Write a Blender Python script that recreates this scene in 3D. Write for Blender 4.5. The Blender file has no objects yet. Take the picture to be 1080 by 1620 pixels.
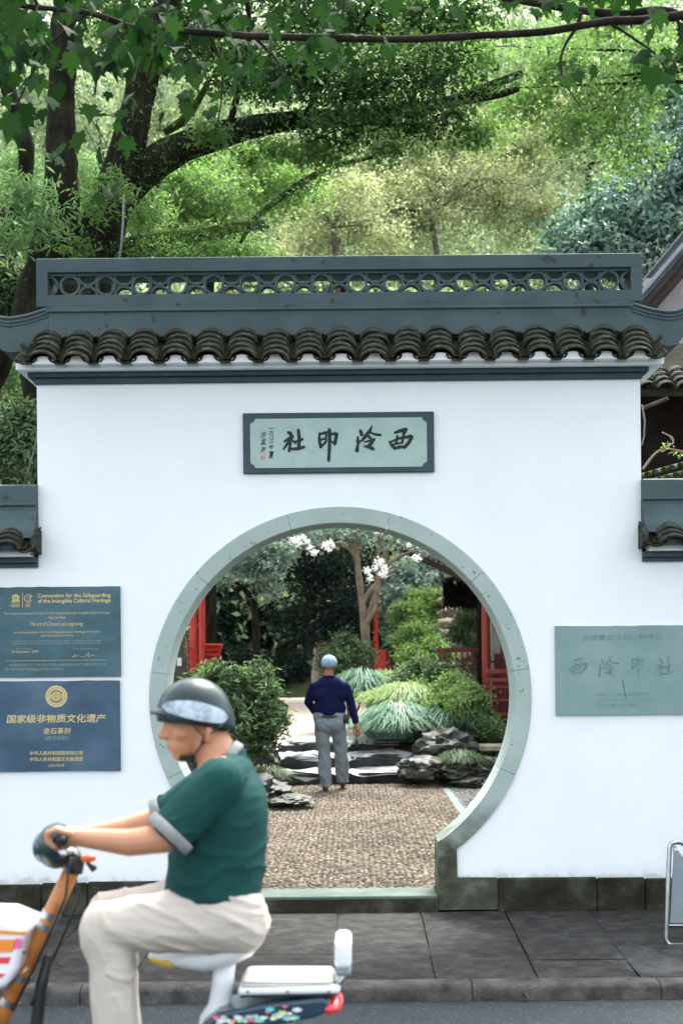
import bpy, bmesh, math, random
import numpy as np
from mathutils import Vector, Matrix, Euler, noise
random.seed(7)
rng = np.random.default_rng(11)
S = bpy.context.scene
COL = S.collection
R = math.radians
# ------------------------------------------------------------------ camera, world, sun, exposure
CAM_H, CAM_Y, CAM_X, FPX = 1.80, -9.0, 0.1, 2000.0
PPX, PPY, ROLL = 560.0, 1040.0, 0.0096
cam_d = bpy.data.cameras.new('camera')
cam = bpy.data.objects.new('camera', cam_d)
COL.objects.link(cam)
cam.location = (CAM_X, CAM_Y, CAM_H)
cam.rotation_euler = (Euler((R(90), 0, 0)).to_matrix() @ Euler((0, 0, -ROLL)).to_matrix()).to_euler()
cam_d.sensor_fit = 'VERTICAL'
cam_d.sensor_height = 36.0
cam_d.sensor_width = 24.0
cam_d.lens = 36.0 * FPX / 1620.0
cam_d.shift_x = -(PPX - 540.0) / 1620.0
cam_d.shift_y = (PPY - 810.0) / 1620.0
cam_d.clip_start = 0.1
cam_d.clip_end = 2000.0
cam_d.dof.use_dof = True
cam_d.dof.focus_distance = 9.6
cam_d.dof.aperture_fstop = 2.5
S.camera = cam
SUN_EL, SUN_AZ = 58.0, 18.0          # azimuth measured clockwise from +Y
w = bpy.data.worlds.new('World')
S.world = w
w.use_nodes = True
wn = w.node_tree.nodes
sky = wn.new('ShaderNodeTexSky')
sky.sky_type = 'NISHITA'
sky.sun_disc = False
sky.sun_elevation = R(SUN_EL)
sky.sun_rotation = R(SUN_AZ)
sky.air_density = 1.0
sky.dust_density = 4.0
sky.ozone_density = 1.0
bg = wn['Background']
bg.inputs['Strength'].default_value = 0.15
hsv = wn.new('ShaderNodeHueSaturation')      # overcast: the sky keeps little of its blue
hsv.inputs['Saturation'].default_value = 0.33
hsv.inputs['Value'].default_value = 1.0
w.node_tree.links.new(sky.outputs[0], hsv.inputs['Color'])
w.node_tree.links.new(hsv.outputs[0], bg.inputs['Color'])
sl = bpy.data.lights.new('sun', 'SUN')
sl.energy = 1.5
sl.angle = R(18)
sl.color = (1.0, 0.97, 0.92)
sun = bpy.data.objects.new('sun', sl)
COL.objects.link(sun)
sd = Vector((math.sin(R(SUN_AZ)) * math.cos(R(SUN_EL)), math.cos(R(SUN_AZ)) * math.cos(R(SUN_EL)), math.sin(R(SUN_EL))))
sun.rotation_euler = sd.to_track_quat('Z', 'Y').to_euler()
sun.location = sd * 40
S.view_settings.view_transform = 'Standard'
S.view_settings.look = 'None'
S.view_settings.exposure = 2.48
S.view_settings.gamma = 1.0
S.view_settings.use_curve_mapping = False
S.cycles.use_denoising = True
S.cycles.max_bounces = 8
S.cycles.diffuse_bounces = 4
S.cycles.transmission_bounces = 4
S.cycles.use_adaptive_sampling = True
S.cycles.adaptive_threshold = 0.02


def P(px, py, Y):
    """point at depth Y that is seen at photograph pixel (px, py)"""
    u, v = px - PPX, PPY - py
    d = Y - CAM_Y
    tu, tv = u + v * ROLL, v - u * ROLL
    return Vector((CAM_X + tu * d / FPX, Y, CAM_H + tv * d / FPX))


# ------------------------------------------------------------------ object helpers
def tag(o, label, cat, group=None, kind=None):
    o['label'] = label
    o['category'] = cat
    if group:
        o['group'] = group
    if kind:
        o['kind'] = kind
    return o


def empty(name, loc=(0, 0, 0)):
    o = bpy.data.objects.new(name, None)
    COL.objects.link(o)
    o.location = loc
    o.empty_display_size = 0.1
    return o


def link(name, me, mats=None, parent=None, kind=None):
    o = bpy.data.objects.new(name, me)
    COL.objects.link(o)
    if mats is not None and len(me.materials) == 0:
        for m in (mats if isinstance(mats, (list, tuple)) else [mats]):
            me.materials.append(m)
    if parent is not None:
        o.parent = parent
        o.matrix_parent_inverse = Matrix.Translation(-Vector(parent.location))   # every builder works in world coordinates
    if kind:
        o['kind'] = kind
    return o


class MB:
    def __init__(self):
        self.v, self.f, self.mi = [], [], []

    def add(self, vs, fs, mi=0):
        b = len(self.v)
        self.v += [tuple(p) for p in vs]
        self.f += [tuple(i + b for i in q) for q in fs]
        self.mi += [mi] * len(fs)
        return self

    def box(self, lo, hi, mi=0, M=None, bev=0.0):
        (x0, y0, z0), (x1, y1, z1) = lo, hi
        if bev > 0:
            b = min(bev, (x1 - x0) / 2.01, (y1 - y0) / 2.01, (z1 - z0) / 2.01)
            vs = []
            for sx in (0, 1):
                for sy in (0, 1):
                    for sz in (0, 1):
                        X, Y, Z = (x0, x1)[sx], (y0, y1)[sy], (z0, z1)[sz]
                        ix, iy, iz = (b, -b)[sx], (b, -b)[sy], (b, -b)[sz]
                        vs += [(X, Y + iy, Z + iz), (X + ix, Y, Z + iz), (X + ix, Y + iy, Z)]
            bm = bmesh.new()
            bv = [bm.verts.new(p) for p in vs]
            r = bmesh.ops.convex_hull(bm, input=bv)
            bm.verts.index_update()
            vs = [v.co.copy() for v in bm.verts]
            fs = [[v.index for v in f.verts] for f in bm.faces]
            bm.free()
        else:
            vs = [Vector(p) for p in ((x0, y0, z0), (x1, y0, z0), (x1, y1, z0), (x0, y1, z0), (x0, y0, z1), (x1, y0, z1), (x1, y1, z1), (x0, y1, z1))]
            fs = [(0, 3, 2, 1), (4, 5, 6, 7), (0, 1, 5, 4), (1, 2, 6, 5), (2, 3, 7, 6), (3, 0, 4, 7)]
        if M is not None:
            vs = [M @ Vector(p) for p in vs]
        return self.add(vs, fs, mi)

    def tube(self, pts, rad, n=8, mi=0, caps=True, closed=False, flat=None):
        pts = [Vector(p) for p in pts]
        if not isinstance(rad, (list, tuple)):
            rad = [rad] * len(pts)
        m = len(pts)
        vs, fs = [], []
        up = None
        for i, p in enumerate(pts):
            if closed:
                t = pts[(i + 1) % m] - pts[i - 1]
            else:
                t = pts[min(i + 1, m - 1)] - pts[max(i - 1, 0)]
            t.normalize()
            if up is None:
                up = Vector((0, 0, 1)) if abs(t.z) < 0.9 else Vector((0, 1, 0))
            a = t.cross(up)
            if a.length < 1e-5:
                a = t.orthogonal()
            a.normalize()
            b = a.cross(t).normalized()
            up = b
            for k in range(n):
                th = 2 * math.pi * k / n
                ra, rb = (rad[i], rad[i]) if flat is None else (rad[i], rad[i] * flat)
                vs.append(p + a * math.cos(th) * ra + b * math.sin(th) * rb)
        L = m if closed else m - 1
        for i in range(L):
            for k in range(n):
                i2, k2 = (i + 1) % m, (k + 1) % n
                fs.append((i * n + k, i * n + k2, i2 * n + k2, i2 * n + k))
        if caps and not closed:
            fs.append(tuple(range(n - 1, -1, -1)))
            fs.append(tuple((m - 1) * n + k for k in range(n)))
        return self.add(vs, fs, mi)

    def prism(self, poly, y0, y1, mi=0, ax='y'):
        """polygon in XZ extruded along Y (or in YZ along X)"""
        n = len(poly)
        if ax == 'y':
            vs = [(x, y0, z) for x, z in poly] + [(x, y1, z) for x, z in poly]
        elif ax == 'x':
            vs = [(y0, y, z) for y, z in poly] + [(y1, y, z) for y, z in poly]
        else:
            vs = [(x, y, y0) for x, y in poly] + [(x, y, y1) for x, y in poly]
        fs = [tuple(range(n)), tuple(range(2 * n - 1, n - 1, -1))]
        fs += [(i, i + n, (i + 1) % n + n, (i + 1) % n) for i in range(n)]
        return self.add(vs, fs, mi)

    def ball(self, c, r, nu=12, nv=8, M=None, mi=0):
        c = Vector(c)
        r = (r, r, r) if not isinstance(r, (list, tuple)) else r
        vs, fs = [], []
        for j in range(1, nv):
            ph = math.pi * j / nv
            for i in range(nu):
                th = 2 * math.pi * i / nu
                vs.append(Vector((r[0] * math.sin(ph) * math.cos(th), r[1] * math.sin(ph) * math.sin(th), r[2] * math.cos(ph))))
        vs += [Vector((0, 0, r[2])), Vector((0, 0, -r[2]))]
        T, B = len(vs) - 2, len(vs) - 1
        for j in range(nv - 2):
            for i in range(nu):
                i2 = (i + 1) % nu
                fs.append((j * nu + i, (j + 1) * nu + i, (j + 1) * nu + i2, j * nu + i2))
        for i in range(nu):
            i2 = (i + 1) % nu
            fs.append((T, i, i2))
            fs.append((B, (nv - 2) * nu + i2, (nv - 2) * nu + i))
        if M is not None:
            vs = [M @ p for p in vs]
        return self.add([c + p for p in vs], fs, mi)

    def limb(self, pts, rad, n=14):
        """rounded cones, for bodies that are voxelised afterwards"""
        pts = [Vector(p) for p in pts]
        for i in range(len(pts) - 1):
            self.tube([pts[i], pts[i + 1]], [rad[i], rad[i + 1]], n)
        for p, r in zip(pts, rad):
            self.ball(p, r * 0.998, 14, 10)
        return self

    def mesh(self, name, smooth=False, recalc=True):
        me = bpy.data.meshes.new(name)
        me.from_pydata(self.v, [], self.f)
        if any(self.mi):
            me.polygons.foreach_set('material_index', self.mi)
        if recalc:
            bm = bmesh.new()
            bm.from_mesh(me)
            bmesh.ops.recalc_face_normals(bm, faces=bm.faces)
            bm.to_mesh(me)
            bm.free()
        if smooth:
            me.polygons.foreach_set('use_smooth', [True] * len(me.polygons))
            if smooth != 'all':
                me.set_sharp_from_angle(angle=R(smooth if isinstance(smooth, (int, float)) and smooth > 1 else 40))
        me.update()
        return me

    def build(self, name, mats, parent=None, smooth=False, kind=None):
        return link(name, self.mesh(name, smooth), mats, parent, kind)


# ------------------------------------------------------------------ materials
def nt(name):
    m = bpy.data.materials.new(name)
    m.use_nodes = True
    N, L = m.node_tree.nodes, m.node_tree.links
    return m, N, L, N['Principled BSDF']


def noise_node(N, L, vec, scale, detail=6, rough=0.6, dist=0.0):
    n = N.new('ShaderNodeTexNoise')
    n.inputs['Scale'].default_value = scale
    n.inputs['Detail'].default_value = detail
    n.inputs['Roughness'].default_value = rough
    n.inputs['Distortion'].default_value = dist
    if vec is not None:
        L.new(vec, n.inputs['Vector'])
    return n


def ramp(N, L, fac, stops):
    r = N.new('ShaderNodeValToRGB')
    e = r.color_ramp.elements
    while len(e) < len(stops):
        e.new(0.5)
    for i, (p, c) in enumerate(stops):
        e[i].position = p
        e[i].color = (c[0], c[1], c[2], 1) if isinstance(c, (list, tuple)) else (c, c, c, 1)
    L.new(fac, r.inputs[0])
    return r


def mixc(N, L, fac, a, b, mode='MIX'):
    m = N.new('ShaderNodeMix')
    m.data_type = 'RGBA'
    m.blend_type = mode
    for sock, val in ((m.inputs[0], fac), (m.inputs[6], a), (m.inputs[7], b)):
        if hasattr(val, 'links'):
            L.new(val, sock)
        elif isinstance(val, (int, float)):
            sock.default_value = val
        else:
            sock.default_value = (val[0], val[1], val[2], 1)
    return m.outputs[2]


def scaled(N, L, vec, s):
    m = N.new('ShaderNodeVectorMath')
    m.operation = 'MULTIPLY'
    L.new(vec, m.inputs[0])
    m.inputs[1].default_value = s
    return m.outputs[0]


def mat(name, c1, c2=None, scale=6.0, rough=0.7, bump=0.0, bscale=40.0, metal=0.0, spec=0.4, lo=0.35, hi=0.65,
        speck=None, speck_scale=60, speck_at=0.68, stretch=None, obj=False, rvar=0.0, coat=0.0, c3=None):
    m, N, L, B = nt(name)
    if obj:
        vec = N.new('ShaderNodeTexCoord').outputs['Object']
    else:
        vec = N.new('ShaderNodeNewGeometry').outputs['Position']
    v2 = scaled(N, L, vec, stretch) if stretch else vec
    c2 = c2 or tuple(x * 0.8 for x in c1)
    n1 = noise_node(N, L, v2, scale)
    stops = [(lo, c1), (hi, c2)] if c3 is None else [(lo, c1), ((lo + hi) / 2, c3), (hi, c2)]
    col = ramp(N, L, n1.outputs['Fac'], stops).outputs[0]
    if speck:
        n2 = noise_node(N, L, vec, speck_scale, 3)
        f = ramp(N, L, n2.outputs['Fac'], [(speck_at, 0.0), (speck_at + 0.05, 1.0)]).outputs[0]
        col = mixc(N, L, f, col, speck)
    L.new(col, B.inputs['Base Color'])
    B.inputs['Roughness'].default_value = rough
    if rvar:
        rr = ramp(N, L, n1.outputs['Fac'], [(lo, rough - rvar), (hi, min(1, rough + rvar))])
        L.new(rr.outputs[0], B.inputs['Roughness'])
    B.inputs['Metallic'].default_value = metal
    B.inputs['Specular IOR Level'].default_value = spec
    B.inputs['Coat Weight'].default_value = coat
    if bump:
        n3 = noise_node(N, L, v2 if stretch else vec, bscale, 8, 0.65)
        b = N.new('ShaderNodeBump')
        b.inputs['Strength'].default_value = bump
        b.inputs['Distance'].default_value = 0.02
        L.new(n3.outputs['Fac'], b.inputs['Height'])
        L.new(b.outputs[0], B.inputs['Normal'])
    return m


def leafmat(name, dark, light, trans=0.35, rough=0.5, spec=0.22, mid=None, tint=(0.95, 1.0, 0.60)):
    m, N, L, B = nt(name)
    at = N.new('ShaderNodeAttribute')
    at.attribute_name = 'tone'
    stops = [(0.0, dark), (1.0, light)] if mid is None else [(0.0, dark), (0.5, mid), (1.0, light)]
    c = ramp(N, L, at.outputs['Fac'], stops).outputs[0]
    L.new(c, B.inputs['Base Color'])
    B.inputs['Roughness'].default_value = rough
    B.inputs['Specular IOR Level'].default_value = spec
    tr = N.new('ShaderNodeBsdfTranslucent')
    hs = N.new('ShaderNodeHueSaturation')
    hs.inputs['Value'].default_value = 1.5
    hs.inputs['Saturation'].default_value = 1.1
    L.new(c, hs.inputs['Color'])
    tint = mixc(N, L, 0.7, hs.outputs[0], tint, 'MULTIPLY')
    L.new(tint, tr.inputs['Color'])
    mx = N.new('ShaderNodeMixShader')
    mx.inputs[0].default_value = trans
    L.new(B.outputs[0], mx.inputs[1])
    L.new(tr.outputs[0], mx.inputs[2])
    L.new(mx.outputs[0], N['Material Output'].inputs['Surface'])
    return m


M_ = {}
# white plaster: faint mottling, grime rising from the base, a few specks
m, N, L, B = nt('white_plaster')
pos = N.new('ShaderNodeNewGeometry').outputs['Position']
n1 = noise_node(N, L, pos, 1.6, 8, 0.62)
col = ramp(N, L, n1.outputs['Fac'], [(0.3, (0.755, 0.80, 0.81)), (0.7, (0.82, 0.855, 0.86))]).outputs[0]
st = noise_node(N, L, scaled(N, L, pos, (5, 5, 0.5)), 1.6, 6, 0.6)
sf = ramp(N, L, st.outputs['Fac'], [(0.55, 0.0), (0.85, 0.05)]).outputs[0]
col = mixc(N, L, sf, col, (0.55, 0.58, 0.57))
sx = N.new('ShaderNodeSeparateXYZ')
L.new(pos, sx.inputs[0])
g = noise_node(N, L, scaled(N, L, pos, (1.5, 1.5, 1.2)), 5.0, 8, 0.7)
ma = N.new('ShaderNodeMath')
ma.operation = 'MULTIPLY_ADD'
L.new(g.outputs['Fac'], ma.inputs[0])
ma.inputs[1].default_value = -0.22
L.new(sx.outputs[2], ma.inputs[2])
gf = ramp(N, L, ma.outputs[0], [(0.11, 0.5), (0.135, 0.12), (0.20, 0.0)]).outputs[0]
col = mixc(N, L, gf, col, (0.25, 0.28, 0.22))
sp = noise_node(N, L, pos, 14, 2)
pf = ramp(N, L, sp.outputs['Fac'], [(0.76, 0.0), (0.80, 0.5)]).outputs[0]
col = mixc(N, L, pf, col, (0.3, 0.33, 0.33))
L.new(col, B.inputs['Base Color'])
B.inputs['Roughness'].default_value = 0.85
B.inputs['Specular IOR Level'].default_value = 0.2
bb = N.new('ShaderNodeBump')
bb.inputs['Strength'].default_value = 0.12
bb.inputs['Distance'].default_value = 0.02
bn = noise_node(N, L, pos, 7, 8, 0.6)
L.new(bn.outputs['Fac'], bb.inputs['Height'])
L.new(bb.outputs[0], B.inputs['Normal'])
M_['plaster'] = m
M_['blue'] = mat('blue_grey_render', (0.043, 0.074, 0.078), (0.066, 0.104, 0.106), 2.5, 0.75, 0.15, 25, c3=(0.053, 0.088, 0.092),
                 speck=(0.03, 0.04, 0.035), speck_scale=9, speck_at=0.66)
M_['blue_dark'] = mat('blue_grey_band', (0.030, 0.056, 0.070), (0.044, 0.074, 0.088), 5, 0.7, 0.25, 30, speck=(0.2, 0.25, 0.27), speck_scale=28, speck_at=0.74)
M_['tile'] = mat('grey_roof_tile', (0.020, 0.021, 0.014), (0.125, 0.118, 0.095), 16, 0.9, 0.7, 60, c3=(0.042, 0.047, 0.034), lo=.3, hi=.75, spec=.15)
M_['tile_dark'] = mat('mossy_pan_tile', (0.012, 0.014, 0.009), (0.03, 0.035, 0.016), 10, 0.95, 0.5, 60, spec=0.06)
M_['moss'] = mat('roof_moss', (0.012, 0.022, 0.005), (0.04, 0.06, 0.012), 20, 1.0, 0.8, 90, spec=0.06)
M_['ring'] = mat('pale_green_stone', (0.295, 0.375, 0.34), (0.365, 0.445, 0.405), 2.2, 0.8, 0.15, 50, speck=(0.09, 0.125, 0.105), speck_scale=30, speck_at=0.655)
# the foot of the ring is stained by moss that rises from the ground
m, N, L, B = nt('mossy_ring_stone')
pos = N.new('ShaderNodeNewGeometry').outputs['Position']
na = noise_node(N, L, pos, 2.2)
ca = ramp(N, L, na.outputs['Fac'], [(0.35, (0.295, 0.375, 0.34)), (0.65, (0.365, 0.445, 0.405))]).outputs[0]
nb_ = noise_node(N, L, pos, 7, 8, .65)
cb = ramp(N, L, nb_.outputs['Fac'], [(0.32, (0.022, 0.026, 0.012)), (0.5, (0.050, 0.057, 0.034)), (0.68, (0.11, 0.125, 0.095))]).outputs[0]
sx = N.new('ShaderNodeSeparateXYZ')
L.new(pos, sx.inputs[0])
ma = N.new('ShaderNodeMath')
ma.operation = 'MULTIPLY_ADD'
L.new(nb_.outputs['Fac'], ma.inputs[0])
ma.inputs[1].default_value = .45
L.new(sx.outputs[2], ma.inputs[2])
fz = ramp(N, L, ma.outputs[0], [(0.62, 1.0), (1.12, 0.0)]).outputs[0]
L.new(mixc(N, L, fz, ca, cb), B.inputs['Base Color'])
B.inputs['Roughness'].default_value = .85
M_['ring_end'] = m
M_['ring_low'] = mat('weathered_green_stone', (0.07, 0.085, 0.06), (0.19, 0.23, 0.19), 5, 0.9, 0.3, 40, c3=(0.10, 0.125, 0.09))
M_['plinth'] = mat('mossy_plinth_stone', (0.014, 0.016, 0.008), (0.075, 0.078, 0.062), 5, 0.95, 0.8, 40, spec=.1, c3=(0.032, 0.034, 0.021), lo=.3, hi=.72)
M_['threshold'] = mat('threshold_stone', (0.055, 0.085, 0.070), (0.10, 0.14, 0.115), 4, 0.8, 0.2, 40)
M_['slab'] = mat('dark_paving_stone', (0.014, 0.0138, 0.013), (0.068, 0.066, 0.060), 9, 0.8, 1.0, 30, rvar=0.12, lo=.30, hi=.72, c3=(0.033, 0.0325, 0.0302), stretch=(.9, 1.1, 1), spec=.2)
_m = M_['slab']
_N, _L, _B = _m.node_tree.nodes, _m.node_tree.links, _m.node_tree.nodes['Principled BSDF']
_pos = _N.new('ShaderNodeNewGeometry').outputs['Position']
_ds = _N.new('ShaderNodeVectorMath')            # two damp patches beside the sign stand
_ds.operation = 'DISTANCE'
_L.new(_pos, _ds.inputs[0])
_ds.inputs[1].default_value = (1.92, -1.35, -.05)
_nz = noise_node(_N, _L, _pos, 6, 4)
_ad = _N.new('ShaderNodeMath')
_ad.operation = 'MULTIPLY_ADD'
_L.new(_nz.outputs['Fac'], _ad.inputs[0])
_ad.inputs[1].default_value = .5
_L.new(_ds.outputs['Value'], _ad.inputs[2])
_wet = ramp(_N, _L, _ad.outputs[0], [(.40, .22), (.56, .80)])
_L.new(_wet.outputs[0], _B.inputs['Roughness'])
_sp = ramp(_N, _L, _ad.outputs[0], [(.40, .6), (.56, .2)])
_L.new(_sp.outputs[0], _B.inputs['Specular IOR Level'])
M_['joint'] = mat('pavement_joint', (0.012, 0.013, 0.010), (0.03, 0.032, 0.02), 12, 0.95, 0.5, 60)
M_['kerb'] = mat('kerb_stone', (0.014, 0.014, 0.013), (0.105, 0.100, 0.090), 7, 0.8, 0.9, 45, lo=.3, hi=.7)
M_['asphalt'] = mat('asphalt', (0.012, 0.021, 0.025), (0.024, 0.034, 0.038), 1.2, 0.8, 0.8, 110, speck=(0.13, 0.15, 0.155), speck_scale=75, speck_at=0.60)
M_['soil'] = mat('garden_soil', (0.018, 0.018, 0.01), (0.05, 0.045, 0.025), 4, 0.95, 0.6, 30, spec=0.06)
M_['plaza'] = mat('pale_gravel_court', (0.50, 0.41, 0.32), (0.62, 0.54, 0.44), 6, 0.9, 0.4, 60)
M_['strip'] = mat('green_edging_stone', (0.09, 0.14, 0.125), (0.15, 0.21, 0.19), 5, 0.8, 0.2, 50)
M_['panel'] = mat('plaque_panel_stone', (0.30, 0.42, 0.38), (0.36, 0.48, 0.43), 6, 0.7, 0.08, 60, speck=(0.08, 0.14, 0.13), speck_scale=75, speck_at=0.70)
M_['ink'] = mat('ink', (0.012, 0.022, 0.020), (0.02, 0.032, 0.03), 30, 0.8)
M_['seal'] = mat('seal_red', (0.5, 0.22, 0.22), (0.42, 0.28, 0.27), 200, 0.8)
M_['plaque'] = mat('teal_plaque', (0.022, 0.062, 0.074), (0.075, 0.14, 0.168), 2.4, 0.42, 0.06, 20, c3=(0.040, 0.105, 0.128), lo=.3, hi=.72, stretch=(1, 1, 1.5))  # cloudy light and dark tones stand in for reflections on the board
M_['plaque2'] = mat('navy_plaque', (0.024, 0.058, 0.090), (0.080, 0.135, 0.185), 2.0, 0.40, 0.06, 20, c3=(0.040, 0.090, 0.140), lo=.3, hi=.72, stretch=(1, 1, 1.4))  # mottled blues imitate reflections, painted into the colour
M_['gold'] = mat('gold_paint', (0.62, 0.50, 0.20), (0.50, 0.40, 0.18), 40, 0.6, spec=.3)
M_['gold_pale'] = mat('worn_gold_paint', (0.36, 0.38, 0.28), (0.20, 0.25, 0.22), 50, 0.6, spec=.3)
M_['gplaque'] = mat('green_stone_plaque', (0.16, 0.27, 0.265), (0.235, 0.32, 0.315), 3, 0.75, 0.1, 30, c3=(0.19, 0.29, 0.285), lo=.3, hi=.7)
M_['engraved'] = mat('engraved_green', (0.10, 0.185, 0.18), (0.17, 0.27, 0.26), 18, 0.8)
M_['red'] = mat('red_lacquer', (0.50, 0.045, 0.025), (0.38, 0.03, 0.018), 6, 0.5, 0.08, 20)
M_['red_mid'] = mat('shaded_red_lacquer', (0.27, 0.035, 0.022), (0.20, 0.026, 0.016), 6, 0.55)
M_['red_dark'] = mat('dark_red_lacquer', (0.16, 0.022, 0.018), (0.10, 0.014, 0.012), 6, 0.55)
M_['darkwood'] = mat('dark_wood', (0.008, 0.006, 0.005), (0.016, 0.012, 0.010), 6, 0.8, spec=0.06)
M_['bark'] = mat('camphor_bark', (0.007, 0.007, 0.005), (0.034, 0.032, 0.02), 7, 0.95, 1.0, 30, c3=(0.015, 0.015, 0.009), lo=.3, hi=.72, stretch=(1.6, 1.6, .6), spec=0.06)
M_['bark_moss'] = mat('mossy_bark', (0.018, 0.022, 0.008), (0.08, 0.11, 0.022), 7, 1.0, 1.0, 30, spec=0.06)
M_['bark_plane'] = mat('branch_bark', (0.016, 0.014, 0.010), (0.04, 0.034, 0.026), 9, 0.85, 0.5, 40, spec=0.06)
M_['bark_pale'] = mat('pale_smooth_bark', (0.14, 0.10, 0.065), (0.27, 0.21, 0.145), 6, 0.8, 0.3, 20)
M_['bark_mid'] = mat('grey_bark', (0.05, 0.04, 0.03), (0.12, 0.10, 0.075), 6, 0.9, 0.6, 25, spec=0.06)
M_['rock'] = mat('dark_wet_rock', (0.010, 0.013, 0.008), (0.075, 0.078, 0.066), 5, 0.55, 0.9, 14, lo=.3, hi=.72, c3=(0.026, 0.031, 0.02), rvar=.18)
M_['tread'] = mat('wet_sky_lit_tread', (0.24, 0.25, 0.26), (0.46, 0.47, 0.48), 5, 0.30, 0.5, 14, lo=.3, hi=.7, rvar=.15)  # pale colour stands in for sky reflected on the wet tops
M_['step_side'] = mat('shaded_step_riser', (0.010, 0.012, 0.011), (0.05, 0.054, 0.048), 5, 0.7, 0.8, 14, lo=.3, hi=.75, spec=.2)  # dark colour stands in for shade on the step fronts
M_['step'] = mat('wet_step_stone', (0.05, 0.055, 0.055), (0.22, 0.225, 0.22), 4, 0.30, 0.8, 14, lo=.3, hi=.72, rvar=.15)
M_['boulder'] = mat('brown_boulder', (0.16, 0.13, 0.10), (0.34, 0.29, 0.23), 4, 0.9, 0.6, 14)
M_['steel'] = mat('brushed_steel', (0.42, 0.44, 0.45), (0.30, 0.32, 0.33), 8, 0.28, metal=1.0)
M_['board'] = mat('grey_board', (0.16, 0.20, 0.22), (0.20, 0.24, 0.26), 3, 0.6)
M_['skin'] = mat('skin', (0.50, 0.245, 0.135), (0.44, 0.205, 0.11), 9, 0.5, 0.06, 80, obj=True)
M_['skin2'] = mat('tanned_skin', (0.30, 0.15, 0.09), (0.26, 0.12, 0.075), 9, 0.55, 0.06, 80)
M_['polo'] = mat('green_polo', (0.010, 0.062, 0.056), (0.008, 0.046, 0.043), 5, 0.85, 0.2, 220, spec=.15)
M_['trim'] = mat('grey_rib', (0.24, 0.25, 0.24), (0.19, 0.20, 0.195), 30, 0.9, 0.2, 120)
M_['khaki'] = mat('beige_trousers', (0.51, 0.465, 0.40), (0.46, 0.415, 0.36), 5, 0.9, 0.2, 160, spec=.15)
M_['shoe'] = mat('dark_shoe', (0.03, 0.028, 0.026), (0.05, 0.045, 0.04), 10, 0.5)
M_['helmet'] = mat('dark_green_helmet', (0.010, 0.026, 0.026), (0.014, 0.034, 0.034), 4, 0.36, spec=.3, coat=.08)
M_['helmet_white'] = mat('helmet_graphic', (0.42, 0.50, 0.55), (0.10, 0.17, 0.22), 16, 0.3, lo=.44, hi=.62, coat=.3)
M_['black'] = mat('black_plastic', (0.014, 0.016, 0.018), (0.02, 0.022, 0.024), 10, 0.4)
M_['rubber'] = mat('tyre_rubber', (0.012, 0.012, 0.012), (0.02, 0.02, 0.02), 10, 0.85)
M_['beard'] = mat('dark_beard', (0.022, 0.018, 0.015), (0.04, 0.03, 0.025), 60, 0.9)
M_['orange'] = mat('orange_brown_tube', (0.52, 0.20, 0.035), (0.30, 0.10, 0.02), 9, 0.35, c3=(0.42, 0.15, 0.03), coat=.3)
M_['white_plastic'] = mat('white_plastic', (0.76, 0.78, 0.80), (0.70, 0.72, 0.75), 5, 0.3, spec=.5)
M_['cream'] = mat('cream_seat_vinyl', (0.72, 0.69, 0.60), (0.66, 0.63, 0.55), 6, 0.45)
M_['navy_body'] = mat('navy_fairing', (0.012, 0.035, 0.055), (0.018, 0.045, 0.068), 5, 0.25, coat=.4)
M_['redlight'] = mat('red_lens', (0.62, 0.03, 0.025), (0.5, 0.02, 0.02), 20, 0.15, spec=.6, coat=.5)
M_['orangelens'] = mat('orange_lens', (0.8, 0.13, 0.04), (0.7, 0.10, 0.03), 20, 0.2)
M_['yellow'] = mat('yellow_plastic', (0.72, 0.50, 0.02), (0.65, 0.44, 0.02), 10, 0.4)
M_['pink'] = mat('pink_print', (0.7, 0.12, 0.30), (0.65, 0.16, 0.34), 20, 0.4)
M_['aqua'] = mat('aqua_print', (0.15, 0.55, 0.55), (0.2, 0.6, 0.6), 20, 0.4)
M_['lime'] = mat('pale_yellow_print', (0.60, 0.62, 0.28), (0.65, 0.65, 0.35), 20, 0.4)
M_['orange_print'] = mat('orange_print', (0.75, 0.27, 0.03), (0.70, 0.22, 0.03), 20, 0.4)
M_['red_print'] = mat('red_print', (0.7, 0.06, 0.07), (0.6, 0.05, 0.06), 20, 0.4)
M_['cap'] = mat('pale_blue_cap', (0.22, 0.33, 0.43), (0.27, 0.38, 0.48), 20, 0.9, 0.2, 100)
M_['navy'] = mat('navy_sweater', (0.005, 0.007, 0.036), (0.008, 0.011, 0.050), 6, 0.95, 0.2, 140, spec=.1)
M_['slacks'] = mat('grey_blue_trousers', (0.15, 0.185, 0.205), (0.19, 0.225, 0.245), 6, 0.9, 0.3, 40, spec=.15)
M_['mauve'] = mat('pale_mauve_wall', (0.30, 0.27, 0.28), (0.36, 0.33, 0.33), 3, 0.9)
M_['soffit'] = mat('brown_soffit', (0.028, 0.018, 0.015), (0.045, 0.030, 0.025), 8, 0.8)
M_['pale_tile'] = mat('pale_tile_end', (0.26, 0.29, 0.32), (0.34, 0.37, 0.40), 9, 0.7)
M_['slate'] = mat('slate_tile', (0.045, 0.052, 0.058), (0.08, 0.088, 0.095), 9, 0.8, 0.4, 40)
M_['petal'] = leafmat('white_petal', (0.80, 0.80, 0.76), (0.88, 0.88, 0.86), 0.5, 0.6, tint=(.6, .6, .6))
M_['pot_leaf'] = mat('dry_leaf', (0.13, 0.055, 0.022), (0.08, 0.03, 0.014), 30, 0.8)
M_['cable'] = mat('grey_cable', (0.16, 0.16, 0.15), (0.12, 0.12, 0.115), 9, 0.7)
M_['hill'] = mat('hill_soil', (0.014, 0.020, 0.010), (0.04, 0.05, 0.022), 0.6, 0.95, 0.6, 4, spec=0.06)
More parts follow.
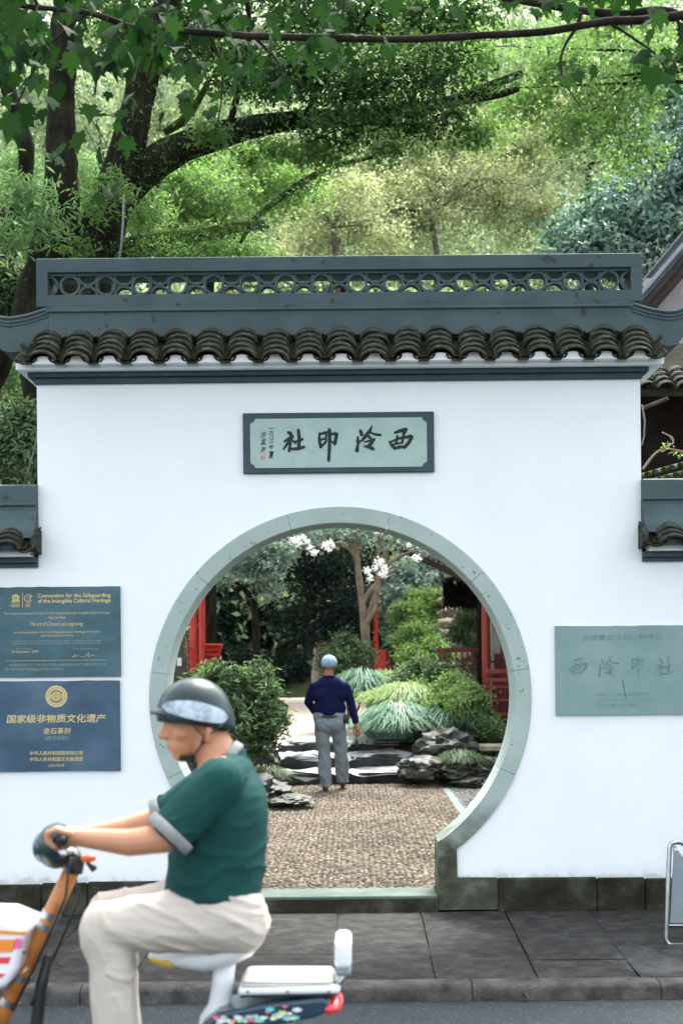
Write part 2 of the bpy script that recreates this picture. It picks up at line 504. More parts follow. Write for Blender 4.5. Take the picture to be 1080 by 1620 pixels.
# leaves (dark, light) by kind
M_['lf_plane'] = leafmat('plane_leaf', (0.008, 0.026, 0.008), (0.028, 0.070, 0.018), 0.24, 0.8, 0.05)
M_['lf_camphor'] = leafmat('camphor_leaf', (0.012, 0.036, 0.012), (0.085, 0.16, 0.05), 0.38, 0.55, 0.15)
M_['lf_bright'] = leafmat('bright_leaf', (0.075, 0.15, 0.05), (0.20, 0.31, 0.115), 0.5, 0.45)
M_['lf_yellow'] = leafmat('yellow_green_leaf', (0.12, 0.155, 0.08), (0.58, 0.60, 0.39), 0.34, 0.5, mid=(0.31, 0.345, 0.19))
M_['lf_magnolia'] = leafmat('magnolia_leaf', (0.03, 0.085, 0.065), (0.48, 0.58, 0.50), 0.25, 0.3, 0.5, mid=(0.13, 0.24, 0.20))
M_['lf_bamboo'] = leafmat('feathery_leaf', (0.07, 0.15, 0.06), (0.22, 0.33, 0.16), 0.45, 0.5)
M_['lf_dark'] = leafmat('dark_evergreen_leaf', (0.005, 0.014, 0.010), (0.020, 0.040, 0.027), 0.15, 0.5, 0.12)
M_['lf_pale'] = leafmat('pale_teal_leaf', (0.06, 0.12, 0.10), (0.40, 0.50, 0.44), 0.25, 0.4)
M_['lf_shrub'] = leafmat('shrub_leaf', (0.02, 0.05, 0.022), (0.15, 0.22, 0.11), 0.3, 0.4)
M_['lf_light'] = leafmat('light_shrub_leaf', (0.07, 0.15, 0.045), (0.30, 0.42, 0.17), 0.4, 0.45)
M_['lf_grass'] = leafmat('lily_turf_blade', (0.05, 0.13, 0.09), (0.26, 0.40, 0.30), 0.3, 0.4)
M_['lf_grassl'] = leafmat('light_turf_blade', (0.12, 0.20, 0.07), (0.34, 0.44, 0.21), 0.35, 0.45)
M_['lf_wood'] = leafmat('hill_leaf', (0.10, 0.16, 0.09), (0.46, 0.54, 0.36), 0.35, 0.5)  # paler greens stand in for haze over the far trees
M_['pebble'] = leafmat('path_pebble', (0.05, 0.040, 0.027), (0.27, 0.22, 0.16), 0.0, 0.7, 0.2, mid=(0.13, 0.105, 0.074))
M_['pebble_d'] = leafmat('dark_pebble', (0.04, 0.042, 0.038), (0.15, 0.14, 0.125), 0.0, 0.6, 0.35)
M_['mortar'] = mat('pebble_mortar', (0.030, 0.024, 0.016), (0.018, 0.014, 0.010), 8, 0.9)


# ------------------------------------------------------------------ numpy foliage helpers
def np_mesh(name, verts, faces_flat, nside, tone=None, smooth=False):
    me = bpy.data.meshes.new(name)
    nv, nf = len(verts), len(faces_flat) // nside
    me.vertices.add(nv)
    me.vertices.foreach_set('co', np.ascontiguousarray(verts, dtype=np.float32).ravel())
    me.loops.add(nf * nside)
    me.loops.foreach_set('vertex_index', faces_flat.astype(np.int32))
    me.polygons.add(nf)
    me.polygons.foreach_set('loop_start', np.arange(0, nf * nside, nside, dtype=np.int32))
    if smooth:
        me.polygons.foreach_set('use_smooth', np.ones(nf, dtype=bool))
    if tone is not None:
        a = me.attributes.new('tone', 'FLOAT', 'POINT')
        a.data.foreach_set('value', np.ascontiguousarray(tone, dtype=np.float32))
    me.update(calc_edges=True)
    return me


def unit(a):
    return a / np.maximum(np.linalg.norm(a, axis=1, keepdims=True), 1e-9)


def leaf_arrays(pos, nrm, size, aspect, tone, tdir=None, four=False, fold=0.18, droop=0.15):
    n = len(pos)
    r = rng.normal(size=(n, 3)) if tdir is None else tdir + rng.normal(size=(n, 3)) * 0.35
    t = unit(r - nrm * np.sum(r * nrm, axis=1, keepdims=True))
    b = np.cross(nrm, t)
    Lh = (size * rng.uniform(0.7, 1.25, n))[:, None]
    Wd = Lh * aspect
    base = pos - t * Lh * .5
    tip = pos + t * Lh * .5 - nrm * Lh * droop
    if not four:
        l = pos + b * Wd * .5 + nrm * Wd * fold
        q = pos - b * Wd * .5 + nrm * Wd * fold
        V = np.stack([base, q, tip, l], axis=1).reshape(-1, 3)
        k = np.arange(n)[:, None] * 4
        F = np.concatenate([k, k + 1, k + 2, k, k + 2, k + 3], axis=1).ravel()
        T = np.repeat(tone, 4)
    else:
        q1 = pos - b * Wd * .5 + nrm * Wd * fold - t * Lh * .12
        q2 = pos - b * Wd * .36 + nrm * Wd * fold * .6 + t * Lh * .2
        l1 = pos + b * Wd * .5 + nrm * Wd * fold - t * Lh * .12
        l2 = pos + b * Wd * .36 + nrm * Wd * fold * .6 + t * Lh * .2
        V = np.stack([base, q1, q2, tip, l2, l1], axis=1).reshape(-1, 3)
        k = np.arange(n)[:, None] * 6
        F = np.concatenate([k, k + 1, k + 2, k, k + 2, k + 3, k, k + 3, k + 4, k, k + 4, k + 5], axis=1).ravel()
        T = np.repeat(tone, 6)
    return V, F, T


def crown(name, blobs, clumps, per, clump_r, size, aspect, material, parent, up=0.6, four=False, shell=0.55, tonevar=0.35, flatten=0.7, kind=None):
    """leaves in small clumps spread through ellipsoid blobs [(centre, (rx, ry, rz)), ...]"""
    C = np.array([list(c) for c, _ in blobs])
    RR = np.array([list(r) for _, r in blobs])
    vol = np.prod(RR, axis=1) ** (2 / 3)
    idx = rng.choice(len(blobs), clumps, p=vol / vol.sum())
    d = unit(rng.normal(size=(clumps, 3)))
    rad = rng.uniform(shell, 1.0, clumps)[:, None]
    cc = C[idx] + d * RR[idx] * rad
    ctone = np.clip(rng.normal(0.45, 0.30, clumps), 0, 1)
    crs = clump_r * rng.uniform(.6, 1.4, clumps)
    n = clumps * per
    ci = np.repeat(np.arange(clumps), per)
    off = rng.normal(size=(n, 3)) * crs[ci][:, None]
    off[:, 2] *= flatten
    pos = cc[ci] + off
    nrm = unit(d[ci] * .5 + np.array([0, 0, up]) + rng.normal(size=(n, 3)) * .65)
    tone = np.clip(ctone[ci] + rng.normal(0, tonevar * .45, n), 0, 1)
    V, F, T = leaf_arrays(pos, nrm, size, aspect, tone, four=four)
    me = np_mesh(name, V, F, 3, T)
    return link(name, me, material, parent, kind)


def px_blobs(lst, depth_ratio=0.8):
    """[(px, py, rx_px, rz_px, Y)] -> ellipsoids"""
    out = []
    for (px, py, rx, rz, Y) in lst:
        c = P(px, py, Y)
        k = (Y - CAM_Y) / FPX
        out.append(((c.x, c.y, c.z), (rx * k, max(rx, rz) * k * depth_ratio, rz * k)))
    return out


def blades(name, cx, cy, cz, rx, ry, h, count, length, width, material, parent, lean=1.0):
    """arching strap leaves springing from a low mound"""
    n = count
    a = rng.uniform(0, 2 * np.pi, n)
    rr = np.sqrt(rng.uniform(0, 1, n))
    bx, by = cx + np.cos(a) * rr * rx * .8, cy + np.sin(a) * rr * ry * .8
    bz = cz + h * .55 * (1 - rr ** 2)
    out = np.stack([np.cos(a + rng.normal(0, .5, n)), np.sin(a + rng.normal(0, .5, n)), np.zeros(n)], 1)
    Ln = length * rng.uniform(.6, 1.2, n)
    le = lean * rng.uniform(.5, 1.2, n) * (.35 + .75 * rr)
    up = np.array([0, 0, 1.0])
    side = np.cross(out, up)
    prof = [(0, 0, 1), (.28, .42, 1), (.62, .58, .8), (1.0, .32, .08)]
    Vs, Ts = [], []
    tone = np.clip(rng.normal(.5, .25, n), 0, 1)
    base = np.stack([bx, by, bz], 1)
    for (o_, z_, w_) in prof:
        c = base + out * (o_ * Ln * le)[:, None] + up * ((z_ * Ln) * (1.25 - .35 * le))[:, None]
        Vs += [c - side * width * w_ * .5, c + side * width * w_ * .5]
    V = np.stack(Vs, 1).reshape(-1, 3)
    k = np.arange(n)[:, None] * 8
    F = np.concatenate([k + x for s in range(3) for x in (2 * s, 2 * s + 1, 2 * s + 3, 2 * s + 2)], 1).ravel()
    return link(name, np_mesh(name, V, F, 4, np.repeat(tone, 8), True), material, parent)


def rock_mesh(name, rad, seed, sub=4, amp=.32, freq=1.6, ridged=True):
    bm = bmesh.new()
    bmesh.ops.create_icosphere(bm, subdivisions=sub, radius=1.0)
    off = Vector((seed * 7.3, seed * 3.1, seed * 1.7))
    for v in bm.verts:
        p = v.co.normalized()
        q = p * freq + off
        n = noise.fractal(q, 1.0, 2.1, 5)
        if ridged:
            n += .8 * (abs(noise.noise(q * 1.7 + Vector((3, 1, 2)))) - .25)
        vd = noise.voronoi(q * 1.9)[0]
        c = .22 * (vd[1] - vd[0]) - .05
        v.co = Vector((p.x * rad[0], p.y * rad[1], p.z * rad[2])) * (1 + amp * n + c)
    me = bpy.data.meshes.new(name)
    bm.to_mesh(me)
    bm.free()
    me.polygons.foreach_set('use_smooth', [True] * len(me.polygons))
    me.set_sharp_from_angle(angle=R(32))
    return me


def text_mesh(name, s, cx, cz, h, y, material, parent, width=None, bold=0.0, shear=0.0, align='CENTER', vertical=False):
    """flat lettering in the XZ plane facing -Y, h = height of the ink, fitted to a width when given"""
    cu = bpy.data.curves.new('lettering', 'FONT')
    cu.body = s
    cu.size = 1.0
    cu.shear = shear
    cu.offset = bold
    cu.resolution_u = 2
    cu.extrude = 0.0
    o = bpy.data.objects.new('lettering_tmp', cu)
    COL.objects.link(o)
    dg = bpy.context.evaluated_depsgraph_get()
    me = bpy.data.meshes.new_from_object(o.evaluated_get(dg))
    bpy.data.objects.remove(o)
    n = len(me.vertices)
    if n == 0:
        return None
    co = np.empty(n * 3, dtype=np.float32)
    me.vertices.foreach_get('co', co)
    co = co.reshape(-1, 3)
    lo, hi = co.min(0), co.max(0)
    sz = h / max(hi[1] - lo[1], 1e-6)
    sx_ = sz if width is None else width / max(hi[0] - lo[0], 1e-6)
    ax = {'CENTER': (lo[0] + hi[0]) / 2, 'LEFT': lo[0], 'RIGHT': hi[0]}[align]
    out = np.zeros_like(co)
    out[:, 0] = cx + (co[:, 0] - ax) * sx_
    out[:, 1] = y
    out[:, 2] = cz + (co[:, 1] - (lo[1] + hi[1]) / 2) * sz
    me.vertices.foreach_set('co', out.ravel())
    me.materials.clear()
    me.update()
    return link(name, me, material, parent)


def voxel(name, mb, vox, material, parent, smooth=3, wrinkle=None, dec=None):
    """one continuous skin over overlapping rounded pieces"""
    o = mb.build(name + '_tmp', None)
    md = o.modifiers.new('r', 'REMESH')
    md.mode = 'VOXEL'
    md.voxel_size = vox
    if smooth:
        sm = o.modifiers.new('s', 'SMOOTH')
        sm.factor = 0.5
        sm.iterations = smooth
    if dec:
        de = o.modifiers.new('d', 'DECIMATE')
        de.ratio = dec
    dg = bpy.context.evaluated_depsgraph_get()
    me = bpy.data.meshes.new_from_object(o.evaluated_get(dg))
    old = o.data
    bpy.data.objects.remove(o)
    bpy.data.meshes.remove(old)
    me.name = name
    if wrinkle:
        no = [v.normal.copy() for v in me.vertices]
        for v, nn in zip(me.vertices, no):
            v.co = v.co + nn * wrinkle(v.co)
    me.polygons.foreach_set('use_smooth', [True] * len(me.polygons))
    me.update()
    return link(name, me, material, parent)


def copies(me, name, mats_, parent, mat4s):
    out = []
    for M4 in mat4s:
        o = link(name, me, mats_, parent)
        o.matrix_basis = M4
        out.append(o)
    return out


# ================================================================== SETTING
# road, kerb, pavement
def grid_mesh(name, xs, ys, zf, material, kind='structure', parent=None):
    V = [(x, y, zf(x, y)) for y in ys for x in xs]
    nx = len(xs)
    F = [(j * nx + i, j * nx + i + 1, (j + 1) * nx + i + 1, (j + 1) * nx + i) for j in range(len(ys) - 1) for i in range(nx - 1)]
    b = MB()
    b.add(V, F)
    o = b.build(name, material, parent, smooth='all', kind=kind)
    return o


def pav_z(y):
    return 0.0375 * y


def road_z(y):
    t = min(1.0, max(0.0, (-1.8 - y) / 3.2))
    return -0.161 + 0.08 * math.sin(t * math.pi / 2)


grid_mesh('ground', [-400, -60, 60, 400], [-400, -20, 60, 500], lambda x, y: -0.6, M_['soil'])
grid_mesh('road', [-60, -20, -6, 0, 6, 20, 60], [-24, -14, -8, -6, -5, -4.4, -3.8, -3.2, -2.7, -2.2, -1.75], lambda x, y: road_z(y), M_['asphalt'])
pav = grid_mesh('pavement', [-14, -4, 4, 14], [-1.70, -1.0, -.4, 0.02], lambda x, y: pav_z(y) - 0.02, M_['joint'])
xs = [-0.035 + 0.59 * i for i in range(-12, 13)]
for i in range(len(xs) - 1):
    x0, x1 = xs[i] + random.uniform(.002, .007), xs[i + 1] - random.uniform(.002, .007)
    cut = -1.22 + random.uniform(-.12, .12)
    rows = [(-1.685, cut), (cut, -0.05)] if (i % 3 != 1) else [(-1.685, -0.05)]
    for (ya, yb) in rows:
        ya += .004
        yb -= .004
        b = MB()
        nx, ny = 7, 10
        dz = random.uniform(-.002, .003)
        sk = random.uniform(-.006, .006)
        V, F = [], []
        for j in range(ny + 1):
            for k in range(nx + 1):
                u, v = k / nx, j / ny
                ex = (k in (0, nx)) * random.uniform(-.004, .003)
                ey = (j in (0, ny)) * random.uniform(-.004, .003)
                x = x0 + (x1 - x0) * u + sk * (v - .5) + ex * (1 if k == 0 else -1)
                y = ya + (yb - ya) * v + ey
                edge = -.006 if (k in (0, nx) or j in (0, ny)) else 0
                V.append((x, y, pav_z(y) + dz + edge + .004 * noise.noise(Vector((x * 6, y * 6, 3)))))
        for j in range(ny):
            for k in range(nx):
                a = j * (nx + 1) + k
                F.append((a, a + 1, a + nx + 2, a + nx + 1))
        b.add(V, F)
        rim = [j for j in range(nx + 1)] + [j * (nx + 1) + nx for j in range(1, ny + 1)] + [ny * (nx + 1) + k for k in range(nx - 1, -1, -1)] + [j * (nx + 1) for j in range(ny - 1, 0, -1)]
        low = [(V[q][0], V[q][1], V[q][2] - .03) for q in rim]
        nb = len(b.v)
        b.v += low
        for q in range(len(rim)):
            q2 = (q + 1) % len(rim)
            b.f.append((rim[q], nb + q, nb + q2, rim[q2]))
            b.mi.append(0)
        b.build('paving_slab', M_['slab'], pav, smooth=50)
# kerb stones
x = -7.3
while x < 7.3:
    L_ = random.uniform(1.05, 1.25)
    prof = [(-1.688, -.25), (-1.688, -.065), (-1.72, -.064), (-1.775, -.067), (-1.80, -.076), (-1.813, -.095), (-1.818, -.25)]
    b = MB()
    n = 14
    V, F = [], []
    for j in range(n + 1):
        xx = x + .003 + (L_ - .006) * j / n
        for (yy, zz) in prof:
            jit = .006 * noise.noise(Vector((xx * 9, yy * 20, zz * 20)))
            V.append((xx, yy + jit, zz + jit * .8))
    m_ = len(prof)
    for j in range(n):
        for k in range(m_ - 1):
            F.append((j * m_ + k, j * m_ + k + 1, (j + 1) * m_ + k + 1, (j + 1) * m_ + k))
    F += [tuple(range(m_)), tuple(range(n * m_ + m_ - 1, n * m_ - 1, -1))]
    b.add(V, F)
    b.build('kerb_stone', M_['kerb'], pav, smooth=50)
    x += L_


# garden ground, hillside, court, path
def gz(y):
    return float(np.interp(y, [0.28, 7.6, 8.4, 10.2, 19, 24], [.06, .07, .25, .50, .86, .95]))


def hill_z(x, y):
    b_ = float(np.interp(y, [17, 20, 26, 40, 60, 80, 120], [.2, .9, 5.0, 17, 37, 46, 58]))
    return b_ + 0.5 * noise.noise(Vector((x * .2, y * .2, 0)))


grid_mesh('garden_ground', list(np.linspace(-14, 14, 15)), [.29, 2, 4, 6, 7.2, 7.6, 8.0, 8.4, 9.2, 10.2, 12, 15, 19, 22], lambda x, y: gz(y), M_['soil'])
grid_mesh('hillside', list(np.linspace(-60, 60, 41)), [17, 19, 21, 23, 26, 30, 35, 40, 48, 58, 70, 90, 120], hill_z, M_['hill'])
court = grid_mesh('gravel_court', [-4.5, -2, -1, 0, 1, 2, 4], [9.6, 10.2, 12, 15, 19, 19.8], lambda x, y: gz(y) + .035, M_['plaza'])
def bed_z(x, y, s):
    e = min(1.0, max(0.0, (x - .22) / .5 if s > 0 else (-1.02 - x) / .5))
    base = float(np.interp(y, [7.9, 8.5, 9.4, 12, 17], [.05, .42, .62, .95, 1.25])) if s > 0 else float(np.interp(y, [4.9, 5.6, 7, 9, 13, 17], [.05, .22, .34, .62, .85, 1.0]))
    return gz(y) - .12 + e * (base - gz(y) + .14) + .05 * noise.noise(Vector((x * 3, y * 3, 0)))


grid_mesh('planting_bed', list(np.linspace(.2, 4.2, 21)), list(np.linspace(7.9, 17, 27)), lambda x, y: bed_z(x, y, 1), M_['soil'])
grid_mesh('planting_bed', list(np.linspace(-5, -1.0, 21)), list(np.linspace(4.9, 17, 30)), lambda x, y: bed_z(x, y, -1), M_['soil'])
path = grid_mesh('garden_path', [-1.75, -.6, .6, 1.21], [.27, 2, 4, 6, 7.75], lambda x, y: .098 + .002 * y, M_['mortar'])
side_bed = grid_mesh('pebble_border', [1.31, 2.2, 3.2], [.27, 3, 5, 7.7], lambda x, y: .092 + .002 * y, M_['mortar'])
y = .30
while y < 7.7:
    b = MB()
    b.box((1.215, y, .06), (1.305, min(y + .9, 7.72), .118), bev=.004)
    b.build('edging_stone', M_['strip'], path)
    y += .906


def pebbles(name, x0, x1, y0, y1, step, material, parent, asp=1.6, zf=lambda y: .098 + .002 * y, r=.017):
    gx, gy = np.meshgrid(np.arange(x0, x1, step), np.arange(y0, y1, step * .8))
    n = gx.size
    px = gx.ravel() + rng.uniform(-.32, .32, n) * step
    py = gy.ravel() + rng.uniform(-.32, .32, n) * step
    pz = .098 + .002 * py if zf is None else np.array([zf(v) for v in py])
    a = rng.uniform(0, np.pi, n)
    ra = r * rng.uniform(.85, 1.5, n) * asp ** .5
    rb = r * rng.uniform(.65, 1.05, n)
    hh = r * rng.uniform(.5, 1.1, n)
    K = 7
    Vs = []
    for (s, z) in ((1.0, -.2), (.78, .62)):
        for k in range(K):
            th = 2 * np.pi * k / K
            ex, ey = np.cos(th) * ra * s, np.sin(th) * rb * s
            Vs.append(np.stack([px + ex * np.cos(a) - ey * np.sin(a), py + ex * np.sin(a) + ey * np.cos(a), pz + hh * z], 1))
    Vs.append(np.stack([px, py, pz + hh], 1))
    V = np.stack(Vs, 1).reshape(-1, 3)
    m_ = 2 * K + 1
    k0 = np.arange(n)[:, None] * m_
    tri = []
    for k in range(K):
        k2 = (k + 1) % K
        tri += [k, k2, K + k2, k, K + k2, K + k, K + k, K + k2, 2 * K]
    F = (k0 + np.array(tri)[None, :]).ravel()
    big = np.array([noise.noise(Vector((x_ * 1.5, y_ * 1.5, 1.0))) for x_, y_ in zip(px, py)])
    tone = np.clip(.5 + big * .3 + rng.normal(0, .25, n), 0, 1)
    return link(name, np_mesh(name, V, F, 3, np.repeat(tone, m_), True), material, parent, 'stuff')


pebbles('pebble_paving', -1.75, 1.20, .30, 7.75, .046, M_['pebble'], path)
pebbles('dark_pebble_paving', 1.32, 2.6, .30, 7.6, .045, M_['pebble_d'], side_bed)

# ================================================================== GATE WALL
HC, RI, RO = 1.516, 1.238, 1.357     # moon opening: centre height, inner and outer radius of the stone ring
XL, XR, ZT, WT = -2.138, 2.152, 3.80, 0.30
gate = empty('gate_wall')
tag(gate, 'tall white garden gate wall with a round moon opening and a grey tiled roof', 'gate')


def wall_with_hole(name, parent):
    zj = HC - math.sqrt(1.30 ** 2 - .75 ** 2)
    a0 = math.atan2(zj - HC, .75)
    out = [(.75, 0.0), (.75, zj * .5)]
    na = 96
    for i in range(na + 1):
        a = a0 + (math.pi - 2 * a0) * i / na
        out.append((1.30 * math.cos(a), HC + 1.30 * math.sin(a)))
    out += [(-.75, zj * .5), (-.75, 0.0)]

    def proj(p):
        dx, dz = p[0], p[1] - HC
        k = 1e9
        if dx > 1e-9: k = min(k, XR / dx)
        if dx < -1e-9: k = min(k, XL / dx)
        if dz > 1e-9: k = min(k, (ZT - HC) / dz)
        if dz < -1e-9: k = min(k, -HC / dz)
        return (dx * k, HC + dz * k)
    # insert the rectangle's corners
    seq = []
    corners = [(XR, 0), (XR, ZT), (XL, ZT), (XL, 0)]
    ang = lambda p: math.atan2(p[1] - HC, p[0]) % (2 * math.pi)
    st = ang(out[0])
    rel = lambda p: (ang(p) - st) % (2 * math.pi)
    prev = None
    for p in out:
        if prev is not None:
            for c in corners:
                if rel(prev) + 1e-6 < rel(c) < rel(p) - 1e-6:
                    t = (rel(c) - rel(prev)) / (rel(p) - rel(prev))
                    seq.append(((prev[0] + (p[0] - prev[0]) * t, prev[1] + (p[1] - prev[1]) * t), c))
        o = proj(p)
        if p[1] == 0.0: o = p
        seq.append((p, o))
        prev = p
    n = len(seq)
    V = []
    for (h, o) in seq:
        V += [(h[0], 0, h[1]), (o[0], 0, o[1]), (h[0], WT, h[1]), (o[0], WT, o[1])]
    F = []
    for i in range(n - 1):
        a, c = i * 4, (i + 1) * 4
        F += [(a, a + 1, c + 1, c), (a + 2, c + 2, c + 3, a + 3), (a, c, c + 2, a + 2), (a + 1, a + 3, c + 3, c + 1)]
    b = MB()
    b.add(V, F)
    bm = bmesh.new()
    me = b.mesh(name)
    bm.from_mesh(me)
    bmesh.ops.remove_doubles(bm, verts=bm.verts, dist=1e-5)
    bm.to_mesh(me)
    bm.free()
    return link(name, me, M_['plaster'], parent)


wall_with_hole('wall_body', gate)
# stone ring in segments
cuts = [-24.5, 8.2, 41.0, 74.2, 105.8, 139.0, 171.8, 204.5]
for i in range(len(cuts) - 1):
    a0, a1 = R(cuts[i] + .07), R(cuts[i + 1] - .07)
    n = 20
    V, F = [], []
    bv = .006
    for j in range(n + 1):
        a = a0 + (a1 - a0) * j / n
        ca, sa = math.cos(a), math.sin(a)
        for (r, y) in ((RI, -.012), (RI + bv, -.020), (RO - bv, -.020), (RO, -.012), (RO, .2), (RO - .02, WT + .02), (RI, WT + .02)):
            V.append((r * ca, y, HC + r * sa))
    for j in range(n):
        for k in range(7):
            k2 = (k + 1) % 7
            F.append((j * 7 + k, j * 7 + k2, (j + 1) * 7 + k2, (j + 1) * 7 + k))
    F += [tuple(range(7)), tuple(range(n * 7 + 6, n * 7 - 1, -1))]
    b = MB()
    b.add(V, F)
    b.build('ring_stone', M_['ring'], gate, smooth=30)
# jamb blocks, plinth, threshold
for s in (1, -1):
    zi, zo = HC - math.sqrt(RI ** 2 - .68 ** 2), HC - math.sqrt(RO ** 2 - .815 ** 2)
    ao, ai = math.asin((zo - HC) / RO), math.asin((zi - HC) / RI)
    poly = [(.678, .0), (1.10, .0), (1.10, .225), (.818, .228)]
    poly += [(RO * math.cos(t), HC + RO * math.sin(t)) for t in np.linspace(ao, R(-24.57), 14)]
    poly += [(RI * math.cos(t), HC + RI * math.sin(t)) for t in np.linspace(R(-24.57), ai, 14)]
    poly = [(s * u, v) for u, v in poly]
    b = MB()
    b.prism(poly if s > 0 else poly[::-1], -.0205, WT + .021)
    b.build('ring_stone', M_['ring_end'], gate)
    xx = 1.103
    for k, xe in enumerate([1.81, 2.151 if s > 0 else 2.137]):
        b = MB()
        x0, x1 = sorted((s * xx, s * (xe - .004)))
        b.box((x0, -.028 - .003 * k, -.02), (x1, .1, .222 - .006 * k), bev=.01)
        b.build('plinth_stone', M_['plinth'], gate)
        xx = xe
b = MB()
b.box((-.676, -.024, -.02), (.676, WT + .03, .104), bev=.006)
b.build('threshold', M_['threshold'], gate)
b = MB()
b.box((-.676, -.032, -.02), (.676, -.026, .084))
b.build('threshold_face', M_['plinth'], gate)

# cornice and eave band (roof things share a centre offset of .02)
RX = .02
b = MB()
b.box((XL - .01, -.030, 3.762), (XR + .01, WT + .03, 3.803), bev=.004)
b.box((XL - .05, -.062, 3.8035), (XR + .05, WT + .062, 3.838), bev=.004)
b.build('cornice', M_['blue_dark'], gate)
TC = [RX - 2.06 + .23 * i for i in range(19)]
b = MB()
b.box((RX - 2.27, -.135, 3.8385), (RX + 2.27, WT + .135, 3.885), bev=.004)
for xc in TC:
    arc = [(xc + .076 * math.cos(a), 3.862 + .054 * math.sin(a)) for a in [math.pi * k / 8 for k in range(9)]]
    b.prism(arc, -.208, -.05)
b.build('eave_band', M_['plaster'], gate)


# roof tiles
def tile_arc(name, r, th, length, a0, a1, n=6, inv=False, flat=.74):
    V, F = [], []
    for yy, dr in ((0.0, 0.0), (length, -.010)):
        for j in range(n + 1):
            a = R(a0 + (a1 - a0) * j / n)
            for rr in (r + dr, r - th + dr):
                z = rr * math.sin(a)
                V.append((rr * math.cos(a), yy, (-z if inv else z) * flat))
    m_ = 2 * (n + 1)
    for j in range(n):
        o0, i0, o1, i1 = 2 * j, 2 * j + 1, 2 * j + 2, 2 * j + 3
        F += [(o0, o1, o1 + m_, o0 + m_), (i0, i0 + m_, i1 + m_, i1), (o0, i0, i1, o1), (o0 + m_, o1 + m_, i1 + m_, i0 + m_)]
    F += [(0, m_, m_ + 1, 1), (m_ - 2, m_ - 1, 2 * m_ - 1, 2 * m_ - 2)]
    b = MB()
    b.add(V, F)
    return b.mesh(name, smooth=35)


cover_me = tile_arc('cover_tile', .100, .016, .16, 6, 174)
pan_me = tile_arc('pan_tile', .082, .014, .17, 12, 168, inv=True)


def tile_roof(parent, xcs, y0, z0, slope, rows, step, covers=True, back=False, jit=1.0):
    ca, sa = math.cos(slope), math.sin(slope)
    tilt = slope - R(9)
    for i, xc in enumerate(xcs):
        jy = random.uniform(-.012, .012) * jit
        for k in range(rows):
            s = k * step + jy
            lift = .004 * k
            Mx = Matrix.Translation((xc + random.uniform(-.006, .006) * jit, y0 + s * ca - lift * sa, z0 + s * sa + lift * ca)) @ Matrix.Rotation(tilt, 4, 'X') @ Matrix.Rotation(random.uniform(-.05, .05) * jit, 4, 'Y') @ Matrix.Rotation(random.uniform(-.05, .05) * jit, 4, 'Z')
            o = link('cover_tile', cover_me, M_['tile'], parent)
            o.matrix_basis = Mx
    for i in range(len(xcs) + 1):
        xc = (xcs[0] - .115) if i == 0 else xcs[i - 1] + .115
        for k in range(3):
            s = k * step * 1.7 - .012
            o = link('pan_tile', pan_me, M_['tile'], parent)
            o.matrix_basis = Matrix.Translation((xc, y0 + s * ca + .01, z0 + .045 + s * sa)) @ Matrix.Rotation(tilt, 4, 'X') @ Matrix.Rotation(random.uniform(-.04, .04) * jit, 4, 'Y')


SLOPE = R(43)
tile_roof(gate, TC, -.235, 3.868, SLOPE, 5, .060, jit=1.7)
# roof bed behind the tiles, both slopes
b = MB()
b.prism([(-.205, 3.885), (.02, 4.11), (.28, 4.11), (WT + .205, 3.885)], RX - 2.19, RX + 2.21, ax='x')
b.build('roof_bed', M_['tile_dark'], gate)
# moss tufts along the top of the tiles
mp = np.stack([rng.uniform(-2.1, 2.15, 9000), rng.uniform(-.075, -.035, 9000), np.zeros(9000)], 1)
mp[:, 2] = 4.075 + (mp[:, 1] + .06) * .9 + .012 * np.sin(mp[:, 0] * 27.3) + rng.uniform(-.03, .016, 9000)
V, F, T = leaf_arrays(mp, unit(rng.normal(size=(9000, 3)) + np.array([0, -.6, .6])), .018, .5, rng.uniform(0, .5, 9000))
link('moss', np_mesh('moss', V, F, 3, T), M_['lf_dark'], gate, 'stuff')

# ridge board with fillets
b = MB()
b.box((RX - 2.06, -.045, 4.085), (RX + 2.06, WT + .045, 4.262))
b.box((RX - 2.075, -.060, 4.262), (RX + 2.075, WT + .06, 4.283), bev=.005)
b.box((RX - 2.06, -.050, 4.283), (RX + 2.06, WT + .05, 4.306), bev=.003)
b.build('ridge_board', M_['blue'], gate)
for s in (-1, 1):
    x0 = 2.062
    # swept ridge end, rising again at the tip, with three fillets along its top edge
    xs_ = np.linspace(0, .385, 12)
    top = [(RX + s * (x0 + q), 4.287 - .066 * math.sin(min(1, q / .30) * math.pi / 2) + .03 * max(0, (q - .27) / .12) ** 2) for q in xs_]
    bot = [(RX + s * (x0 + q), 4.085 - .10 * math.sin(min(1, q / .27) * math.pi / 2)) for q in np.linspace(0, .27, 8)]
    bot += [(RX + s * (x0 + .33), 3.998), (RX + s * (x0 + .375), 4.06)]
    poly = top + bot[::-1]
    b = MB()
    b.prism(poly if s < 0 else poly[::-1], -.044, WT + .044)
    for k, (dz, pr, rr) in enumerate(((.004, .014, .013), (-.026, .010, .010), (-.05, .006, .008))):
        pts = [(p[0], -.044, p[1] + dz) for p in top]
        b.tube(pts, rr, 6)
        b.tube([(p[0], WT + .044, p[1]) for p in pts and top], rr, 6)
    b.build('ridge_end', M_['blue'], gate, smooth=35)
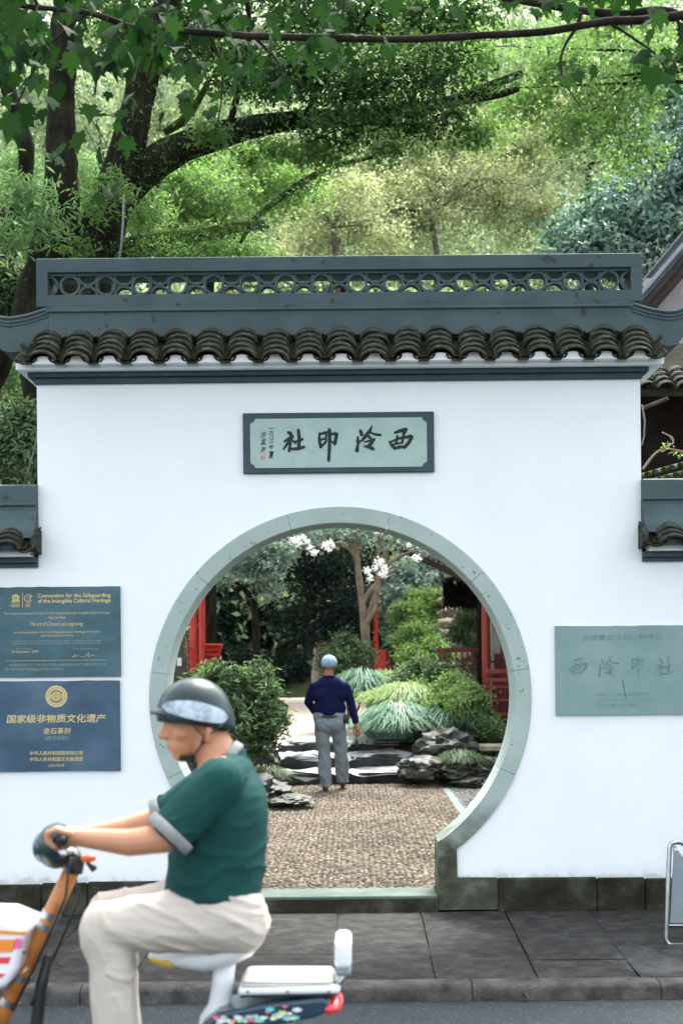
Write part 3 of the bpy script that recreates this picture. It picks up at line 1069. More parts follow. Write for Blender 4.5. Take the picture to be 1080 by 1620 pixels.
# lattice box
LX, ZB0, ZO0, ZO1, ZB1 = 2.145, 4.3065, 4.388, 4.548, 4.648
LO = 2.065
fy0, fy1 = -.040, WT - .10
b = MB()
b.box((RX - LX, fy0, ZB0), (RX + LX, fy1, ZO0), bev=.004)
b.box((RX - LX, fy0, ZO1), (RX + LX, fy1, ZB1), bev=.004)
b.box((RX - LX + .001, fy0 + .0005, ZO0 - .006), (RX - LO, fy1 - .001, ZO1 + .006))
b.box((RX + LO, fy0 + .0005, ZO0 - .006), (RX + LX - .001, fy1 - .001, ZO1 + .006))
b.box((RX - LO, fy0 + .025, ZO1 - .018), (RX + LO, fy1 - .03, ZO1 + .002))
b.box((RX - LO, fy0 + .025, ZO0 - .002), (RX + LO, fy1 - .03, ZO0 + .006))
lf = b.build('lattice_frame', M_['blue'], gate)
zc = (ZO0 + ZO1) / 2 - .004


def ring_me(name, ro, ri, a0, a1, y0, y1, n):
    V, F = [], []
    full = abs(a1 - a0) >= 359
    m_ = n if full else n + 1
    for j in range(m_):
        a = R(a0 + (a1 - a0) * j / n)
        c, s_ = math.cos(a), math.sin(a)
        V += [(ro * c, y0, ro * s_), (ri * c, y0, ri * s_), (ri * c, y1, ri * s_), (ro * c, y1, ro * s_)]
    for j in range(n):
        a, c = j * 4, ((j + 1) % m_) * 4
        for k in range(4):
            F.append((a + k, a + (k + 1) % 4, c + (k + 1) % 4, c + k))
    if not full:
        F += [(0, 1, 2, 3), (n * 4 + 3, n * 4 + 2, n * 4 + 1, n * 4)]
    b = MB()
    b.add(V, F)
    return b.mesh(name, smooth=35)


rm = ring_me('lattice_ring', .0755, .0575, 0, 360, -.010, .06, 24)
rt = ring_me('lattice_half_ring', .0735, .0555, 180, 360, -.006, .056, 12)
rb_ = ring_me('lattice_half_ring', .0735, .0555, 0, 180, -.006, .056, 12)
rs1 = ring_me('lattice_half_ring', .0735, .0555, -90, 90, -.006, .056, 12)
rs2 = ring_me('lattice_half_ring', .0735, .0555, 90, 270, -.006, .056, 12)
for i in range(16):
    xc = RX - 1.914 + .2553 * i
    link('lattice_ring', rm, M_['blue'], lf).matrix_basis = Matrix.Translation((xc, 0, zc))
    if i < 15:
        link('lattice_half_ring', rt, M_['blue'], lf).matrix_basis = Matrix.Translation((xc + .1277, .003, ZO1 - .017))
        link('lattice_half_ring', rb_, M_['blue'], lf).matrix_basis = Matrix.Translation((xc + .1277, .003, ZO0 + .004))
link('lattice_half_ring', rs1, M_['blue'], lf).matrix_basis = Matrix.Translation((RX - LO - .002, .003, zc))
link('lattice_half_ring', rs2, M_['blue'], lf).matrix_basis = Matrix.Translation((RX + LO + .002, .003, zc))


# ------------------------------------------------------------------ lower side walls
def side_wall(s, label):
    w_ = empty('side_wall', (s * 2.2, 0, 0))
    tag(w_, label, 'wall', 'low white walls beside the gate')
    xa, xb = (XR if s > 0 else XL), s * 7.0
    x0, x1 = sorted((xa, xb))
    b = MB()
    b.box((x0, 0.0, 0), (x1, WT, 2.50))
    b.build('wall_body', M_['plaster'], w_)
    b = MB()
    b.box((x0, -.032, 2.462), (x1, WT + .03, 2.490), bev=.003)
    b.box((x0, -.062, 2.4905), (x1, WT + .06, 2.530), bev=.003)
    b.build('cornice', M_['blue_dark'], w_)
    b = MB()
    ex = .05
    e0, e1 = (x0 + .035, x1) if s > 0 else (x0, x1 - .035)
    b.box((e0, -.128, 2.5305), (e1, WT + .12, 2.572), bev=.003)
    b.build('eave_band', M_['plaster'], w_)
    # skirt and ridge
    k0, k1 = (x0 - .004, x1) if s > 0 else (x0, x1 + .004)
    prof = [(-.055, 2.90), (-.062, 2.86), (-.085, 2.79), (-.125, 2.715), (-.135, 2.66), (WT + .135, 2.66), (WT + .085, 2.79), (WT + .055, 2.90)]
    b = MB()
    b.prism(prof, k0, k1, ax='x')
    b.prism([(-.070, 2.9005), (-.070, 3.035), (-.055, 3.045), (WT + .055, 3.045), (WT + .07, 3.035), (WT + .07, 2.9005)], k0 + .002, k1 - .002, ax='x')
    b.tube([(k0, -.066, 2.902), (k1, -.066, 2.902)], .010, 6)
    b.build('ridge_board', M_['blue'], w_)
    # tile course with blue filled ends
    x_first = (2.152 + .165) if s > 0 else (-2.138 - .165)
    tcs = sorted([x_first + s * .24 * i for i in range(9)])
    tile_roof(w_, tcs, -.235, 2.562, R(38), 3, .052, jit=.6)
    for xc in tcs:
        b = MB()
        arc = [(xc + .078 * math.cos(a), 2.566 + .062 * math.sin(a)) for a in [math.pi * k / 8 for k in range(9)]]
        b.prism(arc, -.205, -.10)
        b.build('tile_end_plug', M_['blue_dark'], w_)
    b = MB()
    hx = xa - s * .03
    h0, h1 = sorted((hx, hx + s * .035))
    b.prism([(-.20, 2.60), (-.20, 2.635), (-.10, 2.72), (-.02, 2.72), (-.02, 2.55), (-.12, 2.555)], h0, h1, ax='x')
    b.build('coping_end', M_['tile'], w_)
    b = MB()
    b.prism([(-.21, 2.575), (-.04, 2.69), (WT + .04, 2.69), (WT + .21, 2.575)], x0 + .03 if s > 0 else x0, x1 if s > 0 else x1 - .03, ax='x')
    b.build('roof_bed', M_['tile_dark'], w_)
    xx = abs(xa) - .002
    k = 0
    while xx < 6.9:
        Ls = random.uniform(.65, .85)
        c0, c1 = sorted((s * xx, s * (xx + Ls - .004)))
        b = MB()
        b.box((c0, -.030 + random.uniform(-.004, .003), -.02), (c1, .1, .216 + random.uniform(-.01, .008)), bev=.01)
        b.build('plinth_stone', M_['plinth'], w_)
        xx += Ls
    return w_


side_wall(-1, 'low white wall with tiled coping left of the moon gate, behind the two dark plaques')
side_wall(1, 'low white wall with tiled coping right of the moon gate, behind the green plaque')

# ------------------------------------------------------------------ plaques
W0 = 222.2


def wx(px, py): return P(px, py, 0).x
def wz(px, py): return P(px, py, 0).z


# name plaque
np_ = empty('name_plaque', (wx(535.5, 700), 0, wz(535.5, 700)))
tag(np_, 'long pale plaque with four brush characters above the moon opening', 'plaque')
x0, x1 = wx(385, 700), wx(686, 700)
z0, z1 = wz(535, 748.5), wz(535, 653.5)
b = MB()
b.box((x0, -.030, z0), (x1, .01, z1), bev=.004)
b.build('plaque_frame', M_['blue_dark'], np_)
i0, i1, j0, j1 = x0 + .052, x1 - .052, z0 + .036, z1 - .042
q = .03
poly = []
for (cx_, cz_, sx_, sz_) in ((i0, j0, 1, 1), (i1, j0, -1, 1), (i1, j1, -1, -1), (i0, j1, 1, -1)):
    pts = [(cx_, cz_ + sz_ * q * 1.3), (cx_ + sx_ * q * .25, cz_ + sz_ * q * 1.0), (cx_ + sx_ * q * .8, cz_ + sz_ * q * .8), (cx_ + sx_ * q, cz_ + sz_ * q * .25), (cx_ + sx_ * q * 1.3, cz_)]
    if sx_ * sz_ < 0: pts = pts[::-1]
    poly += pts
b = MB()
b.prism(poly, -.034, -.02)
b.build('plaque_panel', M_['panel'], np_)


def brush(name, strokes, ox, oy, k, parent, y, material):
    """brush characters: each stroke a ribbon of varying width with round ends; every stroke lies 0.3 mm above the last"""
    b = MB()
    for si, st in enumerate(strokes):
        pts = []
        for a, c in zip(st[:-1], st[1:]):
            for t in np.linspace(0, 1, 6)[:-1]:
                pts.append(tuple(a[q] + (c[q] - a[q]) * t for q in range(3)))
        pts.append(st[-1])
        W = []
        Lf, Rt = [], []
        for i, p in enumerate(pts):
            a, c = pts[max(0, i - 1)], pts[min(len(pts) - 1, i + 1)]
            dx, dy = c[0] - a[0], c[1] - a[1]
            l = math.hypot(dx, dy) or 1
            nx, ny = -dy / l, dx / l
            wv = p[2] * .5 * (1 + .10 * math.sin(i * 2.3 + si))
            Lf.append((p[0] + nx * wv, p[1] + ny * wv))
            Rt.append((p[0] - nx * wv, p[1] - ny * wv))
        def endcap(p, ref, wd):
            dx, dy = p[0] - ref[0], p[1] - ref[1]
            l = math.hypot(dx, dy) or 1
            dx, dy = dx / l, dy / l
            return [(p[0] + dx * wd * .5 * math.cos(t) - dy * wd * .5 * math.sin(t), p[1] + dy * wd * .5 * math.cos(t) + dx * wd * .5 * math.sin(t)) for t in (-.9, -.3, .3, .9)]
        e1 = endcap(pts[-1], pts[-2], pts[-1][2])
        e0 = endcap(pts[0], pts[1], pts[0][2])
        ring = Rt + e1[::1] + Lf[::-1] + e0[::1]
        vs = []
        for (u, v) in ring:
            wp = P(ox + u / k, oy + v / k, 0)
            vs.append((wp.x, y - .0003 * si, wp.z))
        # triangulate as strips: ribbon quads + caps
        n = len(pts)
        base = len(b.v)
        b.v += vs
        R0, E1, L0, E0 = 0, n, n + 4, n + 4 + n
        for i in range(n - 1):
            b.f.append((base + R0 + i, base + R0 + i + 1, base + L0 + n - 2 - i, base + L0 + n - 1 - i))
            b.mi.append(0)
        b.f.append(tuple(base + t for t in [R0 + n - 1] + [E1 + t for t in range(4)] + [L0]))
        b.f.append(tuple(base + t for t in [L0 + n - 1] + [E0 + t for t in range(4)] + [R0]))
        b.mi += [0, 0]
    return b.build(name, material, parent)


she = [[(478, 185, 34), (500, 195, 50), (512, 212, 40)], [(432, 288, 22), (475, 262, 36), (522, 232, 44)], [(520, 235, 44), (470, 310, 36), (424, 374, 22)],
       [(512, 240, 28), (500, 320, 32), (488, 392, 36)], [(525, 275, 24), (562, 305, 26)], [(592, 158, 36), (602, 250, 42), (598, 352, 40)],
       [(556, 285, 18), (600, 275, 26), (636, 262, 32)], [(522, 372, 34), (590, 368, 36), (655, 350, 34)]]
yin = [[(832, 192, 26), (828, 270, 36), (845, 350, 36)], [(834, 205, 26), (875, 192, 34), (915, 182, 34)], [(842, 268, 26), (902, 250, 26)],
       [(850, 345, 34), (895, 300, 26)], [(908, 185, 26), (902, 300, 24)], [(944, 155, 42), (946, 300, 40), (936, 502, 34)],
       [(948, 205, 26), (1028, 196, 38), (1004, 312, 40)], [(960, 288, 22), (1000, 300, 30)]]
ling = [[(215, 165, 36), (228, 205, 46)], [(186, 236, 24), (184, 292, 42)], [(212, 280, 18), (184, 330, 32), (176, 388, 50)],
        [(346, 106, 14), (322, 165, 40), (270, 230, 46), (226, 282, 24)], [(326, 186, 22), (382, 206, 30), (440, 214, 32)],
        [(306, 226, 28), (326, 246, 36)], [(256, 292, 18), (320, 280, 26), (374, 258, 26)], [(372, 262, 22), (345, 300, 38), (312, 330, 40)],
        [(262, 340, 24), (320, 350, 42), (356, 370, 40)]]
xi = [[(608, 186, 30), (670, 164, 46), (732, 150, 44)], [(728, 152, 34), (718, 195, 28)], [(632, 225, 28), (620, 300, 32)], [(706, 190, 36), (690, 290, 30)],
      [(545, 288, 24), (572, 335, 36), (606, 362, 40)], [(558, 292, 22), (650, 252, 32), (788, 228, 42)], [(796, 240, 40), (762, 300, 42), (716, 352, 42)],
      [(600, 366, 30), (660, 350, 40), (722, 345, 30)], [(590, 320, 24), (690, 300, 24)]]
for nm, st_, ox in (('brush_character', she, 390), ('brush_character', yin, 390), ('brush_character', ling, 540), ('brush_character', xi, 540)):
    brush(nm, st_, ox, 660, 7.2, np_, -.0346, M_['ink'])


def tx(name, s, px, py, hpx, y, material, parent, wpx=None, **kw):
    p = P(px, py, 0)
    return text_mesh(name, s, p.x, p.z, hpx / W0, y, material, parent, None if wpx is None else wpx / W0, **kw)


for ch, py in zip('一九八三年夏', (679, 685.5, 692, 699, 708.5, 721)):
    tx('small_character', ch, 429.5, py, 1.2 if ch == '一' else (7 if ch != '夏' else 12), -.0346, M_['ink'], np_, 8, bold=.03, shear=.2)
for ch, py in zip('沙孟海', (689, 700, 713)):
    tx('small_character', ch, 417, py, 10, -.0346, M_['ink'], np_, 9, bold=.02, shear=.2)
b = MB()
pc = P(416.5, 725.5, 0)
b.box((pc.x - .016, -.0350, pc.z - .016), (pc.x + .016, -.033, pc.z + .016))
b.build('seal_stamp', M_['seal'], np_)

# two plaques on the left
def slab_plaque(name, label, px0, px1, py0, py1, material, xlo=None):
    cx_, cy_ = (px0 + px1) / 2, (py0 + py1) / 2
    e = empty(name, (wx(cx_, cy_), 0, wz(cx_, cy_)))
    tag(e, label, 'plaque')
    b = MB()
    xa, xb = wx(px0, cy_), wx(px1, cy_)
    za, zb = wz(cx_, py1), wz(cx_, py0)
    nx = 16
    top = [(xa + (xb - xa) * k / nx, zb + random.uniform(-.003, .003)) for k in range(nx + 1)]
    bo = [(xa + (xb - xa) * k / nx, za + random.uniform(-.0015, .0015)) for k in range(nx + 1)]
    b.prism(bo + top[::-1], -.024, .01)
    b.build('plaque_board', material, e)
    return e


p1 = slab_plaque('heritage_plaque', 'upper dark teal plaque with English gold text on the white wall', -92, 191.5, 929, 1071, M_['plaque'])
p2 = slab_plaque('heritage_plaque', 'lower dark blue plaque with a round gold emblem and Chinese text', -92, 191, 1077.5, 1220, M_['plaque2'])
ty = -.0248
G1, G2 = M_['gold'], M_['gold_pale']
tx('lettering', 'Convention for the Safeguarding', 119, 943, 8.6, ty, G1, p1, 115, bold=.016)
tx('lettering', 'of the Intangible Cultural Heritage', 119, 951.2, 8.6, ty, G1, p1, 115, bold=.016)
tx('lettering', 'The Intergovernmental Committee for the Safeguarding of the Intangible Cultural Heritage', 92, 970.5, 4.6, ty, G1, p1, 167)
tx('lettering', 'has inscribed', 92, 976.7, 4.2, ty, G1, p1, 26)
tx('lettering', 'The art of Chinese seal engraving', 91.5, 988, 8.6, ty, G1, p1, 84, shear=.42)
tx('lettering', 'on the Representative List of the Intangible Cultural Heritage of Humanity', 92, 1000.3, 4.4, ty, G1, p1, 136)
tx('lettering', 'upon the proposal of China', 92, 1005.8, 4.2, ty, G1, p1, 51)
tx('lettering', 'Inscription on this List contributes to ensuring better visibility of the intangible cultural heritage', 92, 1014.2, 3.4, ty, G2, p1, 138)
tx('lettering', 'and awareness of its significance, and to encouraging dialogue which respects cultural diversity', 92, 1018.0, 3.4, ty, G2, p1, 140)
tx('lettering', 'Date of inscription', 40.5, 1026.5, 3.2, ty, G2, p1, 24)
tx('lettering', '30 September 2009', 41.5, 1031.5, 5.0, ty, G1, p1, 43, shear=.3)
tx('lettering', 'Director-General of the Organization', 138, 1026.5, 3.0, ty, G2, p1, 40)
b = MB()
sg = [(117, 1040, 1), (121, 1034, 1.4), (119, 1039, 1), (126, 1037, .9), (134, 1040, .9), (139, 1036, 1.2), (142, 1033, 1), (141, 1039, 1), (148, 1036, .9), (153, 1038, .8)]
brush('signature', [sg], 0, 0, 1.0, p1, ty, G2)
b = MB()
pa, pb = P(11, 1045.6, 0), P(170, 1045.6, 0)
b.box((pa.x, ty - .0008, pa.z - .0022), (pb.x, ty + .002, pa.z + .0022))
b.build('rule_line', G2, p1)
tx('lettering', '中国篆刻艺术于二〇〇九年九月三十日列入人类非物质文化遗产代表作名录特此公布', 93, 1051.5, 4.0, ty, G2, p1, 152)
tx('lettering', '保护非物质文化遗产政府间委员会应中国的提名批准列入', 56, 1058.8, 4.0, ty, G2, p1, 92)
# temple emblem and round emblem
b = MB()


def pbox(b, ax_, ay_, bx_, by_, y, t=.001):
    a_, c_ = P(ax_, by_, 0), P(bx_, ay_, 0)
    b.box((a_.x, y - t, a_.z), (c_.x, y + .002, c_.z))


pbox(b, 20.0, 951.6, 33.5, 953.2, ty)
pbox(b, 20.8, 949.8, 32.7, 951.3, ty)
for k in range(6):
    pbox(b, 21.4 + k * 1.95, 944.2, 22.5 + k * 1.95, 949.6, ty)
pbox(b, 20.8, 943.0, 32.7, 944.1, ty)
pt = [P(20.2, 942.8, 0), P(33.4, 942.8, 0), P(26.8, 940.2, 0)]
b.prism([(p.x, p.z) for p in pt], ty - .001, ty + .002)
for k, wd in enumerate((12.5, 16, 11)):
    pbox(b, 33.5 - wd - k, 955.2 + k * 2.2, 33.5, 956.2 + k * 2.2, ty)
b.build('temple_emblem', G1, p1)
b = MB()
pc = P(46.7, 947, 0)
for rr, wd, a0, a1 in ((6.0, 1.3, 20, 330), (3.4, 1.1, -120, 160)):
    pts = [(pc.x + rr / W0 * math.cos(R(a)), ty, pc.z + rr / W0 * math.sin(R(a))) for a in np.linspace(a0, a1, 24)]
    b.tube(pts, wd / W0 / 2, 5, flat=1)
ap = [P(43.5, 950.0, 0), P(46.7, 944.2, 0), P(49.9, 950.0, 0)]
b.tube([(p.x, ty, p.z) for p in ap], .5 / W0, 5)
for k in range(3):
    pbox(b, 42.2, 955.2 + k * 2.1, 50.6 - k, 956.1 + k * 2.1, ty)
pbox(b, 37.6, 938, 38.1, 961, ty)
b.build('round_emblem', G1, p1)
# lower plaque
pc = P(91, 1101.5, 0)
b = MB()


def disc(b, c, r, y, n=40, t=.001):
    b.prism([(c.x + r * math.cos(2 * math.pi * k / n), c.z + r * math.sin(2 * math.pi * k / n)) for k in range(n)], y - t, y + .002)


disc(b, pc, 17.2 / W0, ty)
emb = b.build('round_emblem', G1, p2)
b = MB()
for rr, a0, a1 in ((9.2, 20, 160), (9.2, 200, 340)):
    pts = [(pc.x + rr / W0 * math.cos(R(a)), ty - .0016, pc.z + rr / W0 * math.sin(R(a))) for a in np.linspace(a0, a1, 20)]
    b.tube(pts, 1.1 / W0, 5, flat=.4)
for sgn in (1, -1):
    pts = [(pc.x + u / W0, ty - .0016, pc.z + sgn * v / W0) for u, v in ((-10.5, .8), (-6.5, .8), (-4.8, 2.4), (0, 6.8), (4.8, 2.4), (6.5, .8), (10.5, .8))]
    b.tube(pts, .6 / W0, 4, flat=.4)
    for k in range(2):
        pts = [(pc.x + u / W0, ty - .0016, pc.z + v / W0) for u, v in ((-3.6 + 2.4 * k, sgn * .4), (-.6 + 2.4 * k, sgn * 3.2))]
        b.tube(pts, .5 / W0, 4, flat=.4)
pts = [(pc.x + 13.6 / W0 * math.cos(R(a)), ty - .0016, pc.z + 13.6 / W0 * math.sin(R(a))) for a in range(0, 360, 12)]
b.tube(pts, .3 / W0, 4, closed=True, flat=.4)
b.build('emblem_mark', M_['plaque2'], emb)
tx('lettering', '国家级非物质文化遗产', 90.5, 1136.5, 13.5, ty, G1, p2, 156, bold=.016, shear=.12)
tx('lettering', '金石篆刻', 92, 1155.8, 10, ty, G1, p2, 43, bold=.008, shear=.12)
tx('lettering', '（西泠印社）', 91.5, 1167.5, 7, ty, G2, p2, 37)
tx('lettering', '中华人民共和国国务院公布', 91, 1190.8, 6.8, ty, G1, p2, 84, bold=.01, shear=.1)
tx('lettering', '中华人民共和国文化部颁发', 91, 1200.5, 6.8, ty, G1, p2, 84, bold=.01, shear=.1)
tx('lettering', '2006年6月', 91, 1210.3, 4.8, ty, G1, p2, 25, shear=.1)
# right green plaque
p3 = slab_plaque('stone_plaque', 'worn pale green stone plaque with faint engraved characters', 877.5, 1096, 990, 1130.5, M_['gplaque'])
tx('lettering', '全国重点文物保护单位', 982, 1008.5, 9.5, ty, M_['engraved'], p3, 128, bold=.02)
eng = M_['engraved']
for st_, ox, cxs, cx0, cy0, k in ((xi, 540, 540, 680, 265, 9.0), (ling, 540, 540, 300, 255, 9.0), (yin, 390, 390, 925, 320, 11.0), (she, 390, 390, 540, 275, 8.2)):
    dst = {id(xi): (914, 1054), id(ling): (960, 1054), id(yin): (1006, 1055), id(she): (1048, 1054)}[id(st_)]
    sh = [[(u - cx0, v - cy0, w_ * .8) for (u, v, w_) in s_] for s_ in st_]
    brush('engraved_character', sh, dst[0], dst[1], k, p3, ty, eng)
tx('lettering', '中华人民共和国国务院', 983, 1098.5, 5.2, ty, eng, p3, 82)
tx('lettering', '二〇〇一年六月二十五日公布', 987, 1107, 5.2, ty, eng, p3, 96)
tx('lettering', '浙江省人民政府立', 980, 1115.5, 5.6, ty, eng, p3, 66)
brush('crack', [[(983, 1075, .7), (985, 1088, .9), (988, 1104, .5)]], 0, 0, 1, p3, ty - .001, M_['ink'])

# ------------------------------------------------------------------ folding sign stand at the right
sp_ = P(1068, 1490, -.98)
st = empty('sign_stand', (2.35, -.98, pav_z(-.98)))
tag(st, 'folding steel tube sign stand with a grey board, standing on the pavement', 'sign stand')


def rounded(pts, r, n=5):
    out = []
    m_ = len(pts)
    for i in range(m_):
        p, a, c = Vector(pts[i]), Vector(pts[i - 1]), Vector(pts[(i + 1) % m_])
        r_ = r[i] if isinstance(r, (list, tuple)) else r
        p0, p1_ = p + (a - p).normalized() * r_, p + (c - p).normalized() * r_
        for k in range(n + 1):
            t = k / n
            out.append((1 - t) ** 2 * p0 + 2 * t * (1 - t) * p + t * t * p1_)
    return out


k8 = 8.02 / FPX
y0_ = -.98
A = [P(1051.5, 1497, y0_), P(1150, 1497, y0_ + .0), P(1124, 1420, y0_ + .03), P(1076, 1332, y0_ + .06), P(1057, 1332, y0_ + .06)]
A = [P(1052, 1496, y0_), P(1196, 1496, y0_ - .02), P(1078, 1331, y0_ + .06), P(1058.5, 1334, y0_ + .06)]
loop = rounded(A, [.055, .06, .035, .03], 7)
b = MB()
b.tube(loop, .0155, 10, closed=True)
b.build('tube_frame', M_['steel'], st, smooth='all')
b = MB()
b.tube([P(1054, 1464, y0_ + .01), P(1162, 1464, y0_)], .011, 8)
b.build('cross_bar', M_['steel'], st, smooth='all')
pp = [P(1059, 1460, y0_ + .012), P(1156, 1460, y0_ + .0), P(1072, 1346, y0_ + .058), P(1065, 1346, y0_ + .058)]
b = MB()
b.add([p for p in pp] + [p + Vector((0, .008, 0)) for p in pp], [(0, 1, 2, 3), (7, 6, 5, 4), (0, 4, 5, 1), (1, 5, 6, 2), (2, 6, 7, 3), (3, 7, 4, 0)])
b.build('board', M_['board'], st)
b = MB()
bk = [P(1066, 1340, y0_ + .06), P(1078, 1470, y0_ + .42), P(1180, 1470, y0_ + .42), P(1082, 1338, y0_ + .06)]
bk[1].z = bk[2].z = pav_z(y0_ + .42) + .016
b.tube(bk, .0125, 8)
b.build('rear_leg', M_['steel'], st, smooth='all')

# dry leaf at the kerb and a few on the slabs
def dry_leaf(px, py, y, zoff, size, rot, label):
    me = bpy.data.meshes.new('dry_leaf')
    p = P(px, py, y)
    pts = [(0, -.5), (.22, -.2), (.45, -.05), (.28, .15), (.3, .42), (0, .5), (-.28, .38), (-.25, .1), (-.45, -.08), (-.2, -.22)]
    V = [(u * size, v * size, .18 * size * (abs(u) * 1.6 + v * v)) for u, v in pts] + [(0, 0, 0)]
    F = [(i, (i + 1) % 10, 10) for i in range(10)]
    me.from_pydata(V, [], F)
    o = link('dry_leaf', me, M_['pot_leaf'])
    o.location = (p.x, y, zoff)
    o.rotation_euler = (rot[0], rot[1], rot[2])
    tag(o, label, 'leaf', 'fallen leaves on the pavement')


dry_leaf(831, 1571, -1.84, -.125, .062, (.7, .5, .9), 'curled orange brown leaf caught against the kerb')
dry_leaf(97, 1532, -1.35, pav_z(-1.35) + .012, .045, (.1, .2, 1.0), 'small brown leaf on the dark slabs behind the orange bicycle stem')
dry_leaf(423, 1438, -.06, .008, .05, (.1, .1, 2.0), 'small brown leaf lying at the foot of the threshold')


# ================================================================== GARDEN BEHIND THE GATE
def limb_tube(b, pxs, Y, n=9, jit=.0, rough=.06, seed=0):
    """px polyline with radii in px -> tapered, knobbly limb; each node (px, py, r[, Y])"""
    pts, rad = [], []
    for i, nd in enumerate(pxs):
        yy = nd[3] if len(nd) > 3 else Y
        k = (yy - CAM_Y) / FPX
        pts.append(P(nd[0], nd[1], yy))
        rad.append(nd[2] * k)
    out, rr = [], []
    m_ = len(pts)
    for i in range(m_ - 1):
        p0, p1_, p2_, p3_ = pts[max(0, i - 1)], pts[i], pts[i + 1], pts[min(m_ - 1, i + 2)]
        for t in np.linspace(0, 1, 7)[:-1]:
            t2, t3 = t * t, t * t * t
            q = .5 * ((2 * p1_) + (p2_ - p0) * t + (2 * p0 - 5 * p1_ + 4 * p2_ - p3_) * t2 + (3 * p1_ - p0 - 3 * p2_ + p3_) * t3)
            out.append(q)
            r = rad[i] + (rad[i + 1] - rad[i]) * t
            rr.append(r * (1 + .14 * noise.noise(q * 4 + Vector((seed, 0, 0)))))
    out.append(pts[-1])
    rr.append(rad[-1])
    s = len(b.v)
    b.tube(out, rr, n)
    for i in range(s, len(b.v)):
        v = Vector(b.v[i])
        d = noise.noise(v * 9 + Vector((seed, 3, 1))) * rough * .5
        b.v[i] = tuple(v + Vector((d, d * .3, d * .6)) * max(rr) * 2.2)
    return out, rr


def tree_thing(name, label, loc, group=None, cat='tree'):
    e = empty(name, loc)
    return tag(e, label, cat, group)


def sticks(b, blobs, base, count, r0, seed=0):
    """branches from a trunk point out into the crown blobs"""
    rnd = random.Random(seed)
    for i in range(count):
        c, r = blobs[i % len(blobs)]
        end = Vector((c[0] + rnd.uniform(-.7, .7) * r[0], c[1] + rnd.uniform(-.7, .7) * r[1], c[2] + rnd.uniform(-.3, .8) * r[2]))
        st_ = Vector(base) + Vector((0, 0, rnd.uniform(-.25, .25) * abs(end.z - base[2])))
        mid = st_.lerp(end, .5) + Vector((rnd.uniform(-.2, .2), rnd.uniform(-.2, .2), rnd.uniform(-.05, .25))) * (end - st_).length * .5
        pts = [st_, st_.lerp(mid, .5) + Vector((0, 0, .03)), mid, mid.lerp(end, .5), end]
        b.tube(pts, [r0, r0 * .75, r0 * .55, r0 * .36, r0 * .15], 6)


# ---- rock steps
steps = empty('rock_steps', (.0, 8.4, .12))
tag(steps, 'dark wet natural rock steps leading up to the pale court', 'steps')


def step_stone(px0, px1, py, Y, depth, z, h, seed):
    xa, xb = P(px0, py, Y).x, P(px1, py, Y).x
    me = rock_mesh('step_stone', (1, 1, 1), seed, 4, .0)
    for v in me.vertices:
        c = v.co.copy()
        # superellipsoid slab with a wavy front edge and a slightly dished wet top
        f = lambda t: math.copysign(abs(t) ** .42, t)
        x = f(c.x) * (xb - xa) / 2
        y = f(c.y) * depth / 2
        zz = f(c.z) * h / 2
        q = Vector((x * 2.2 + seed * 5, y * 2.2, zz * 3))
        y += .10 * noise.fractal(q, 1.0, 2.0, 4) * (1 if c.y < 0 else .4)
        zz += .045 * noise.fractal(q * 1.7 + Vector((3, 3, 3)), 1.0, 2.0, 5)
        v.co = Vector((x, y, zz))
    me.update()
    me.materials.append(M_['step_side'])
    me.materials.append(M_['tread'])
    for pl in me.polygons:          # tops painted pale for sky glint, risers painted dark for shade
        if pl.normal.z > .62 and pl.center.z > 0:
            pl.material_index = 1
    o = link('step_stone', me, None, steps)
    o.matrix_basis = Matrix.Translation(((xa + xb) / 2, Y, z))
    return o


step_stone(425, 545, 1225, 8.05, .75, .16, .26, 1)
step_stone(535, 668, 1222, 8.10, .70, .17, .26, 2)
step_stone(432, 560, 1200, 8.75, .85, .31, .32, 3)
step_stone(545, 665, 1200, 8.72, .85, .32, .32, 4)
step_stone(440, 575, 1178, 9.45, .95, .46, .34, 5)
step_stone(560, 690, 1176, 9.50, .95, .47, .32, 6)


def rock(px, py, Y, rw, rh, seed, label, zc=None, rd=None, material='rock', amp=.30, rot=0):
    k = (Y - CAM_Y) / FPX
    p = P(px, py, Y)
    o = link('rock', rock_mesh('rock', (rw * k, (rd or rw) * k, rh * k), seed, 4, amp), M_[material])
    o.location = p if zc is None else (p.x, p.y, zc)
    o.rotation_euler = (0, rot, 0)
    tag(o, label, 'rock', 'rocks edging the garden path')
    return o


rock(703, 1184, 8.3, 48, 30, 11, 'large dark mossy rock right of the steps, under the drooping grass')
rock(668, 1216, 7.5, 40, 20, 12, 'low dark angular rock at the foot of the steps, nearest the walking man')
rock(722, 1218, 7.6, 46, 20, 13, 'broad dark layered rock between the steps and the stone bench')
rock(770, 1218, 7.5, 26, 22, 14, 'small dark rock at the ring edge under the stone bench')
rock(745, 1236, 7.3, 34, 8, 15, 'flat dark rock lying on the pebble border')
rock(412, 1205, 7.6, 30, 34, 16, 'mossy rock left of the steps below the narrow-leaved bush')
rock(395, 1250, 5.6, 62, 26, 17, 'dark ridged rock at the left edge of the pebble path')
rock(462, 1266, 5.2, 36, 9, 18, 'low tongue of dark rock reaching onto the pebble path')
rock(350, 1230, 6.4, 50, 46, 19, 'tall dark rock hidden behind the rider at the left path edge')

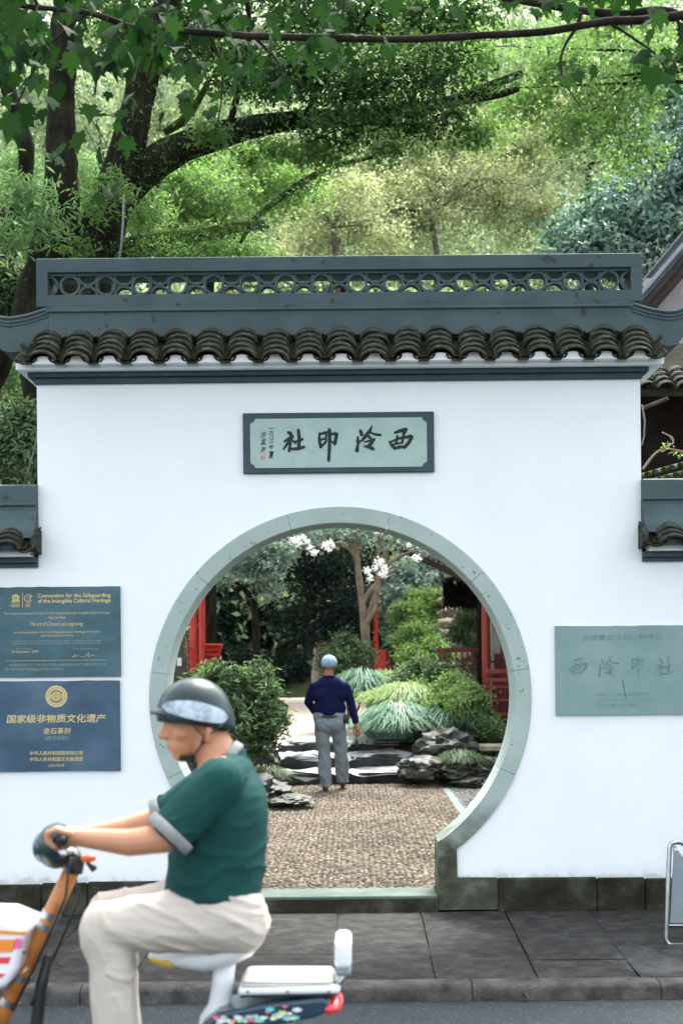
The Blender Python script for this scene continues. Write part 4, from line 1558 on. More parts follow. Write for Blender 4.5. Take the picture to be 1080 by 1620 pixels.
# stone bench on the right
be = empty('stone_bench', P(785, 1192, 8.1))
tag(be, 'low pale stone bench slab beside the rocks at the right edge of the moon opening', 'bench')
zt = P(785, 1178, 8.1).z
xa = P(757, 1178, 8.1).x
b = MB()
b.box((xa, 7.9, zt - .075), (xa + 1.3, 8.35, zt), bev=.01)
b.build('bench_slab', M_['boulder'], be)
for dx in (.2, 1.05):
    b = MB()
    b.box((xa + dx, 7.98, gz(8.1) - .1), (xa + dx + .1, 8.28, zt - .0755), bev=.006)
    b.build('leg', M_['rock'], be)


# ---- shrubs and grass clumps
def shrub(name, label, blobs_px, clumps, per, cr, size, asp, mname, group=None, four=False, up=.5, cat='shrub', shell=.45):
    bl = px_blobs(blobs_px)
    rs = random.Random(int(abs(bl[0][0][0]) * 1000) + clumps)
    for (c, r) in list(bl):         # uneven outline: smaller tufts and a few shoots standing out of every mound
        for q in range(4):
            a, el = rs.uniform(0, 2 * math.pi), rs.uniform(-.2, 1.4)
            f = rs.uniform(.85, 1.12)
            k_ = rs.uniform(.18, .42)
            bl.append(((c[0] + r[0] * f * math.cos(a) * math.cos(el), c[1] + r[1] * f * math.sin(a) * math.cos(el), c[2] + r[2] * f * math.sin(el)), (r[0] * k_, r[1] * k_, r[2] * k_ * rs.uniform(.8, 1.6))))
    c0 = bl[0][0]
    base_z = min(gz(c0[1]), min(c[2] - r[2] for c, r in bl)) if c0[1] < 20 else min(c[2] - r[2] for c, r in bl)
    e = empty(name, (c0[0], c0[1], base_z))
    tag(e, label, cat, group)
    crown('foliage', bl, clumps, per, cr, size, asp, M_[mname], e, up=up, four=four, shell=shell)
    b = MB()
    sticks(b, bl, (c0[0], c0[1], base_z + .05), 7, .018, seed=int(c0[0] * 100) + 5)
    b.build('stem', M_['bark_mid'], e)
    return e


shrub('shrub', 'dark narrow-leaved bush left of the steps, behind the rider\'s helmet', [(372, 1120, 52, 50, 6.4), (392, 1092, 40, 32, 6.7), (420, 1118, 30, 34, 6.6), (350, 1175, 60, 36, 6.1), (398, 1160, 40, 34, 6.3), (340, 1090, 36, 28, 6.8), (436, 1142, 16, 18, 6.6)], 460, 24, .07, .105, .22, 'lf_shrub', 'garden shrubs', True, .4, 'shrub', .25)
shrub('shrub', 'low leafy plant under the red lattice seat, top of the narrow-leaved bush', [(355, 1078, 46, 20, 7.6), (400, 1090, 30, 22, 7.6)], 130, 22, .06, .085, .28, 'lf_light', 'garden shrubs', True)
shrub('shrub', 'round mid green bush beside the walking man\'s cap', [(552, 1042, 34, 36, 12), (530, 1055, 26, 24, 11.6)], 300, 24, .06, .06, .5, 'lf_shrub', 'garden shrubs')
shrub('shrub', 'light green feathery nandina bush in front of the red post', [(658, 1016, 36, 30, 13.0), (648, 1042, 26, 20, 12.4), (684, 1036, 28, 22, 12.6)], 340, 24, .07, .075, .34, 'lf_light', 'garden shrubs')
shrub('shrub', 'dense small-leaved bush between the nandina and the drooping grass', [(684, 1078, 44, 26, 11.0), (650, 1082, 30, 20, 10.8), (716, 1080, 22, 18, 11.2)], 420, 24, .06, .055, .5, 'lf_shrub', 'garden shrubs')
shrub('shrub', 'bright green rounded bush at the right side of the moon opening', [(736, 1122, 42, 44, 8.9), (716, 1088, 28, 24, 9.3), (770, 1152, 26, 22, 8.8)], 560, 26, .06, .055, .5, 'lf_light', 'garden shrubs')
shrub('shrub', 'olive green mounded bush beside the boulder stair', [(668, 962, 34, 26, 17.5), (645, 975, 26, 22, 17), (690, 955, 18, 20, 17.6)], 320, 24, .08, .08, .45, 'lf_light', 'garden shrubs')
shrub('shrub', 'dark rounded bush between the boulder stair and the red column', [(742, 1000, 26, 36, 15.5), (728, 1020, 22, 22, 15.2), (750, 962, 18, 34, 16)], 300, 24, .07, .07, .5, 'lf_shrub', 'garden shrubs')
shrub('shrub', 'pale bluish bush behind the flowering tree trunk', [(634, 965, 28, 30, 18), (628, 1000, 20, 24, 18), (640, 920, 46, 40, 19), (690, 905, 30, 34, 20)], 520, 24, .09, .10, .42, 'lf_pale', 'garden shrubs')
shrub('shrub', 'warm green bush filling the bank between the nandina and the teal grass', [(612, 1088, 26, 18, 10.9), (650, 1072, 28, 18, 11.2), (668, 1098, 30, 18, 10.2)], 340, 24, .06, .06, .45, 'lf_light', 'garden shrubs')
shrub('shrub', 'leafy green bush in front of the red rails at the right', [(700, 1066, 24, 16, 10.2), (715, 1098, 30, 18, 9.8)], 260, 24, .06, .06, .5, 'lf_shrub', 'garden shrubs')
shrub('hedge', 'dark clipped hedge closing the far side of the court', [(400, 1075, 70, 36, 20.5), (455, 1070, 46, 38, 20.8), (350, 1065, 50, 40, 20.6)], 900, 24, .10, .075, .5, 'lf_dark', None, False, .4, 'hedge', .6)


def clump(label, px, py, Y, rw, rh, count, length, mname, width=.012, lean=1.0):
    k = (Y - CAM_Y) / FPX
    p = P(px, py, Y)
    e = empty('grass_clump', (p.x, p.y, p.z - rh * k))
    tag(e, label, 'grass clump', 'drooping grass clumps')
    blades('foliage', p.x, p.y, p.z - rh * k, rw * k, rw * k * .8, rh * k * 1.1, count, length, width, M_[mname], e, lean)
    return e


clump('widest teal green drooping grass clump at the edge of the rock steps', 628, 1128, 9.0, 56, 40, 4200, .42, 'lf_grass', .013, 1.1)
clump('teal drooping grass clump above the large mossy rock', 712, 1122, 9.0, 40, 40, 2400, .40, 'lf_grass', .013, 1.1)
clump('light green grass clump on top of the teal grass', 640, 1096, 9.9, 66, 30, 2600, .38, 'lf_grassl', .012)
clump('pale arching grass clump beside the walking man\'s right shoulder', 570, 1076, 11.0, 30, 36, 2000, .46, 'lf_grass', .014, 1.1)
clump('light green grass clump at the foot of the red post', 614, 1076, 11.6, 36, 26, 1300, .40, 'lf_grassl', .012)
clump('small dark grass tuft growing on the rocks near the stone bench', 728, 1198, 7.5, 30, 16, 1100, .22, 'lf_shrub', .009)
clump('thin grass tuft below the narrow-leaved bush at the steps\' left end', 420, 1225, 6.6, 30, 16, 900, .24, 'lf_shrub', .009)

# ---- flowering tree with pale bark
ft = tree_thing('flowering_tree', 'slender pale-barked tree with white flower clusters in the middle of the garden', (P(578, 1050, 13).x, 13, gz(13)))
b = MB()
limb_tube(b, [(580, 1075, 8), (579, 1030, 7.5), (577, 985, 7)], 13, seed=1)
limb_tube(b, [(577, 990, 6.5), (571, 940, 5.5), (566, 895, 5), (563, 850, 4), (568, 800, 3)], 13, seed=2)
limb_tube(b, [(578, 988, 6), (590, 955, 5.5), (598, 920, 5), (597, 880, 4), (604, 830, 3)], 13, seed=3)
limb_tube(b, [(573, 955, 5), (586, 935, 4.5), (596, 925, 4)], 13, seed=4)
limb_tube(b, [(580, 985, 4), (592, 965, 3.5), (597, 945, 3)], 12.8, seed=5)
b.build('trunk', M_['bark_pale'], ft, smooth='all')
for nodes in ([(566, 890, 4), (552, 868, 3.2), (530, 860, 2.4), (505, 868, 1.6)], [(565, 880, 3.5), (548, 850, 2.6), (520, 842, 1.8)], [(598, 905, 4), (625, 885, 3.2), (655, 872, 2.2), (668, 880, 1.2)], [(598, 890, 3.5), (618, 862, 2.6), (632, 842, 1.8)], [(600, 915, 2.8), (620, 905, 2), (636, 892, 1.4)]):
    b = MB()
    limb_tube(b, nodes, 13, 7, seed=nodes[0][0])
    b.build('branch', M_['bark_pale'], ft, smooth='all')
crown('crown', px_blobs([(525, 850, 60, 18, 13), (600, 845, 50, 26, 13.2), (655, 860, 30, 26, 13), (480, 850, 30, 14, 12.6), (560, 800, 90, 30, 13)]), 260, 16, .10, .075, .45, M_['lf_pale'], ft)
for (px, py, r) in ((468, 853, 6), (472, 862, 6), (486, 857, 5), (497, 874, 6), (514, 862, 6), (519, 868, 5), (526, 864, 4), (582, 905, 8), (583, 915, 6), (600, 889, 7), (607, 908, 8), (603, 840, 6), (617, 844, 5), (659, 883, 6), (646, 862, 4), (596, 842, 4), (463, 856, 5), (478, 850, 5), (490, 866, 5), (522, 858, 5), (612, 836, 5), (594, 898, 5), (608, 898, 5)):
    p = P(px, py, 11.9)
    k = r * .95 * 20.9 / FPX
    n_ = 42
    d = unit(rng.normal(size=(n_, 3)))
    pos = np.array(p) + d * k * np.array([1.25, .9, 1.15]) * rng.uniform(.2, 1.15, n_)[:, None]
    V, F, T = leaf_arrays(pos, unit(d + rng.normal(size=(n_, 3)) * .9), k * .62, .85, np.ones(n_), four=True)
    link('blossom', np_mesh('blossom', V, F, 3, T), M_['petal'], ft)


# ---- red pavilion, left
def lattice_seat(b, x0, x1, y, z0, z1, lean, n, hz):
    """slatted curved seat back leaning outwards (towards -Y / sideways)"""
    f = lambda t: y - lean * (t ** 1.6)
    for k in range(n + 1):
        x = x0 + (x1 - x0) * k / n
        pts = [(x, f(t), z0 + (z1 - z0) * t) for t in (0, .35, .7, 1)]
        b.tube(pts, .018, 5)
    for t in hz:
        b.box((x0 - .02, f(t) - .022, z0 + (z1 - z0) * t - .022), (x1 + .02, f(t) + .022, z0 + (z1 - z0) * t + .022))


pv = empty('red_pavilion', (P(300, 1060, 11.5).x, 11.5, gz(11.5)))
tag(pv, 'red pavilion with lattice seat back at the left edge of the moon opening', 'pavilion')
for (pxa, pxb, Y, ytop) in ((300, 313, 11.5, 700), (315, 328, 12.3, 700)):
    a_, c_ = P(pxa, 1062, Y), P(pxb, 1062, Y)
    r = (c_.x - a_.x) / 2
    b = MB()
    b.tube([((a_.x + c_.x) / 2, Y, gz(Y) - .05), ((a_.x + c_.x) / 2, Y, P(300, 760, Y).z)], r, 16)
    b.build('column', M_['red'], pv, smooth=30)
# lattice seat backs: one facing, one in side view
za, zb_ = P(320, 1058, 11.6).z, P(320, 1020, 11.6).z
xl, xr = P(296, 1040, 11.2).x, P(303, 1040, 11.2).x
Xa, Xb = P(327, 1055, 11.9).x, P(351, 1021, 11.9).x
b = MB()
Ys = 11.35
for k in range(6):
    t_ = k / 5
    pA_, pB_ = P(325 + 18 * t_, 1060, Ys), P(325 + 26 * t_, 1020, Ys - .25)
    b.tube([pA_, pA_.lerp(pB_, .5) + Vector((-.01, .02, 0)), pB_], .016, 6)
for k in range(6):
    t_ = k / 5
    pA_, pB_ = P(324, 1060 - 40 * t_, Ys - .25 * t_), P(344 + 8 * t_, 1060 - 40 * t_, Ys - .25 * t_)
    b.tube([pA_, pB_], .020 if k in (0, 5) else .015, 6)
b.add([P(325, 1059, Ys + .03), P(342, 1059, Ys + .03), P(349, 1021, Ys - .21), P(325, 1021, Ys - .21)], [(0, 1, 2, 3)])
b.build('lattice_seat_back', M_['red'], pv)
b = MB()
x_ = P(283, 1040, 11.3).x
for k in range(5):
    b.box((x_ + k * .045, 11.26, za - .02), (x_ + k * .045 + .016, 11.29, zb_ + .09))
for k in range(5):
    b.box((x_ - .02, 11.255, za + k * .10), (x_ + .2, 11.295, za + k * .10 + .02))
b.build('lattice_panel', M_['red'], pv)
b = MB()
xs0 = P(250, 1065, 11.5).x
b.box((xs0, 11.2, za - .12), (Xa + .02, 12.6, za - .03), bev=.01)
b.build('seat', M_['red_dark'], pv)
b = MB()
b.box((xs0 - .6, 11.4, gz(11.5) - .1), (Xa - .03, 12.6, za - .1205))
b.build('base', M_['boulder'], pv)
b = MB()
zr = P(300, 760, 11.5).z
b.prism([(xs0 - 1.6, zr), (Xb + .5, zr), (Xb + .2, zr + .12), ((xs0 + Xb) / 2 - .5, zr + 1.1), (xs0 - 1.6, zr + 1.1)], 10.6, 13.4)
b.build('roof', M_['slate'], pv)

# red post with panel in the middle
mp_ = empty('red_post', (P(595, 1062, 17).x, 17, gz(17)))
tag(mp_, 'thin red post with a red panel at its foot behind the flowering tree', 'post')
a_ = P(595, 1062, 17)
b = MB()
b.tube([(a_.x, 17, gz(17)), (a_.x, 17, P(595, 948, 17).z)], .05, 12)
b.build('column', M_['red'], mp_, smooth=30)
b = MB()
c0, c1 = P(593, 1064, 16.9), P(611, 1028, 16.9)
b.box((c0.x, 16.86, gz(17)), (c1.x - .012, 16.92, c1.z), bev=.006)
b.build('panel', M_['red'], mp_)
b = MB()
b.box((c1.x - .005, 16.88, gz(17)), (c1.x + .06, 16.96, c1.z), bev=.006)
b.build('side_panel', M_['red_dark'], mp_)
for k in range(3):
    b = MB()
    zz = P(630, 1030 + 12 * k, 17).z
    b.box((c1.x + .06, 16.93, zz - .02), (c1.x + 1.6, 16.96, zz + .02))
    b.build('rail', M_['red_dark'], mp_)

# red pavilion, right
pr = empty('red_pavilion', (P(790, 1080, 9.8).x, 9.8, gz(9.8)))
tag(pr, 'dark red pavilion with a slatted balustrade at the right edge of the moon opening', 'pavilion')
Yc = 10.0
a_, c_ = P(762, 1080, Yc), P(775, 1080, Yc)
b = MB()
b.tube([((a_.x + c_.x) / 2, Yc, gz(Yc) - .05), ((a_.x + c_.x) / 2, Yc, P(768, 860, Yc).z)], (c_.x - a_.x) / 2, 16)
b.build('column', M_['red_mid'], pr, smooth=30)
b = MB()
a2, c2 = P(757, 1080, 10.6), P(763, 1080, 10.6)
b.box((a2.x, 10.55, gz(10)), (c2.x, 10.7, P(760, 860, 10.6).z))
b.build('rear_post', M_['darkwood'], pr)
b = MB()
a3, c3 = P(776, 1034, 11.2), P(792, 930, 11.2)
b.box((a3.x, 11.15, a3.z), (c3.x, 11.22, c3.z + .6))
b.build('wall_panel', M_['mauve'], pr)
b = MB()
a4, c4 = P(792, 1075, 11.1), P(830, 930, 11.1)
b.box((a4.x, 11.0, gz(11)), (c4.x + 1.2, 11.2, c4.z + .6))
b.box((a3.x, 11.06, gz(11)), (a4.x - .002, 11.14, a3.z - .002))
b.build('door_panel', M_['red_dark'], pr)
for k in range(2):
    b = MB()
    p0, p1_ = P(777, 1045 + 14 * k, 10.98), P(781, 1035 + 14 * k, 10.98)
    b.box((p0.x, 10.97, p0.z), (p1_.x, 11.055, p1_.z))
    b.build('glazed_square', M_['mauve'], pr)
# horizontal rails towards the left
for (py, h) in ((1029, .035), (1046, .02)):
    b = MB()
    p0, p1_ = P(690, py, 10.9), P(764, py, 10.9)
    b.box((p0.x, 10.86, p0.z - h), (p1_.x, 10.92, p0.z + h))
    b.build('rail', M_['red_dark'], pr)
b = MB()
for k in range(8):
    p0 = P(694 + 9 * k, 1046, 10.9)
    b.box((p0.x - .012, 10.88, p0.z - .3), (p0.x + .012, 10.9, p0.z + .15))
b.build('baluster', M_['red_dark'], pr)
# near balustrade with seat back
zt_, zbm = P(790, 1062, 9.7).z, P(790, 1135, 9.7).z
xa_ = P(768, 1062, 9.7).x
for (py, h) in ((1062, .035), (1076, .03), (1087, .02), (1108, .02), (1130, .03)):
    b = MB()
    z_ = P(790, py, 9.7).z
    b.box((xa_, 9.62 + .0, z_ - h), (xa_ + 1.6, 9.68, z_ + h), bev=.006)
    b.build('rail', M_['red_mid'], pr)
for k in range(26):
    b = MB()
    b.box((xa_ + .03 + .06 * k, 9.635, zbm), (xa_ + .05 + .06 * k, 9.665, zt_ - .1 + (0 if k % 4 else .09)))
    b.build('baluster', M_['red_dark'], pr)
b = MB()
zz = P(770, 862, 10).z
xx = P(735, 862, 10).x
b.prism([(xx, zz + .0), (xx + 3.2, zz + .05), (xx + 3.2, zz + 1.4), (xx + 1.3, zz + .75), (xx + .2, zz + .18)], 9.2, 12.4)
b.build('roof', M_['slate'], pr)

# small dark roof with hanging thatch above the boulder stair
th_ = empty('thatched_roof', P(735, 940, 14.5))
tag(th_, 'dark drooping thatched eave above the boulder stair inside the moon opening', 'roof')
pA, pB, pC, pD = P(702, 922, 14.2), P(730, 908, 14.6), P(790, 900, 15.0), P(800, 962, 14.0)
b = MB()
b.add([pA, pB, pC, pC + Vector((.8, 1.5, .1)), pA + Vector((.1, 1.6, .1)), pB + Vector((0, .5, .03))], [(0, 1, 5), (1, 2, 3, 5), (0, 5, 4), (5, 3, 4)])
b.tube([pA, pB, pC], .05, 8)
b.build('roof_ridge', M_['slate'], th_)
n_ = 1500
u = rng.uniform(0, 1, n_)
topx = np.array(pA)[None] * (1 - u)[:, None] + np.array(P(800, 912, 14.2))[None] * u[:, None]
tv = rng.uniform(0, 1, n_) ** .8
lenz = P(702, 922, 14.2).z - P(702, 965, 14.2).z
pos = topx + np.stack([rng.normal(0, .02, n_), -.25 * tv + rng.normal(0, .03, n_), -lenz * tv * rng.uniform(.7, 1, n_)], 1)
V, F, T = leaf_arrays(pos, unit(np.tile(np.array([[0, -1, .4]]), (n_, 1)) + rng.normal(0, .2, (n_, 3))), .26, .09, rng.uniform(0, .5, n_), tdir=np.tile(np.array([[0., -.3, -1.]]), (n_, 1)))
link('thatch', np_mesh('thatch', V, F, 3, T), M_['darkwood'], th_)
b = MB()
for q in (.75,):
    b = MB()
    c = P(712 + 60 * q, 962, 14.9)
    b.tube([(c.x, 14.9, c.z + .35), (c.x, 14.9, gz(14.9))], .05, 8)
    b.build('post', M_['darkwood'], th_)

# boulder stair
bs = empty('boulder_stair', P(712, 1025, 17))
tag(bs, 'rough stair of brown boulders climbing behind the garden at the right', 'stair')
for i, (px, py, rw, rh) in enumerate(((712, 1022, 24, 9), (716, 1005, 26, 10), (712, 986, 24, 9), (716, 968, 24, 8), (712, 952, 22, 8), (714, 936, 20, 7), (712, 1036, 30, 10))):
    Y = 15.2 + .5 * i if i < 6 else 14.8
    k = (Y - CAM_Y) / FPX
    o = link('boulder', rock_mesh('boulder', (rw * k, rw * k * .9, rh * k), 30 + i, 3, .25), M_['boulder'], bs)
    o.matrix_basis = Matrix.Translation(P(px, py, Y))

# upper tiled eave inside the opening
ue = empty('tiled_eave', P(670, 865, 13.5))
tag(ue, 'tiled eave corner of a dark roof at the upper right inside the moon opening', 'roof')
for k in range(12):
    b = MB()
    c0, c1 = P(636 + k * 8.5, 856 + k * 4.0, 13.6), P(640 + k * 8.5, 838 + k * 3.0, 14.6)
    b.tube([c0, c1], .045, 6)
    b.build('tile', M_['pale_tile'], ue)
b = MB()
q = [P(632, 862, 13.62), P(742, 914, 13.62), P(745, 895, 14.8), P(640, 838, 14.8)]
b.add(q + [p + Vector((0, 0, -.12)) for p in q], [(0, 1, 2, 3), (7, 6, 5, 4), (0, 4, 5, 1), (1, 5, 6, 2), (2, 6, 7, 3), (3, 7, 4, 0)])
b.build('eave_board', M_['soffit'], ue)

# tree trunk with a white tag, left edge of the opening
tt = tree_thing('tagged_tree', 'mossy tree trunk with a small white tag at the left edge of the moon opening', (P(285, 1090, 8.5).x, 8.5, gz(8.5)))
b = MB()
limb_tube(b, [(282, 1140, 17), (284, 1080, 15), (283, 1030, 13), (278, 980, 13), (270, 900, 12), (262, 780, 10)], 8.5, 12, seed=8)
b.build('trunk', M_['bark_mid'], tt, smooth='all')
b = MB()
a_ = P(284, 1047, 8.38)
b.box((a_.x - .03, 8.36, a_.z - .055), (a_.x + .03, 8.37, a_.z + .055))
b.build('tag', M_['white_plastic'], tt)
b = MB()
b.tube([P(298, 1035, 8.5), P(283, 1040, 8.36), P(268, 1036, 8.5)], .005, 5)
b.build('string', M_['cable'], tt)
crown('foliage', px_blobs([(282, 1010, 16, 26, 8.5)]), 30, 14, .05, .07, .3, M_['lf_shrub'], tt)

# brown trunk near the walker
bt = tree_thing('old_tree', 'brown weathered tree trunk just left of the walking man\'s cap', (P(503, 1070, 18).x, 18, gz(18)))
b = MB()
limb_tube(b, [(503, 1085, 11), (503, 1050, 9), (506, 1010, 7.5), (508, 960, 6), (500, 880, 5), (510, 780, 4)], 18, 12, seed=9)
b.build('trunk', M_['boulder'], bt, smooth='all')
bl = px_blobs([(505, 1003, 26, 22, 16.8), (520, 940, 60, 50, 17), (500, 880, 60, 50, 17), (545, 985, 36, 30, 17.2), (470, 985, 36, 34, 17.4), (520, 820, 90, 60, 19), (450, 850, 70, 60, 20), (540, 900, 60, 50, 19.5), (400, 800, 80, 60, 19)])
crown('crown', bl, 1300, 20, .16, .10, .45, M_['lf_dark'], bt)

# evergreens behind the court
ev = tree_thing('evergreen_tree', 'dark evergreen mass left of centre behind the court', (P(380, 1060, 23).x, 23, 1.6), 'evergreens behind the court')
bl = px_blobs([(370, 980, 90, 70, 22), (330, 1000, 80, 90, 22.5), (450, 1000, 70, 70, 23), (400, 900, 90, 60, 23.5), (480, 940, 60, 60, 23), (300, 900, 90, 90, 24)])
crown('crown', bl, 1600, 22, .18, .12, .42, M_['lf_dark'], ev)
b = MB()
limb_tube(b, [(380, 1090, 16), (382, 1000, 13), (376, 900, 9), (380, 820, 6)], 23.5, seed=10)
limb_tube(b, [(440, 1090, 12), (442, 1000, 10), (450, 900, 7)], 23.8, seed=11)
b.build('trunk', M_['bark'], ev, smooth='all')
ev2 = tree_thing('evergreen_tree', 'dark evergreen behind the flowering tree and red post', (P(560, 1060, 24).x, 24, 2.6), 'evergreens behind the court')
bl = px_blobs([(570, 1000, 60, 70, 22), (540, 930, 60, 60, 23), (610, 900, 60, 70, 24), (680, 880, 60, 60, 25), (740, 900, 70, 80, 25), (620, 1000, 60, 60, 23), (720, 990, 60, 60, 24), (780, 980, 50, 90, 22)])
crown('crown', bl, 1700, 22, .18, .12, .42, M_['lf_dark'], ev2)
b = MB()
limb_tube(b, [(560, 1090, 14), (558, 1000, 12), (552, 900, 9), (556, 800, 6)], 24, seed=12)
b.build('trunk', M_['bark'], ev2, smooth='all')
os_ = tree_thing('pale_leaved_tree', 'tree with pale bluish leaf sprays inside the upper left of the moon opening', (P(410, 1080, 16).x, 16, gz(16)))
bl = px_blobs([(412, 900, 34, 30, 15), (430, 880, 34, 22, 15.2), (392, 885, 30, 30, 15.4), (425, 935, 22, 14, 15), (350, 920, 18, 12, 15), (455, 870, 20, 18, 15.5), (365, 870, 30, 30, 15.6)])
crown('crown', bl, 330, 22, .085, .085, .42, M_['lf_pale'], os_, up=1.2)
b = MB()
limb_tube(b, [(408, 1100, 7), (405, 1000, 6), (402, 940, 5), (410, 880, 4)], 15.8, seed=13)
limb_tube(b, [(404, 950, 4), (380, 925, 3), (352, 915, 2)], 15.6, seed=14)
limb_tube(b, [(404, 940, 4), (425, 905, 3), (450, 875, 2)], 15.5, seed=15)
b.build('trunk', M_['bark'], os_, smooth='all')

# ================================================================== TREES ABOVE THE WALL
# big camphor with several leaning stems
ca_ = tree_thing('camphor_tree', 'big dark mossy tree with leaning stems and a long arching limb behind the gate', (P(90, 1300, 4).x, 4.0, .06))
limbs = [
    [(125, 1310, 62), (112, 900, 56), (92, 640, 50), (66, 520, 46), (76, 430, 38), (96, 330, 29), (97, 220, 23), (99, 90, 22), (108, -60, 19), (120, -240, 14)],
    [(95, 700, 50), (128, 480, 44), (150, 400, 38), (172, 330, 32), (205, 220, 27), (232, 110, 24), (262, 20, 21), (300, -140, 16)],
    [(165, 350, 30), (205, 290, 30), (245, 257, 27), (300, 228, 24), (360, 210, 20), (425, 196, 17), (490, 188, 14), (560, 184, 11), (650, 172, 9), (735, 155, 9), (785, 132, 7), (826, 116, 5)],
    [(735, 158, 7), (780, 152, 6), (820, 140, 4.5)],
    [(140, 430, 26), (190, 402, 20), (245, 384, 16), (305, 374, 11), (360, 362, 9), (420, 354, 6)],
]
for i, nodes in enumerate(limbs):
    b = MB()
    limb_tube(b, nodes, 4.0 + .15 * i, 14 if i < 3 else 10, seed=20 + i)
    b.build('trunk' if i == 0 else 'limb', M_['bark'] if i < 4 else M_['bark_moss'], ca_, smooth='all')
b = MB()
limb_tube(b, [(225, 430, 15), (230, 360, 13), (232, 320, 11), (250, 280, 9), (300, 235, 7)], 5.2, seed=33)
limb_tube(b, [(260, 210, 6), (290, 190, 7), (310, 165, 6), (330, 130, 4)], 4.6, seed=34)
limb_tube(b, [(380, 385, 3), (405, 345, 4.5), (445, 312, 6), (485, 284, 5.5), (530, 262, 4), (600, 245, 2.5), (660, 215, 1.5)], 5.0, seed=35)
b.build('mossy_limb', M_['bark_moss'], ca_, smooth='all')
for nodes in ([(600, 20, 5), (605, 60, 4), (600, 130, 2)], [(700, 140, 3), (690, 80, 2.5), (660, 40, 2)], [(480, 185, 5), (520, 120, 4), (560, 60, 3), (600, -20, 3)], [(360, 210, 6), (380, 130, 5), (395, 40, 4), (380, -40, 4)]):
    b = MB()
    limb_tube(b, nodes, 4.2, 7, seed=nodes[0][0])
    b.build('branch', M_['bark'], ca_, smooth='all')
bl = px_blobs([(600, 130, 130, 66, 3.6), (470, 115, 110, 66, 3.8), (700, 105, 80, 60, 3.8), (640, 195, 100, 42, 3.6), (540, 205, 70, 30, 3.5), (380, 110, 90, 60, 4.4), (300, 60, 110, 60, 4.6), (560, 30, 160, 50, 4.4), (720, 185, 40, 44, 3.7),
               (720, 30, 110, 44, 4.2), (450, -60, 260, 60, 4.6), (200, 20, 100, 50, 5.0)], .55)
crown('crown', bl, 1650, 16, .10, .062, .5, M_['lf_camphor'], ca_, four=True, shell=.2, up=.8)
bl = px_blobs([(610, 235, 60, 24, 3.4), (500, 240, 70, 26, 3.8), (440, 235, 40, 18, 3.6), (330, 210, 60, 18, 4.0), (760, 215, 60, 34, 3.9), (400, 250, 50, 26, 4.8)], .5)
crown('foliage', bl, 260, 12, .07, .062, .5, M_['lf_bright'], ca_, four=True, shell=.1)
# leafy shoots hanging along the stems
crown('foliage', px_blobs([(150, 320, 26, 50, 3.6), (185, 300, 26, 40, 3.5), (222, 345, 22, 40, 3.8), (250, 330, 26, 30, 4.6), (130, 395, 36, 22, 3.7), (265, 400, 60, 12, 4.4)], .6), 170, 12, .06, .062, .30, M_['lf_bright'], ca_, four=True, shell=.1, up=.3)
# ferns and moss growing along the limbs
fp = []
for nodes in limbs[:3] + [limbs[4], limbs[4], [(400, 350, 8), (445, 312, 10), (485, 284, 9), (530, 262, 8)]]:
    for a_, c_ in zip(nodes[:-1], nodes[1:]):
        if a_[1] > 520: continue
        for t in np.linspace(0, 1, 10):
            fp.append((a_[0] + (c_[0] - a_[0]) * t, a_[1] + (c_[1] - a_[1]) * t, a_[2] + (c_[2] - a_[2]) * t))
fp = np.array(fp)
idx = rng.choice(len(fp), 4200)
an = rng.uniform(0, 2 * np.pi, 4200)
kk = 13 / FPX
pos = np.array([list(P(fp[i, 0], fp[i, 1], 3.95)) for i in idx])
rr = fp[idx, 2] * kk * rng.uniform(.85, 1.25, 4200)
dirv = np.stack([np.cos(an), -np.abs(rng.normal(0, .8, 4200)), np.sin(an)], 1)
pos = pos + unit(dirv) * rr[:, None] + np.stack([np.zeros(4200), rng.uniform(-.02, .3, 4200), np.zeros(4200)], 1)
V, F, T = leaf_arrays(pos, unit(rng.normal(size=(4200, 3)) + np.array([0, -.5, .6])), .050, .34, np.clip(rng.normal(.35, .3, 4200), 0, 1))
link('moss', np_mesh('moss', V, F, 3, T), M_['lf_camphor'], ca_, 'stuff')

# second dark trunk at the far left
lt = tree_thing('old_tree', 'dark trunk cut by the left edge, behind the tiled wall coping', (P(-5, 1300, 5).x, 5.2, .06))
b = MB()
limb_tube(b, [(-70, 1300, 60), (-50, 700, 40), (-12, 540, 42), (2, 450, 30), (6, 400, 22), (-14, 320, 16), (-36, 200, 14), (-60, 40, 12)], 5.2, 14, seed=41)
b.build('trunk', M_['bark'], lt, smooth='all')
b = MB()
limb_tube(b, [(8, 390, 11), (34, 310, 12), (42, 235, 13), (22, 165, 12), (0, 105, 11), (-30, 40, 10), (-60, -60, 8)], 5.4, 12, seed=42)
b.build('limb', M_['bark'], lt, smooth='all')
crown('crown', px_blobs([(30, 700, 40, 50, 3.0), (5, 720, 50, 50, 3.2), (42, 665, 24, 30, 3.0), (50, 720, 20, 40, 2.8), (20, 470, 60, 50, 5.0), (60, 460, 30, 40, 5.2)]), 380, 20, .08, .085, .35, M_['lf_shrub'], lt, four=True)

